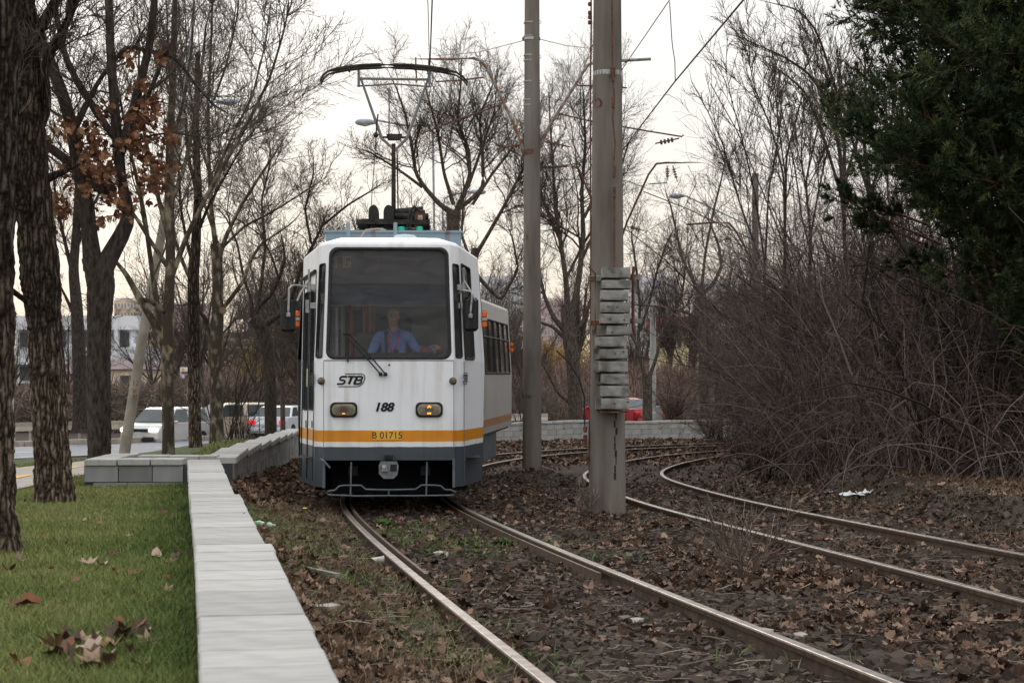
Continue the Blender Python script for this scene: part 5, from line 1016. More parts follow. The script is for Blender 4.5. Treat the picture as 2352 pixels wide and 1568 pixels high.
# collar, lanyard, hands
MB().tube([(-.07,-.02,.72),(-.05,-.085,.68),(0,-.12,.60),(.05,-.085,.68),(.07,-.02,.72)], .012, 6).build('collar', M['shirt'], drv, local=True)
MB().tube([(-.075,-.05,.70),(-.06,-.13,.60),(-.03,-.155,.45),(-.005,-.16,.38)], .010, 4).tube([(.075,-.05,.70),(.07,-.13,.60),(.03,-.155,.47),(-.005,-.16,.38)], .010, 4).build('lanyard', mat('red_lanyard', (.55,.02,.04)), drv, local=True)
MB().tube([(-.10,-.05,.68),(-.09,-.14,.5),(-.09,-.15,.25)], .018, 4).build('shoulder_strap', M['black'], drv, local=True)
def hand(w, d, side):
    w = np.array(w); d = np.array(d)/np.linalg.norm(d); s_ = np.cross(d, [0,0,1]); s_ /= np.linalg.norm(s_)
    vs = [tuple(w-d*.03), tuple(w+d*.02), tuple(w+d*.075)]; es = [(0,1),(1,2)]; rs = [(.026,.024),(.036,.018),(.036,.016)]
    for i, (o_, l) in enumerate(((-.027,.062),(-.009,.072),(.010,.068),(.028,.052))):
        k = len(vs); b0 = w+d*.08+s_*o_; vs += [tuple(b0), tuple(b0+d*l*.5+np.array([0,0,-.012])), tuple(b0+d*l*.6+np.array([0,0,-.042]))]; es += [(2,k),(k,k+1),(k+1,k+2)]; rs += [.0095,.009,.008]
    k = len(vs); b0 = w+d*.035-s_*side*.036; vs += [tuple(b0), tuple(b0+d*.03-s_*side*.012+np.array([0,0,-.015])), tuple(b0+d*.055+np.array([0,0,-.035]))]; es += [(1,k),(k,k+1),(k+1,k+2)]; rs += [.012,.0105,.009]
    skin_body('hand', vs, es, rs, M['skin'], drv, 1)
hand((.525,-.345,.495), (.35,-.7,-.05), 1); hand((-.19,-.30,.365), (.6,-.6,0), -1)
# ---------------------------------------------------------------- concrete poles, brackets, counterweights, wires
M['conc'] = mat('spun_concrete', (.10,.085,.070), (.215,.192,.167), rough=.92, scale=4.5, stretch=(1,1,.16), bump=.003, bscale=120, bstretch=(1,1,1), lo=.3, hi=.7)
M['concw'] = mat('cast_weight', (.10,.095,.088), (.30,.29,.27), rough=.95, scale=7, bump=.004, bscale=40, lo=.32, hi=.62)
M['galv'] = mat('galvanised_band', (.42,.44,.44), (.25,.17,.12), rough=.5, scale=10, metal=.3, lo=.5, hi=.7)
M['bracket'] = mat('bracket_rust_paint', (.24,.26,.27), (.20,.085,.04), rough=.7, scale=9, stretch=(1,1,1), lo=.42, hi=.58)
M['rustb'] = mat('rusty_bracket', (.16,.075,.045), (.08,.04,.028), rough=.8, scale=14)
M['wire'] = mat('copper_wire', (.03,.025,.022)); M['redpaint'] = mat('faded_red_paint', (.30,.06,.04), (.2,.09,.07), scale=40); M['greymark'] = mat('grey_stencil', (.075,.072,.07))
M['string'] = mat('old_line', (.45,.40,.34))
def pole(name, label, px, py, Y, w0, w1, top, m=None, n=28):
    b_ = at(px, py, Y); s = FPX/Y; p = thing(name, label, 'pole', tuple(b_))
    MB().tube([b_-[0,0,.4], b_, b_+[0,0,(top-b_[2])*.5], [b_[0],b_[1],top]], [w0/2/s, w0/2/s, (w0+w1)/4/s, w1/2/s], n).build('shaft', m or M['conc'], p, smooth=True); p['_z'] = [float(b_[2]), float(b_[2]+(top-b_[2])*.5), float(top)]; p['_r'] = [w0/2/s, (w0+w1)/4/s, w1/2/s]
    return p, b_, s
def prad(par, z): zs, rs = [float(k) for k in par['_z']], [float(k) for k in par['_r']]; return float(np.interp(z, zs, rs))
def ptext(s_, size, px, py, Y, r, m, par, shear=0):
    """stencil on the camera side of a round pole"""
    c = at(px, py, Y); r = prad(par, c[2]); o = text(s_, size, (0,0,0), (HP,0,0), m, None, 'stencil', ext=.0005, shear=shear); bx = par['_x']
    me = o.data
    for v_ in me.vertices:
        x = v_.co.x+c[0]-bx; th = math.asin(max(-.99, min(.99, x/r))); v_.co = Vector((x-(par.location.x-bx), v_.co.z*0+Y-math.cos(th)*(r+.004)-par.location.y, v_.co.y+c[2]-par.location.z)) if True else v_.co
    o.rotation_euler = (0,0,0); o.location = (0,0,0); o.parent = par; return o
# pole 1 (near)
Y1 = 22.4; p1, b1, s1 = pole('catenary_pole', 'nearest round concrete pole carrying the hanging stack of concrete weights', 1395, 1182, Y1, 85, 59, at(0,-260,Y1)[2]); p1['_x'] = float(b1[0])
def band(par, cx, py, Y, w, h, m, name='band'):
    c = at(cx, py, Y); s = FPX/Y; r = w/2/s; return MB().lathe(c-[0,0,h/2], [(r,0),(r+.008,.0),(r+.008,h),(r,h)], 24).build(name, m, par, smooth=False)
band(p1, 1395, 170, Y1, 64, .055, M['galv'])
MB().bev(at(1395+11,172,Y1)-[0,.20,0], (.06,.06,.12), .01).build('band_clamp', M['rustb'], p1)
rp_ = [(1405,-260),(1406,60),(1407,160),(1411,230),(1407,270),(1413,330),(1409,380),(1413,400)]
MB().tube([at(x,y,Y1-.26) for x,y in rp_], .011, 5).build('steel_rope', M['rustb'], p1); 
for y0 in (175,235,395,440): MB().bev(at(1408+(3 if y0>300 else 0),y0,Y1-.27),(.035,.035,.14),.008).build('rope_clamp', M['rustb'], p1)
MB().tube([at(1411,450,Y1-.25),at(1411,620,Y1-.27)], .014, 6).build('weight_rod', M['rustb'], p1)
# iron conductor down the left side
MB().tube([at(x,y,Y1) for x,y in ((1357,-100),(1358,60),(1356,200),(1357,600),(1356,900),(1353,1000),(1353,1075),(1357,1150),(1352,1180))], .010, 5).build('earthing_cable', M['rustb'], p1)
for yy in (10,30,40,52): MB().bev(at(1355,yy,Y1),(.05,.04,.05),.01).build('cable_clip', M['rustb'], p1)
MB().tube([at(x,y,Y1-.05) for x,y in ((1278,805),(1305,830),(1330,870),(1342,910),(1343,985))], .009, 5).build('loose_cable', M['black'], p1)
for yy in (985,1005,1020,1050): MB().bev(at(1344,yy,Y1-.05),(.05,.05,.08),.012).build('insulator_knob', M['rustb'], p1)
for (py, ext) in ((640,(1350,1470)),(741,(1350,1470))):
    a, c = at(ext[0],py,Y1-.05), at(ext[1],py,Y1-.05); h = .055
    for xa, xb in ((1350,1380),(1446,1472)): aa, cc = at(xa,py-(4 if xb>1400 else 0),Y1-.22), at(xb,py-(4 if xb>1400 else 0),Y1-.22); MB().box((aa+cc)/2, (cc[0]-aa[0], .05, h)).bev(aa+[.02,-.02,0],(.04,.06,.07),.01).build('guide_bracket', M['bracket'], p1)
    band(p1, 1396, py, Y1, 80, h, M['galv'], 'band')
for x0, off in ((1367,-1),(1454,1)): MB().tube([at(x0+off*8-6,612,Y1-.3),at(x0,628,Y1-.3),at(x0,690,Y1-.3),at(x0,752,Y1-.3),at(x0+off*5,770,Y1-.3)], .012 if off<0 else .022, 6).build('guide_rod', M['rustb'], p1)
ptext('b', .26, 1371, 238, Y1, .168, M['redpaint'], p1); ptext('75', .16, 1367, 876, Y1, .197, M['greymark'], p1, .2); ptext('101', .08, 1368, 762, Y1, .19, M['greymark'], p1)
# drip stain fissures
for k in range(9): 
    c = at(1411+random.Random(k).uniform(-2,3), 955+k*17, Y1); th = math.asin((c[0]-b1[0])/.215); MB().bev((c[0], Y1-math.cos(th)*(prad(p1,c[2])-.004), c[2]), (.014+.008*(k%3),.02,.085), .004).build('spalled_patch', M['grime'], p1)
# the stack of weights
ws_ = thing('counterweight_stack', 'hanging column of stacked rough concrete tension weights on the near pole', 'weights', tuple(at(1411,942,Y1-.33)))
blocks = [(1381,1447,614,641,.0),(1381,1448,643,665,.02),(1378,1442,666,692,-.02),(1378,1446,693,720,0),(1377,1446,720,745,.01),(1392,1450,747,771,.06),(1367,1438,772,798,-.03),(1375,1441,800,825,0),(1375,1441,828,855,.01),(1380,1443,857,883,0),(1378,1443,884,911,-.01),(1380,1445,912,940,.0)]
rw = random.Random(4)
def rough_block(c, d, tilt, seed):
    import bmesh
    bm = bmesh.new(); bmesh.ops.create_cube(bm, size=1); bmesh.ops.subdivide_edges(bm, edges=bm.edges[:], cuts=4, use_grid_fill=True); r = random.Random(seed); mb = MB(); v = []
    chip = [(r.choice((-.5,.5)), r.choice((-.5,.5)), r.choice((-.5,.5))) for _ in range(2)]
    for q in bm.verts:
        p = np.array(q.co)*d; e = sum(abs(abs(k)-.5) < .01 for k in q.co)
        if e >= 2: p = p-np.sign(p)*.0035
        for ch in chip:
            if sum((a-b)**2 for a, b in zip(q.co, ch)) < .03: p = p*np.array([.97,.95,.93])
        p = p+np.array([r.gauss(0,.0006) for _ in range(3)]); v.append((p[0]*math.cos(tilt)-p[2]*math.sin(tilt), p[1], p[0]*math.sin(tilt)+p[2]*math.cos(tilt)))
    mb.add(np.array(v)+c, [[w.index for w in f.verts] for f in bm.faces]); bm.free(); return mb
for i, (xa, xb, ya, yb, dy) in enumerate(blocks):
    a, c = at(xa, ya, Y1-.36), at(xb, yb, Y1-.36); ctr = (a+c)/2; w, h = c[0]-a[0], a[2]-c[2]
    o = rough_block(ctr+[0,dy*.5,0], (w, .34, h-.012), rw.uniform(-.022,.022), i).build('concrete_weight', M['concw'], ws_)
    if i in (5,8,11,7): MB().box(at(xa-3 if i != 5 else 1381, (ya+yb)/2, Y1-.22), (.10,.12,h*.98)).build('broken_edge', M['concw'], ws_)
MB().lathe(at(1411,944,Y1-.36), [(.17,-.015),(.17,.0)], 16).build('bottom_plate', M['rustb'], ws_)
for i, (x, y) in enumerate(((1406,676),(1416,706),(1400,733),(1411,812),(1430,808),(1395,705),(1432,735),(1405,763),(1428,900),(1410,926),(1440,922))):
    MB().lathe(at(x, y, Y1-.36)-[0,.172,0], [(.012,.01),(.012,-.002),(.005,-.003)], 8, axis='y').build('pit', M['greymark'], ws_)
# pole 2 with its brackets
Y2 = 34.0; p2, b2, s2 = pole('catenary_pole', 'slimmer banded concrete pole with rusty bracket arms right of the tram', 1222, 1070, Y2, 44, 31, at(0,-330,Y2)[2]); p2['_x'] = float(b2[0])
for py in (53,84,128,140,188,230,242): band(p2, 1220, py, Y2, 33+py*.003, .022, M['alu'], 'strap')
for py in (50,130,188): MB().tube([at(1237,py,Y2),at(1241,py-3,Y2),at(1243,py+2,Y2),at(1240,py+5,Y2)], .006, 4).build('strap_hook', M['black'], p2)
band(p2, 1220, 90, Y2, 34, .05, M['galv']); band(p2, 1219, 350, Y2, 37, .085, M['rustb'])
MB().box(at(1202,90,Y2),(.04,.1,.05)).box(at(1238,90,Y2),(.04,.1,.05)).build('band_lug', M['rustb'], p2)
ptext('574', .12, 1208, 911, Y2, .168, M['greymark'], p2); ptext('5', .22, 1207, 543, Y2, .16, M['redpaint'], p2)
def arm(label, Y, main, extra, par=None, r=.028, m=None, insul=(), group=None):
    a_ = thing('bracket_arm', label, 'bracket', tuple(at(main[0][0], main[0][1], Y)), group=group)
    MB().tube([at(x,y,Y) for x,y in main], r, 8).build('arm_tube', m or M['bracket'], a_)
    for e in extra: MB().tube([at(x,y,Y+.03) for x,y in e], r*.55, 6).build('strut', M['rustb'], a_)
    for (x, y, x2, y2) in insul:
        p, q = at(x,y,Y), at(x2,y2,Y); g = MB(); g.tube([p,q], .014, 5)
        for t in (.25,.4,.55,.7): c = p+(q-p)*t; g.tube([c-(q-p)*.04, c+(q-p)*.04], .045, 8)
        g.build('insulator', M['rustb'], a_)
    return a_
arm('left bracket arm of the banded pole reaching over the tram roof', Y2, [(1205,350),(1180,285),(1120,160),(1106,141),(1088,134),(1040,136),(925,136)], [[(1112,178),(1055,185),(1000,188)],[(1152,240),(1060,272),(965,308)],[(985,136),(985,165),(983,182)],[(955,132),(955,145),(957,190)]], insul=((1200,332,1140,342),(985,150,986,178)))
arm('right bracket arm of the banded pole passing behind the nearest pole', Y2, [(1236,348),(1262,290),(1340,165),(1352,148),(1365,145),(1420,140),(1495,136)], [[(1325,196),(1375,199),(1440,202)],[(1278,260),(1350,277),(1480,300),(1566,314),(1570,310)],[(1435,136),(1438,146)]], insul=((1250,325,1310,338),(1505,330,1560,318)))
for (pts, lb) in (([(1205,93),(1100,120),(1003,128)], 'thin pale line from the banded pole to the left arm'), ([(1238,90),(1300,105),(1360,112)], 'thin pale line from the banded pole to the nearest pole')):
    tag(MB().tube([at(x,y,Y2) for x,y in pts], .008, 4).build('support_line', M['string']), lb, 'wire')
# pole 3, hidden behind the near one, with two arms
Y3 = 50.0; p3, b3, s3 = pole('catenary_pole', 'third concrete pole of the row mostly hidden behind the nearest pole', 1394, 1046, Y3, 30, 24, at(0,300,Y3)[2])
arm('right rusty bracket arm just above the nearest pole shoulder', Y3, [(1403,620),(1440,510),(1490,400),(1508,376),(1530,374),(1624,374)], [[(1490,423),(1532,420)],[(1478,440),(1580,480),(1750,560)]], m=M['rustb'], insul=((1440,520,1480,530),(1532,380,1534,415),(1545,380,1556,418)))
arm('left rusty bracket arm between the two tall concrete poles', Y3, [(1384,560),(1360,460),(1330,390),(1318,382),(1300,382),(1240,385)], [[(1352,412),(1300,412),(1255,413)],[(1360,460),(1300,480),(1240,505)]], m=M['rustb'], insul=((1254,388,1256,412),))
p4, b4, s4 = pole('concrete_pole', 'square-topped brown concrete post standing in the thicket', 1735, 1010, 52, 17, 15, at(0,398,52)[2], n=4)
arm('far rusty bracket arm before the thicket post', 52, [(1728,600),(1690,530),(1675,512),(1640,511),(1576,516)], [[(1680,545),(1640,560)]], m=M['rustb'], insul=((1578,520,1580,536),))
# contact and messenger wires
def wire(pts, r, lb, m=None): return tag(MB().tube(pts, r, 5).build('overhead_wire', m or M['wire']), lb, 'wire')
wire([(-.72,12,7.45),(-.97,22.5,6.27),(-1.22,27.5,6.30),(-1.50,34,7.05),(-1.3,44,7.6),(.3,52,7.8),(3,60,7.6)], .010, 'contact wire over the tram pressed by its pantograph')
wire([(-1.0,12,8.2),(-1.06,20,7.2),(-1.25,27.5,7.2),(-1.52,34,7.48),(-1.3,44,8.2)], .007, 'upper carrying wire above the tram pantograph')
a = at(1708,0,20.5); c = at(1550,188,27.5); e = at(1474,287,33.9); d_ = (a-c)
wire([a+d_*1.2, a, c, e, at(1425,352,44)], .012, 'thick slanting wire crossing the pale sky at upper right')
wire([at(1708,-240,20), at(1535,5,27), at(1430,158,34), at(1380,300,48)], .008, 'thin upper wire slanting down behind the nearest pole')
wire([at(1538,5,27.5), at(1543,90,27.5), at(1545,110,27.5), at(1550,140,27.5), at(1551,186,27.5)], .007, 'knotted dropper hanging between two slanting wires')
wire([at(1580,380,50), at(1600,420,45), at(1570,480,55), at(1440,560,70)], .010, 'dark sagging wire over the far track')
# ---------------------------------------------------------------- street lamps, posts
M['lampg'] = mat('lamp_grey', (.36,.42,.48), (.28,.31,.34), rough=.5, scale=5); M['lampglass'] = mat('lamp_cover', (.55,.5,.38), rough=.3); M['postw'] = mat('pale_post', (.55,.56,.55), (.45,.46,.46), rough=.6, scale=3)
def lamp_head(par, c, dx, s=1.0, tilt=0):
    mb = MB(); d = 1 if dx > 0 else -1
    rings = [(0,.03),(.12,.07),(.3,.10),(.5,.11),(.66,.08),(.72,.02)]
    for k in range(len(rings)-1):
        pass
    pts = [c+np.array([d*x*s,0,x*tilt]) for x, _ in rings]; mb.tube(pts, [r*s for _, r in rings], 10); mb.build('lamp_housing', M['lampg'], par, smooth=True)
    MB().tube([c+np.array([d*x*s,0,x*tilt-.05*s]) for x in (.25,.4,.62)], [.05*s,.09*s,.04*s], 8).build('lamp_shade', M['lampglass'], par, smooth=True)
def street_lamp(label, Y, base, top, pts, headat, dx, w=5, m=None, s=1.5):
    b_ = at(base[0], base[1], Y); l = thing('street_lamp', label, 'street lamp', tuple(b_)); k = FPX/Y
    MB().tube([b_, at(top[0], top[1], Y)], [w*1.3/2/k, w/2/k], 8).build('lamp_post', m or M['lampg'], l)
    MB().tube([at(x,y,Y) for x,y in pts], .035*s, 6).build('lamp_arm', M['lampg'], l); lamp_head(l, at(headat[0], headat[1], Y), dx, s)
    return l
street_lamp('street lamp with oval head seen under the pantograph, left of its mast', 78, (1005,1000), (994,300), [(994,310),(985,288),(940,290),(868,277)], (868,281), -1, 5, s=1.35)
street_lamp('street lamp with its oval head just right of the nearest pole', 76, (1740,950), (1720,520), [(1722,520),(1660,490),(1575,450)], (1575,450), -1, 5, s=.95)
street_lamp('short hooked street lamp behind the tree fork above the tram', 96, (1017,960), (1017,480), [(1017,480),(1022,455),(1040,448),(1075,440)], (1075,441), 1, 5, s=1.3)
def lampL():
    Y = 37.0; b_ = at(285,1045,Y); l = thing('leaning_lamp_pole', 'leaning mottled concrete lamp pole with red painted marks behind the third tree', 'street lamp', tuple(b_)); k = FPX/Y
    MB().tube([b_-[0,0,.3], b_, at(325,790,Y), at(378,500,Y), at(420,260,Y)], [14/k,13/k,12/k,10/k,8/k], 16).build('lamp_post', mat('old_concrete', (.22,.20,.16), (.33,.30,.25), rough=.95, scale=4, bump=.003), l, smooth=True)
    MB().tube([at(x,y,Y) for x,y in ((408,330),(412,270),(425,238),(470,236),(500,234))], .03, 6).build('lamp_arm', M['lampg'], l); lamp_head(l, at(496,234,Y), 1, .62)
    MB().tube([at(x,y,Y) for x,y in ((412,330),(424,200),(440,80),(445,-20))], .022, 6).build('lamp_arm', M['lampg'], l)
    for yy in (270,300,366): MB().box(at(416 if yy < 350 else 408,yy,Y-.12),(.22,.2,.05)).build('pole_clamp', M['galv'], l)
    for s_, x, y in (('12',311,880),('V',308,898),('M',310,912)): text(s_, .15, tuple(at(x,y,Y-.13)-b_), (HP,.08,0), M['redpaint'], l, 'painted_mark', ext=.001)
    return l
lampL()
def post(label, px, py, Y, w, top, m): 
    b_ = at(px,py,Y); p = thing('lamp_column', label, 'post', tuple(b_)); k = FPX/Y
    MB().tube([b_, [b_[0],Y,top]], [w/2/k*1.1, w/2/k], 12).build('shaft', m, p, smooth=True); MB().lathe(b_, [(w*.75/k,-.05),(w*.75/k,.35),(w*.6/k,.38)], 12).build('base_sleeve', m, p); return p
post('pale grey lamp column between the first two big trees', 22, 1010, 60, 17, at(0,-50,60)[2], M['postw'])
post('white painted column behind the far wall near the red-roofed building', 1500, 968, 73, 13, at(0,728,73)[2], M['postw'])
MB_ = MB(); wb = thing('concrete_plinth', 'small white concrete plinth beside the white column', 'plinth', tuple(at(1512,968,74)));
MB().bev(at(1511,950,74),(.32,.3,.62),.02).build('plinth_block', M['postw'], wb)
cbx = thing('control_cabinet', 'pale grey cabinet mounted on a thin post before the thicket', 'cabinet', tuple(at(1710,968,70))); MB().bev(at(1709,805,70),(.46,.25,1.15),.02).build('cabinet_box', M['postw'], cbx); MB().box(at(1709,805,70)-[0,.128,0],(.38,.006,1.0)).build('cabinet_door', M['lampg'], cbx); MB().cyl(at(1711,968,70),at(1711,770,70),.05,8).build('cabinet_post', M['postw'], cbx)

# ---------------------------------------------------------------- guardrail
M['grail'] = mat('guardrail_steel', (.42,.38,.31), (.55,.5,.42), rough=.5, scale=6, metal=.15)
gr = thing('guardrail', 'beige corrugated steel guardrail along the far edge of the road', 'guardrail'); go = offset(rq, -6.3); go = go[(go[:,0] > -45) & (go[:,0] < 2)]
gz = G(go[:,0], go[:,1]); sweep(MB(), go, gz+.72, [(.0,-.17),(-.03,-.15),(-.09,-.12),(-.09,-.07),(-.03,-.02),(-.03,.02),(-.09,.07),(-.09,.12),(-.03,.15),(0,.17),(.01,.17),(-.02,0),(.01,-.17)][::-1]).build('rail_beam', M['grail'], gr)
for k in range(0, len(go), 3): MB().box((go[k,0]-.06,go[k,1]+.06,gz[k]+.35),(.08,.08,.95)).build('rail_post', M['grail'], gr)
# ---------------------------------------------------------------- cars
M['cglass'] = mat('car_glass', (.02,.03,.033), (.05,.065,.07), rough=.1, spec=.5, scale=1.5); M['tyre'] = mat('tyre', (.015,.015,.016), rough=.8); M['rim'] = mat('wheel_rim', (.35,.35,.36), rough=.35, metal=.7); M['tail'] = mat('tail_lamp', (.45,.01,.02), rough=.25); M['plast'] = mat('bumper_plastic', (.02,.02,.022), rough=.6)
def carpaint(nm, c): m = mat(nm, c, rough=.35, metal=.35, coat=.6); return m
def bvl(o, w):
    m_ = o.modifiers.new('b', 'BEVEL'); m_.width = w; m_.segments = 3; m_.limit_method = 'ANGLE'; m_.angle_limit = .35; m_.harden_normals = True; return o
def car(label, px, py, Y, heading, paint, kind='suv', lights=False, brake=False):
    """heading: direction of travel, degrees anticlockwise from +X; local x forward"""
    b_ = at(px, py, Y); root = thing('parked_car' if False else 'car', label, 'car', tuple(b_), math.radians(heading))
    if kind == 'suv': Lc, W, low, belt, roof = 4.5, 1.82, .34, 1.02, 1.66; cab = [(-2.15,belt),(-1.95,1.50),(-1.6,1.64),(.35,1.64),(.62,1.58),(1.28,1.08)]; prof = [(-2.2,.36),(-2.25,.7),(-2.2,1.02),(1.25,1.06),(2.05,.96),(2.24,.78),(2.26,.42),(2.15,.30),(-2.1,.30)]
    else: Lc, W, low, belt, roof = 4.5, 1.76, .30, .92, 1.43; cab = [(-1.55,belt),(-1.0,1.36),(-.6,1.42),(.25,1.42),(.5,1.36),(1.15,.94)]; prof = [(-2.2,.36),(-2.25,.66),(-2.18,.94),(-1.5,.97),(1.15,.95),(2.0,.82),(2.22,.66),(2.24,.38),(2.1,.26),(-2.1,.26)]
    prof = np.array(prof); n = len(prof); ys_ = [-W/2,-W/2*.93,0,W/2*.93,W/2]
    c_ = prof.mean(0); g = []
    for k, y in enumerate((-1,-.985,-.9,0,.9,.985,1)):
        sc = 1 if abs(y) < .95 else (.985 if abs(y) < .99 else .95); pr = (prof-c_)*sc+c_; xs = pr[:,0].copy(); 
        xs = np.where(abs(xs) > 1.9, xs*(1-.05*y*y), xs); g.append(np.c_[xs, np.full(n, y*W/2), pr[:,1]])
    v = np.concatenate(g); K = 7; f = [(k*n+j, k*n+(j+1)%n, (k+1)*n+(j+1)%n, (k+1)*n+j) for k in range(K-1) for j in range(n)]+[tuple(range(n-1,-1,-1)), tuple(range((K-1)*n, K*n))]
    bvl(MB().add(v, f).build('body', paint, root, smooth=True, local=True), .05)
    cabp = np.array(cab); m = len(cabp); low_y, top_y = W/2*.96, W/2*.78
    yy = np.interp(cabp[:,1], [belt, roof], [low_y, top_y]); v = np.r_[np.c_[cabp[:,0], -yy, cabp[:,1]], np.c_[cabp[:,0], yy, cabp[:,1]]]
    MB().add(v, [tuple(range(m)), tuple(range(2*m-1,m-1,-1))]+[(j+m,(j+1)%m+m,(j+1)%m,j) for j in range(m)]).build('cabin', paint, root, smooth=True, local=True); bvl([o for o in root.children if o.name.startswith('cabin')][0], .07)
    def glassq(pts, nm):
        q = np.array(pts, float); c = q.mean(0); nn_ = np.cross(q[1]-q[0], q[2]-q[0]); nn_ /= np.linalg.norm(nn_); 
        if np.dot(nn_, c-np.array([-.3,0,1.1])) < 0: nn_ = -nn_
        q = c+(q-c)*.93; MB().add(q+nn_*.012, [tuple(range(len(q)))]).build(nm, M['cglass'], root, local=True)
    glassq([v[m-2],v[m-1],v[2*m-1],v[2*m-2]], 'windshield'); glassq([v[0],v[1],v[m+1],v[m]], 'rear_window')
    for s in (0, m):
        xa, xb = cabp[0,0], cabp[-1,0]; zt = cabp[2,1]-.06; mid = -.35
        P_ = lambda x, z: (x, (-1 if s == 0 else 1)*float(np.interp(z, [belt, roof], [low_y, top_y])), z)
        glassq([P_(xa+.16,belt+.05),P_(mid-.05,belt+.05),P_(mid-.05,zt),P_(cabp[1,0]+.12,zt)], 'side_window'); glassq([P_(mid+.05,belt+.05),P_(xb-.2,belt+.05),P_(cabp[-2,0]-.05,zt),P_(mid+.05,zt)], 'side_window')
    for x in (-1.35,1.38):
        for s in (-1,1):
            w = MB().lathe((x,s*(W/2-.10),.33), [(.2,-.11),(.33,-.11),(.345,-.08),(.345,.08),(.33,.11),(.2,.11)], 20, axis='y').build('wheel', M['tyre'], root, local=True)
            MB().lathe((x,s*(W/2-.0),.33), [(.21,-.02*s),(.19,.01*s),(.06,.0),(.03,.02*s)], 14, axis='y').build('rim', M['rim'], w, local=True)
    fx = 2.17; zl = .78 if kind == 'suv' else .66
    for s in (-1,1):
        MB().bev((fx,s*(W/2-.26),zl),(.12,.40,.17),.03).build('headlight', emit('headlight_glow', (1,.85,.62), 4.5) if lights else M['rim'], root, local=True)
        MB().bev((-2.19,s*(W/2-.20),zl+.08),(.10,.30,.17 if kind != 'suv' else .3),.03).build('taillight', emit('brake_glow', (.9,.02,.02), .9) if brake else M['tail'], root, local=True)
        MB().bev((.95,s*(W/2+.06),belt+.05),(.12,.16,.12),.03).build('wing_mirror', paint, root, local=True)
    MB().bev((2.20,0,zl-.02),(.10,.85,.13),.02).build('grille', M['plast'], root, local=True); MB().bev((2.24,0,.42),(.06,1.4,.16),.02).build('front_bumper', M['plast'], root, local=True); MB().bev((-2.24,0,.45),(.06,1.5,.16),.02).build('rear_bumper', M['plast'] if kind == 'suv' else paint, root, local=True)
    MB().box((2.285,0,.52),(.01,.5,.11)).build('number_plate', M['postw'], root, local=True); MB().box((-2.285,0,.62),(.01,.5,.11)).build('number_plate', M['postw'], root, local=True)
    return root
car('silver off-roader with lit headlights driving left behind the slim trunks', 384, 1027, 76, 250, carpaint('silver_paint', (.55,.55,.54)), 'suv', lights=True)
car('champagne gold off-roader following behind the shrub', 528, 1012, 80, 214, carpaint('gold_paint', (.60,.50,.38)), 'suv', lights=True)
car('silver saloon with red brake lights seen from behind beside the tram', 652, 1006, 80, 78, carpaint('pale_silver', (.60,.62,.66)), 'saloon', brake=True)
car('bright red hatchback passing behind the curved wall', 1416, 985, 84, 128, carpaint('red_paint', (.34,.012,.02)), 'saloon')
# ---------------------------------------------------------------- buildings
M['bwhite'] = mat('white_render', (.72,.74,.77), (.80,.81,.83), rough=.8, scale=.3); M['bwin'] = mat('dark_window', (.04,.045,.05), (.09,.10,.11), rough=.15, scale=.5); M['bcream'] = mat('cream_render', (.62,.50,.38), (.68,.56,.43), rough=.9, scale=.4)
M['rpurple'] = mat('purple_tile_roof', (.13,.085,.10), (.19,.13,.145), rough=.8, scale=3, stretch=(1,1,4)); M['rred'] = mat('red_sheet_roof', (.50,.10,.09), (.42,.09,.08), scale=.5); M['byel'] = mat('yellow_render', (.70,.58,.33), (.60,.5,.3), scale=.5)
M['bgrey'] = mat('apartment_grey', (.62,.60,.61), (.74,.72,.71), rough=.9, scale=.05); M['bpink'] = mat('apartment_pink', (.60,.42,.39), (.62,.54,.51), scale=.05); M['bwinf'] = mat('far_window', (.20,.24,.30), (.30,.33,.38), rough=.4, scale=.2); M['bbrown'] = mat('brown_sheds', (.22,.15,.13), (.3,.22,.18), scale=.3)
def bbox(px0, px1, py0, py1, Y, depth):
    a, c = at(px0, py1, Y), at(px1, py0, Y); return (a[0]+c[0])/2, Y+depth/2, (a[2]+c[2])/2, c[0]-a[0], depth, c[2]-a[2]
def pbox(mb, px0, px1, py0, py1, Y, depth): x, y, z, w, d, h = bbox(px0, px1, py0, py1, Y, depth); mb.box((x,y,z),(w,d,h)); return mb
Yb_ = 230
wb_ = thing('modern_house', 'white cubic modern building with dark windows behind the left trunks', 'building', tuple(at(170,900,Yb_)))
g = MB(); pbox(g,36,312,725,757,Yb_,12); pbox(g,36,300,757,800,Yb_+1.5,10); pbox(g,30,334,798,837,Yb_-.5,12); pbox(g,36,262,837,905,Yb_+1,10); pbox(g,255,268,837,900,Yb_-.3,2); pbox(g,262,270,725,830,Yb_-.3,1.5)
g.build('wall', M['bwhite'], wb_)
for (x0,x1,y0,y1,dy) in ((45,88,762,796,1.3),(108,150,762,796,1.3),(172,252,762,796,1.3),(272,296,762,796,1.3),(45,100,842,872,.8),(115,160,842,872,.8),(180,240,842,872,.8),(270,330,838,880,.4),(40,86,880,900,.8)):
    f_ = MB(); pbox(f_,x0,x1,y0,y1,Yb_+dy-.15,.3); o = f_.build('window', M['bwin'], wb_)
    for t in (.33,.66): g2 = MB(); xx = x0+(x1-x0)*t; pbox(g2,xx-.6,xx+.6,y0,y1,Yb_+dy-.2,.1); g2.build('window_mullion', M['greyp'], o)
Yh = 190; hs = thing('purple_roofed_house', 'low cream house with purple tiled roof by the leaning lamp pole', 'house', tuple(at(290,900,Yh)))
g = MB(); pbox(g,150,262,850,905,Yh+2,7); pbox(g,255,345,845,905,Yh,9); g.build('wall', M['bcream'], hs)
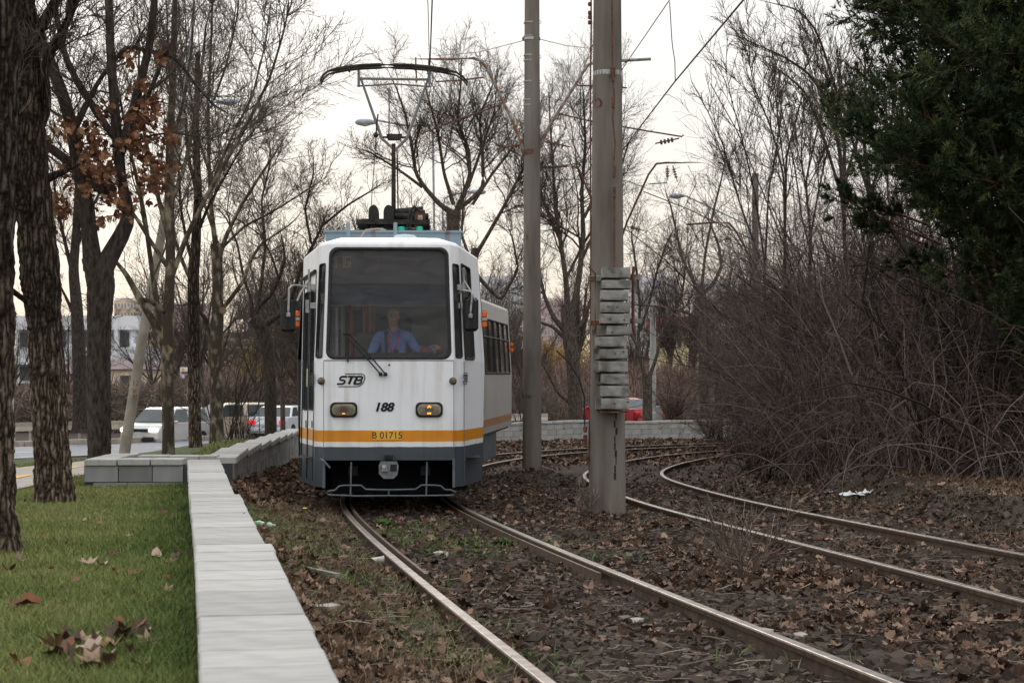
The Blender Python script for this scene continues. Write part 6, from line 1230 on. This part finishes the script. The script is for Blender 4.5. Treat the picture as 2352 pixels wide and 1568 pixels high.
def hip(par, px0, px1, pyr, pye, Y, depth, m, inset=12):
    A = [at(px0,pye,Y-.4), at(px1,pye,Y-.4)]; r = [at(px0+inset,pyr,Y+depth/2), at(px1-inset,pyr,Y+depth/2)]; B = [A[0]+[0,depth+.8,0], A[1]+[0,depth+.8,0]]
    return MB().add([A[0],A[1],r[1],r[0],B[0],B[1]], [(0,1,2,3),(1,5,2),(5,4,3,2),(4,0,3),(0,4,5,1)]).build('roof', m, par)
hip(hs,145,275,828,858,Yh+1.5,8,M['rpurple']); hip(hs,240,352,826,848,Yh,9,M['rpurple'])
g = MB(); pbox(g,276,302,862,886,Yh-.1,.3); o = g.build('window', M['bwin'], hs); g = MB(); pbox(g,274,304,860,862,Yh-.14,.3); pbox(g,274,304,886,888,Yh-.14,.3); g.build('window_trim', M['bcream'], o)
g = MB(); pbox(g,170,190,862,880,Yh+1.9,.3); g.build('window', M['bwin'], hs)
Yi = 330; ind = thing('long_low_building', 'long tan hall with brown roof stretching behind the plane trees', 'building', tuple(at(520,850,Yi)))
g = MB(); pbox(g,330,640,772,850,Yi,20); g.build('wall', M['bcream'], ind); g = MB(); pbox(g,326,644,762,772,Yi-.5,21); pbox(g,380,644,783,792,Yi-.6,2); g.build('roof', M['bbrown'], ind)
for x in range(352, 632, 26): g = MB(); pbox(g,x,x+16,800,826,Yi-.1,.4); g.build('window', M['bwin'], ind)
bb_ = thing('billboard', 'small red and white roadside board beyond the brush heap', 'sign', tuple(at(428,870,150))); g = MB(); pbox(g,414,442,843,868,150,.1); g.build('board', M['bwhite'], bb_); g = MB(); pbox(g,417,441,853,858,149.9,.05); g.build('red_band', M['red'], bb_); g = MB(); pbox(g,424,442,861,868,149.88,.05); g.build('green_patch', mat('board_green', (.03,.12,.09)), bb_); g = MB(); pbox(g,418,423,845,850,149.88,.05); g.build('yellow_patch', M['yellow'], bb_)
for x in (418,438): MB().cyl(at(x,868,150),at(x,900,150),.08,6).build('board_post', M['greyp'], bb_)
def block(label, px0, px1, py0, Y, floors, cols, m, base=900, seed=0):
    r = random.Random(seed); b_ = thing('apartment_block', label, 'apartment building', tuple(at((px0+px1)/2, base, Y)))
    x, y, z, w, d, h = bbox(px0, px1, py0, base, Y, 14); MB().box((x,y,z),(w,d,h)).build('wall', m, b_); MB().box((x,y,z+h/2+.4),(w*.96,d*.9,.8)).bev((x+w*.2,y,z+h/2+2),(w*.12,5,3),.1).build('roof', M['bgrey'], b_)
    g, gb = MB(), MB(); fh = 2.9; top = z+h/2
    for i in range(floors):
        zz = top-1.7-i*fh
        for k in range(cols):
            xx = x-w/2+(k+.5)*w/cols; g.box((xx,Y-.02,zz),(w/cols*.5,.12,1.3))
            if k % 3 == 1: gb.box((xx,Y-.6,zz-.9),(w/cols*.9,1.2,.9))
    g.build('window_row', M['bwinf'], b_, kind='stuff'); gb.build('balcony_row', m, b_, kind='stuff')
    return b_
block('tall pale grey apartment block between the tram and the banded pole', 1105, 1200, 640, 560, 11, 14, M['bgrey'], seed=1)
block('apartment block with reddish walls right of the banded pole', 1236, 1335, 690, 600, 9, 14, M['bpink'], seed=2)
block('wide bluish grey apartment block right of the counterweight stack', 1436, 1560, 640, 620, 11, 18, M['bgrey'], seed=3)
block('distant apartment block half hidden by the thicket', 1600, 1745, 645, 640, 11, 20, M['bgrey'], seed=4)
block('far pinkish apartment block above the white modern house', 330, 470, 700, 620, 8, 20, M['bpink'], seed=5)
block('far cream apartment block right of the third big trunk', 262, 336, 690, 600, 8, 10, M['bcream'], seed=6)
block('far grey apartment block left of the tram mirror', 560, 690, 680, 640, 9, 18, M['bgrey'], seed=7)
yb = thing('red_roofed_building', 'yellow building with a flat red roof behind the white column', 'building', tuple(at(1560,900,260))); g = MB(); pbox(g,1505,1625,752,900,260,12); g.build('wall', M['byel'], yb); g = MB(); pbox(g,1500,1632,727,756,259.5,13); g.build('roof', M['rred'], yb)
for x in range(1512, 1615, 22): g = MB(); pbox(g,x,x+9,775,798,259.9,.4); g.build('window', M['bwin'], yb)
sl_ = thing('market_stall', 'small hut with blue panelled roof glimpsed behind the far wall', 'hut', tuple(at(1258,880,140))); g = MB(); pbox(g,1246,1272,848,872,140,3); g.build('wall', M['bwhite'], sl_); g = MB(); g.add([at(1242,848,139),at(1276,848,139),at(1270,834,142),at(1246,834,142)], [(0,1,2,3)]); g.build('roof', mat('blue_sheet_roof', (.05,.08,.22)), sl_)
# ---------------------------------------------------------------- brush bank and brown scrub behind the road
M['brush'] = mat('cut_brush', (.085,.064,.052), (.31,.24,.195), rough=.95, tint=True, c3=(.165,.125,.10)); M['scrub'] = mat('reddish_scrub', (.10,.065,.052), (.30,.205,.165), rough=.95, tint=True, c3=(.18,.12,.095)); M['mound'] = mat('brown_bank', (.05,.036,.028), (.11,.08,.06), rough=1, scale=2, bump=.1)
rng = np.random.default_rng(51)
def bank(name, label, pxs, pys, Y, depth, nt_, m, vert=.2, ln=1.1, r=.016, base=2.85, seed=0, n2=0):
    """a long heap of twigs: its crest follows the points given, from the ground up"""
    rg = np.random.default_rng(seed); px = rg.uniform(pxs[0], pxs[-1], nt_); yy = Y+rg.uniform(-depth/2, depth/2, nt_); x = (px-CX)*yy/FPX; crest = ZC-(np.interp(px, pxs, pys)-HY)*Y/FPX; gz_ = ZC-base
    prof_ = np.sqrt(np.clip(1-((yy-Y)/(depth/2))**2, 0, 1)); z = gz_+(crest-gz_)*prof_*rg.uniform(.0, 1.0, nt_)**.6
    d = rg.normal(size=(nt_, 3)); d[:, 2] = np.abs(d[:, 2])*vert+vert*.8-.1; d /= np.linalg.norm(d, axis=1, keepdims=True); l = ln*rg.uniform(.5, 1.5, nt_); K = 4; P = [np.stack([x, yy, z], 1)]
    for k in range(K-1): d = d+rg.normal(size=d.shape)*.25; d /= np.linalg.norm(d, axis=1, keepdims=True); P.append(P[-1]+d*(l/(K-1))[:, None])
    P = np.stack(P, 1); R = (r*rg.uniform(.5, 1.4, nt_))[:, None]*np.linspace(1, .5, K); v, f = tubes(P, R, 3); mb = MB(); mb.add(v, f, np.repeat(rg.uniform(0,1,nt_), K*3))
    # earth core
    g = np.linspace(pxs[0]-8, pxs[-1]+8, 70); rows = []
    for t in np.linspace(-1, 1, 9):
        Yt = Y+t*depth/2; cr_ = ZC-(np.interp(g, pxs, pys)-HY)*Y/FPX; rows.append(np.stack([(g-CX)*Yt/FPX, np.full(70, Yt), gz_-.3+(cr_-gz_)*.86*math.sqrt(max(0,1-t*t))+rg.normal(0,.07,70)], 1))
    v = np.concatenate(rows); i, j = np.meshgrid(np.arange(8), np.arange(69), indexing='ij'); k = (i*70+j).ravel(); o = MB().add(v, np.stack([k,k+1,k+71,k+70],1)).build(name.replace('brush','earth').replace('scrub','earth').replace('reed','earth')+'_bank', M['mound'], smooth=True); tag(o, kind='structure')
    return tag(mb.build(name, m, kind='stuff'), label)
bank('brush', 'tangled heap of cut brushwood behind the guardrail', [-60,60,180,300,420,560,690,820], [918,908,905,895,892,895,882,885], 92, 7, 17000, M['brush'], vert=.22, ln=1.1, r=.022, seed=1)
bank('scrub', 'reddish brown leafless scrub beyond the far wall', [1130,1240,1330,1440,1560,1660,1760,1850], [830,845,862,870,858,868,830,780], 112, 16, 15000, M['scrub'], vert=1.5, ln=1.2, r=.016, seed=2)
bank('scrub', 'greyish scrub at the foot of the far trees behind the tram', [-80,100,300,500,700,900,1150], [905,905,903,880,852,840,820], 135, 18, 15000, M['scrub'], vert=1.3, ln=1.1, r=.02, seed=3)
bank('reed_bed', 'low brown reeds right behind the curved wall', [1140,1280,1450,1600,1760,1900], [905,900,925,930,925,900], 100, 6, 7000, M['brush'], vert=1.4, ln=1.1, r=.013, seed=4)
# far wooded horizon
bank('scrub', 'hazy dark belt of far woodland before the apartment blocks', [-400,0,300,480,640,900,1200,1500,1800,2300,2900], [845,840,835,830,825,825,820,825,820,810,810], 300, 40, 15000, M['twigfar'], vert=1.4, ln=3.5, r=.05, seed=5)
# willow with golden twigs
M['willow'] = mat('golden_twig', (.30,.19,.05), (.50,.34,.10), rough=.9, tint=True)
def willow(label, px, py, Y, h, seed):
    rg = np.random.default_rng(seed); b_ = at(px, py, Y); r = thing('willow', label, 'tree', tuple(b_)); MB().tube([b_-[0,0,.4], b_+[.1,0,h*.3], b_+[0,0,h*.5]], [.16,.13,.1], 8).build('trunk', M['barkdark'], r)
    B = np.repeat((b_+[0,0,h*.45])[None], 60, 0); P, R = shrub_stems(rg, B, h*.75, 1.0, K=8, r0=.05, arch=.9); mb = MB(); v, f = tubes(P, R, 3); mb.add(v, f)
    P2a, R2a = grow(rg, P, R, 1800, t=(.3,1), ang=(20,60), lf=.5, K=5, up=-.25, wob=.1, rf=.5, rmin=.012, lmin=.5); v, f = tubes(P2a, R2a, 3); mb.add(v, f, np.repeat(rg.uniform(0,1,1800), 15)); mb.build('crown', M['willow'], r); return r
willow('golden twigged willow just left of the tram beyond the road', 655, 905, 105, 4.2, 1); willow('golden twigged willow glimpsed between the two concrete poles', 1285, 900, 118, 4.0, 2)
# shrubs
def shrub(label, px, py, Y, h, n, seed, m=None, spread=.35, name='shrub', r0=.010, up=.08):
    rg = np.random.default_rng(seed); b_ = at(px, py, Y); r = thing(name, label, 'shrub', tuple(b_)); B = b_+np.c_[rg.normal(0,.12*h/2,n), rg.normal(0,.12*h/2,n), np.full(n,-.05)]
    P, R = shrub_stems(rg, B, h, spread, K=7, r0=r0, arch=.05); v, f = tubes(P, R, 4); mb = MB(); mb.add(v, f, np.full(n*28, .3)); mb.build('stem', m or M['twig'], r, kind='stuff')
    P2a, R2a = grow(rg, P, R, n*14, t=(.25,1), ang=(15,45), lf=.35, K=4, up=up, wob=.14, rf=.55, rmin=.004, lmin=.1); v, f = tubes(P2a, R2a, 3); mb = MB(); mb.add(v, f, np.repeat(rg.uniform(0,1,n*14), 12)); mb.build('crown', m or M['twig'], r, kind='stuff'); return r
shrub('upright brown shrub in front of the gold car by the wall', 535, 1010, 50, 3.6, 24, 3, spread=.28, r0=.016)
shrub('low twiggy shrub at the foot of that upright brown shrub', 560, 1012, 48.5, 1.2, 14, 4, spread=.45)
shrub('dark olive shrub behind the far wall near the white column', 1550, 968, 73, 2.4, 60, 5, spread=.4, m=M['scrub'], r0=.018)
shrub('thin shrub behind the far wall beside the banded pole', 1195, 968, 70, 2.6, 24, 6, spread=.2)
shrub('dead leafy sapling clump growing between the two tracks', 1712, 1335, 14.3, .85, 16, 7, spread=.38, r0=.004, name='sapling', m=M['brush'])
shrub('small dry shrub at the left foot of the nearest pole', 1346, 1180, 22.1, .55, 10, 8, spread=.3, r0=.004, m=M['brush'])
for i_, (x_, y_, h_) in enumerate(((1628,1004,1.1),(1690,1040,1.3),(1722,1075,1.2),(1760,1098,1.3),(1700,1005,2.2))):
    shrub(['low purplish shrub touching the end of the curved wall','low purplish shrub on the inner side of the far bend','small tangled shrub at the left foot of the thicket','spreading low shrub at the front left corner of the thicket','taller purplish shrub behind the low ones left of the thicket'][i_], x_, y_, (62,48,40,35,58)[i_], h_*1.1, 40, 30+i_, spread=.5, m=M['bush'], r0=.009)
shrub('low dry shrub beside the far bend of the empty track', 1655, 1010, 50, 1.3, 30, 9, spread=.5, m=M['bush'])
# ---------------------------------------------------------------- loose ground cover
rng = np.random.default_rng(61)
def wedge(n, y0, y1, pad=.6, power=1.0, xmin=-6, xmax=9):
    """random ground points, denser near the viewer, over the strip of ground between y0 and y1"""
    u = rng.uniform(0, 1, n); Y = y0+(y1-y0)*u**power; X = rng.uniform(-1, 1, n)*(Y*.2767+pad); return X, Y
def ico(seed, flat=.55):
    import bmesh
    bm = bmesh.new(); bmesh.ops.create_icosphere(bm, subdivisions=1, radius=1); r = np.random.default_rng(seed); v = np.array([x.co for x in bm.verts]); f = np.array([[w.index for w in x.verts] for x in bm.faces]); bm.free()
    if seed % 3: # chip: drop to a cruder stone
        v = np.sign(v)*np.abs(v)**.8
    return v*r.uniform(.6, 1.15, (len(v), 1))*[1, .8, flat], f
STONES = []
import bmesh
for sd in range(6):
    bm = bmesh.new(); bmesh.ops.create_cube(bm, size=1.5); r = random.Random(sd)
    for v_ in bm.verts: v_.co = Vector([c*r.uniform(.55, 1.15) for c in v_.co])
    bmesh.ops.triangulate(bm, faces=bm.faces); STONES.append((np.array([x.co for x in bm.verts])*[1,.85,.75], np.array([[w.index for w in x.verts] for x in bm.faces]))); bm.free()
M['ballast'] = mat('ballast_stone', (.020,.013,.009), (.165,.13,.105), rough=.95, tint=True, c3=(.046,.032,.023))
X, Y = wedge(150000, 6.0, 34, power=1.9); d = tdist(X, Y); u = X-Xw(Y)
k = (u > .7) & (d < 2.6+rng.normal(0, .4, len(X))) & (X < bushline(Y)-.2); k &= ~((abs(d-.7525) < .085)); X, Y, d = X[k], Y[k], d[k]
mb = MB(); n = len(X); sz = rng.gamma(4, .0050, n)*(1+.25*sm(14, 26, Y)); which = rng.integers(0, 6, n); Zg = G(X, Y)+sz*.15; tint = np.clip(rng.normal(.42, .22, n)+.1*vnoise(X, Y, .9), 0, 1)
for i, (tv, tf) in enumerate(STONES):
    w = which == i; scatter(mb, tv, tf, np.stack([X[w], Y[w], Zg[w]], 1), rots(rng, w.sum(), .35), sz[w], tint[w])
tag(mb.build('ballast', M['ballast'], kind='stuff'), 'dark crushed stone ballast filling and flanking both tracks')
print('stones', n)
# leaf litter between the walls and the thicket
X, Y = wedge(80000, 6.2, 46, power=1.45); d = tdist(X, Y); u = X-Xw(Y); dens = .20+.5*vnoise(X, Y, 1.1, 9)+.28*sm(1.6, .4, u)*sm(40, 15, Y)+.5*sm(1.3, 2.0, d)+.35*np.exp(-((X-bushline(Y))/1.2)**2)+.8*np.exp(-((X-1.2)**2+(Y-21.5)**2)/.8)+.7*np.exp(-((X-2.0)**2+(Y-14)**2)/1.2)
k = (u > .22) & (rng.uniform(0, 1, len(X)) < dens*(1-.55*sm(.75,.55,d)*sm(16,10,Y))) & (X < bushline(Y)+.6) & (abs(d-.7525) > .07); X, Y = X[k], Y[k]
mb = MB(); leaves(mb, rng, np.stack([X, Y, G(X, Y)+.018+rng.uniform(0,.02,len(X))], 1), rng.gamma(5, .0125, len(X)).clip(.03,.14), .5); lt = tag(mb.build('fallen_leaves', M['leafB'], kind='stuff'), 'brown fallen leaves littering the ground around the tracks'); print('leaves', len(X))
X, Y = wedge(16000, 44, 68); k = (X-Xw(Y) > .5) & (X < bushline(Y)+1) & (Y < 66.5+X*.3); X, Y = X[k], Y[k]; mb = MB(); leaves(mb, rng, np.stack([X, Y, G(X, Y)+.02], 1), rng.uniform(.10,.22,len(X)), .4); tag(mb.build('fallen_leaves', M['leafB'], kind='stuff'), 'brown leaves strewn inside the far bend of the tram loop')
# drift of leaves against the wall behind the tram
n = 3200; Yd = rng.uniform(21, 44, n); ud = .25+np.abs(rng.normal(0, .5, n)); Xd = Xw(Yd)+ud; hp = .22*np.exp(-(ud/.6)**2); mb = MB(); leaves(mb, rng, np.stack([Xd, Yd, G(Xd, Yd)+hp*rng.uniform(0,1,n)+.01], 1), rng.uniform(.07, .14, n), .6)
tag(mb.build('fallen_leaves', M['leafB'], kind='stuff'), 'dark drift of fallen leaves heaped along the wall left of the tram')
# twigs on the ground
X, Y = wedge(2600, 6.5, 30, power=1.3); k = (X-Xw(Y) > .4) & (X < bushline(Y)); X, Y = X[k], Y[k]; n = len(X); P = [np.stack([X, Y, G(X, Y)+.03], 1)]; dd = rng.normal(size=(n, 3)); dd[:, 2] *= .15; dd /= np.linalg.norm(dd, axis=1, keepdims=True)
for q_ in range(3): dd = dd+rng.normal(size=(n,3))*.25; dd[:,2] *= .3; dd /= np.linalg.norm(dd, axis=1, keepdims=True); P.append(P[-1]+dd*rng.uniform(.02,.10,(n,1)))
P = np.stack(P, 1); P[..., 2] = np.maximum(P[..., 2], G(P[...,0], P[...,1])+.015); v, f = tubes(P, rng.uniform(.0018,.004,(n,1))*np.ones((1,4)), 3); tag(MB().add(v, f, np.repeat(rng.uniform(0,1,n), 12)).build('twigs', M['brush'], kind='stuff'), 'short dry twigs scattered over the ballast')
# grasses
def blades(X, Y, h, w, tilt, name, label, m, zo=0, tint=None):
    n = len(X); a = rng.uniform(0, 2*math.pi, n); s_ = np.stack([np.cos(a), np.sin(a), np.zeros(n)], 1); lean = rng.normal(0, tilt, (n, 3)); lean[:, 2] = 1; lean /= np.linalg.norm(lean, axis=1, keepdims=True)
    b_ = np.stack([X, Y, G(X, Y)+zo], 1); l = (h*rng.uniform(.5, 1.4, n))[:, None]; mid = b_+lean*l*.55; tip = b_+lean*l; tip[:, :2] += lean[:, :2]*l*.6; w_ = (w*rng.uniform(.7,1.3,n))[:, None]
    v = np.stack([b_-s_*w_, b_+s_*w_, mid+s_*w_*.7, mid-s_*w_*.7, tip], 1).reshape(-1, 3); k = np.arange(n)*5; mb = MB(); mb.add(v, np.stack([k,k+1,k+2,k+3],1), np.repeat(rng.uniform(0,1,n) if tint is None else tint, 5)); mb.f.append(np.stack([k+3,k+2,k+4],1)); return tag(mb.build(name, m, kind='stuff'), label)
M['grass'] = mat('lawn_grass', (.045,.085,.014), (.26,.24,.09), rough=.75, tint=True, c3=(.17,.20,.055)); M['straw'] = mat('dry_straw', (.09,.06,.035), (.30,.22,.13), rough=.9, tint=True, c3=(.17,.12,.07)); M['weed'] = mat('green_weed', (.05,.11,.02), (.13,.2,.05), rough=.7, tint=True)
Y = 5.6+19*rng.uniform(0,1,210000)**1.35; X = Xw(Y)-.17-rng.uniform(0,1,len(Y))*(Xw(Y)-.17+Y*.2767+.5); pv = np.interp(Y, [2,22,34,50], [-5.4,-5.68,-5.93,-7.8]); k = X > pv; X, Y = X[k], Y[k]
gh = .040+.02*sm(.9,.15,Xw(Y)-X)+.006*vnoise(X,Y,.5); ti = np.clip(rng.normal(.46,.17,len(X))+.20*vnoise(X,Y,.8,4)+.16*vnoise(X,Y,.27,8)+.12*sm(.2,1.2,Xw(Y)-X)-.25*sm(.8,.2,Xw(Y)-X), 0, 1); blades(X, Y, gh*1.25, .0018+.00010*Y, .38, 'grass', 'short green lawn grass beside the long wall', M['grass'], tint=ti)
n = 40000; Y = rng.uniform(24, 58, n); X = Xw(Y)-.2-rng.uniform(0,1,n)*9; k = (X > np.interp(Y, [24,34,50,60], [-5.7,-5.9,-7.8,-9])) | ((X < np.interp(Y, [24,34,50,60], [-8.1,-8.4,-10.3,-12])) & (X > -13)); X, Y = X[k], Y[k]; blades(X, Y, np.full(len(X), .08), .010, .35, 'grass', 'strip of lawn grass beyond the planter up to the road', M['grass'])
# weeds and straw by the track
n = 52000; Y = 6+20*rng.uniform(0,1,n)**1.3; u = rng.uniform(.2, 2.2, n); X = Xw(Y)+u; d = tdist(X, Y); k = (d > .85) & (rng.uniform(0,1,n) < .5+.5*vnoise(X,Y,.6,2)); X, Y = X[k], Y[k]; blades(X, Y, np.full(len(X), .11), .0022, 1.1, 'dry_grass', 'matted dry straw on the verge between wall and rail', M['straw'])
cx_ = [(-3.6,21.3,.5,900),(-2.9,19.6,.55,1300),(-2.2,18,.5,900),(-3.2,22.3,.5,700),(-1.35,19.6,.35,260),(-.75,18.3,.5,500),(-.35,17.6,.35,260),(.3,17.9,.3,200),(-1.6,15.6,.5,700),(-1.1,13,.5,700),(-.55,10.6,.5,600),(-.2,9,.4,400),(-.9,20.9,.3,200),(1.5,9.5,.3,90),(3.3,9.3,.5,120),(5.2,16,.4,120),(.8,16.4,.2,60),(-.3,16.6,.3,120)]
X = np.concatenate([rng.normal(c[0], c[2]*.7, c[3]) for c in cx_]); Y = np.concatenate([rng.normal(c[1], c[2], c[3]) for c in cx_]); k = (np.abs(tdist(X,Y)-.7525) > .06) & (X-Xw(Y) > .25); X, Y = X[k], Y[k]; blades(X, Y, np.full(len(X), .085), .0040, .6, 'weeds', 'patches of green grass and weeds among the ballast', M['weed'])
n = 5000; Y = rng.uniform(17, 29, n); X = rng.uniform(5.0, 8.5, n); k = X < bushline(Y)+.5; X, Y = X[k], Y[k]; blades(X, Y, np.full(len(X), .10), .004, .7, 'dry_grass', 'dull dry grass on the low bank at the right edge', M['straw'])
# leafy weed rosettes
for i, (x, y, s_) in enumerate(((-1.45,20.8,.16),(-1.55,18.1,.14),(-.05,18.0,.14),(-.6,17.9,.12),(-.75,16.9,.09),(.55,16.6,.08))):
    r = thing('weed_plant', ['leafy weed nearest the tram between the rails','broad green weed close to the left rail','largest green weed near the middle of the track','green weed left of the largest one','small weed in front of the green patch','tiny weed towards the right rail'][i], 'weed', (x, y, Gf(x, y)))
    mb = MB(); n = 26; a = rng.uniform(0, 6.28, n)
    for k_ in range(n): 
        dx, dy = math.cos(a[k_]), math.sin(a[k_]); l = s_*rng.uniform(.5,1); w = l*.16; z = rng.uniform(.3,.9)*l; mb.add([(0,0,.01),(dx*l*.5-dy*w,dy*l*.5+dx*w,z*.7),(dx*l,dy*l,z*.8),(dx*l*.5+dy*w,dy*l*.5-dx*w,z*.7)], [(0,1,2),(0,2,3)])
    mb.build('leaf_rosette', M['weed'], r, local=True, kind='stuff')
# ---------------------------------------------------------------- separate leaves lying on the lawn
def at_lawn(px, py):
    Yv = 8.0
    for _ in range(40): x = (px-CX)*Yv/FPX; Yv = .5*Yv+.5*(FPX*(ZC-Gf(x, Yv))/(py-HY))
    return (px-CX)*Yv/FPX, Yv
LM = []
for i in range(6):
    tv, tf = LEAF[i]; m_ = mat('lawn_leaf_%d' % i, [(.30,.20,.14),(.16,.06,.03),(.07,.04,.03),(.36,.27,.20),(.20,.11,.06),(.11,.055,.035)][i], [(.42,.30,.22),(.24,.10,.05),(.12,.07,.05),(.46,.37,.29),(.28,.17,.10),(.18,.09,.06)][i], rough=.8, scale=8); LM.append((tv, tf, m_))
spots = [(128,1515,.15,4),(190,1500,.15,0),(225,1508,.14,2),(255,1515,.16,4),(345,1500,.12,0),(325,1475,.13,2),(235,1562,.15,5),(180,1532,.14,0),(47,1305,.10,3),(205,1310,.14,0),(232,1318,.09,3),(296,1245,.08,0),(360,1160,.08,1),(352,1296,.12,3),(388,1306,.09,0),(406,1300,.09,3),(390,1348,.09,1),(385,1375,.10,0),(275,1282,.07,4),(150,1265,.08,2),(60,1408,.14,1),(30,1410,.07,5),(175,1352,.06,4),(255,1290,.06,5),(318,1355,.06,2),(300,1335,.07,4),(372,1195,.10,5),(408,1180,.08,5),(404,1210,.12,5),(336,1200,.06,0),(230,1215,.07,4),(100,1240,.05,1),(196,1206,.06,0),(310,1180,.06,4),(330,1230,.05,5),(250,1190,.05,4),(420,1255,.07,0),(440,1295,.10,4),(160,1505,.16,2),(140,1530,.14,5),(175,1555,.16,2),(210,1525,.13,3),(215,1548,.13,0),(240,1540,.12,3),(270,1492,.17,2),(300,1475,.15,5),(318,1490,.13,3),(285,1455,.10,1),(305,1530,.10,2),(330,1560,.12,4),(45,1548,.10,1),(210,1565,.10,1),(150,1475,.08,0),(120,1325,.06,4),(75,1345,.05,0),(355,1420,.07,4),(430,1430,.08,0),(18,1325,.10,5),(265,1330,.06,1),(360,1285,.06,4),(128,1130,.05,1),(300,1125,.05,0),(380,1140,.05,5),(55,1160,.05,1)]
for i, (px, py, s_, k) in enumerate(spots):
    x, y = at_lawn(px, py); tv, tf, m_ = LM[k]; r = random.Random(i)
    if i < 6: pass
    o = MB().add(tv*s_*[1,1,1.3], tf).build('fallen_leaf', m_, local=True); o.location = (x, y, Gf(x, y)+.045); o.rotation_euler = (r.uniform(-.5,.5), r.uniform(-.6,.6), r.uniform(0,6.28))
    col_ = ['tan','russet','dark brown','pale beige','brown','chestnut'][k]
    where = 'in the leaf clump at the lawn bottom' if py > 1440 and px > 110 else ('close to the long wall' if px > 380-(py-1150)*.0 else ('near the left edge of the lawn' if px < 110 else ('far up the lawn' if py < 1220 else 'in the middle of the lawn')))
    tag(o, '%s curled leaf on the grass %s' % (col_, where), 'leaf', group='%s leaves lying on the lawn %s' % (col_, where))
# litter
def lit(px, py):
    Yv = 15.0
    for _ in range(40): x = (px-CX)*Yv/FPX; Yv = .5*Yv+.5*(FPX*(ZC-Gf(x, Yv))/(py-HY))
    return (px-CX)*Yv/FPX, Yv
x, y = lit(868,1297); c_ = thing('paper_cup', 'crushed white paper cup lying beside the left rail', 'cup', (x,y,Gf(x,y)+.035)); MB().tube([(-.05,0,0),(.045,.01,.006)],[.026,.034],14).build('cup_wall', mat('white_cup', (.6,.58,.54), (.45,.4,.34), scale=20), c_, local=True); MB().tube([(.043,.01,.006),(.05,.011,.006)],[.037,.037],14).build('cup_rim', M['postw'], c_, local=True)
x, y = lit(600,1214); b_ = thing('plastic_bottle', 'crushed green plastic bottle lying by the long wall', 'bottle', (x,y,Gf(x,y)+.035), -.15); MB().tube([(-.12,0,0),(-.10,0,0),(-.02,.01,.01),(.05,0,-.005),(.09,0,0),(.11,0,0)],[.012,.03,.034,.028,.032,.013],12).build('bottle_body', mat('green_plastic', (.08,.42,.20), (.45,.65,.5), rough=.25, scale=14), b_, local=True, smooth=True); MB().cyl((.11,0,0),(.135,0,0),.014,10).build('bottle_cap', M['postw'], b_, local=True)
for i, (px, py, s_, lb) in enumerate(((1965,1143,.22,'crumpled white plastic bag below the thicket, larger of the two'),(1990,1138,.16,'smaller white plastic scrap just right of the bag'),(1905,1136,.09,'small bluish scrap of litter left of the white bag'))):
    x, y = lit(px, py); r = np.random.default_rng(i); n = 8; g_ = np.stack(np.meshgrid(np.linspace(-1,1,n), np.linspace(-.5,.5,5), indexing='ij'), -1).reshape(-1,2); v = np.c_[g_*s_, .02+np.abs(r.normal(0,.25,len(g_)))*s_*.6]; k = np.array([[a*5+b2,a*5+5+b2,a*5+6+b2,a*5+1+b2] for a in range(n-1) for b2 in range(4)])
    o = MB().add(v, k).build('plastic_bag' if i < 2 else 'litter_scrap', M['bwhite'] if i < 2 else M['bluebox'], smooth=True, local=True); o.location = (x,y,Gf(x,y)+.02); o.rotation_euler[2] = .3; tag(o, lb, 'litter')
a, c = lit(655,1293), lit(775,1343); tag(MB().box(((a[0]+c[0])/2,(a[1]+c[1])/2,Gf((a[0]+c[0])/2,(a[1]+c[1])/2)+.03), (math.hypot(c[0]-a[0],c[1]-a[1]),.04,.03), rz=math.atan2(c[1]-a[1],c[0]-a[0])).build('plank', mat('weathered_wood', (.26,.24,.22), (.17,.15,.13), scale=4, stretch=(1,1,8))), 'weathered grey batten lying on the straw by the wall', 'plank')
for i, (px, py, s_, lb) in enumerate(((745,1236+170,.10,'pale flat stone close to the foreground end of the wall'),(1010,1278,.085,'largest stone between the rails of the near track'),(1745,1462,.10,'pale whitish rock at the bottom between the two tracks'),(1840,1468,.06,'small white stone right of the pale rock'),(1462,1432,.05,'small pale stone in the near track bed'))):
    x, y = lit(px, py); tv, tf = ico(i, .5); o = MB().add(tv*s_, tf).build('stone', mat('pale_stone_%d' % i, (.26,.23,.20), (.42,.39,.35), scale=6, bump=.01), local=True); o.location = (x,y,Gf(x,y)+.02); tag(o, lb, 'stone')
x, y = lit(700,1185); yd = thing('dandelion', 'single yellow flower in the green patch left of the tram rail', 'flower', (x,y,Gf(x,y))); MB().cyl((0,0,0),(0,0,.09),.003,4).build('stem', M['weed'], yd, local=True); MB().lathe((0,0,.09),[(.006,0),(.03,.008),(.02,.016)],10).build('blossom', mat('yellow_petal', (.8,.65,.02)), yd, local=True)
# bird-scale debris on the coping: a few crumbs of grit and one leaf
for i, (px, py) in enumerate(((700,1333),(722,1388),(655,1250),(560,1180))):
    Yc = FPX*(.84 if py > 1255 else .905)/(py-HY); xx = (px-CX)*Yc/FPX; o = MB().add(STONES[i][0]*.006, STONES[i][1]).build('grit', M['ballast'], local=True); o.location = (xx, Yc, ZC-(.84 if py > 1255 else .905)+.006); tag(o, ['speck of grit nearest the foreground coping edge','speck of dark grit at the middle of the near coping','speck of grit by the first coping step','speck of grit on the farther coping'][(i*3+1)%4] , 'grit')
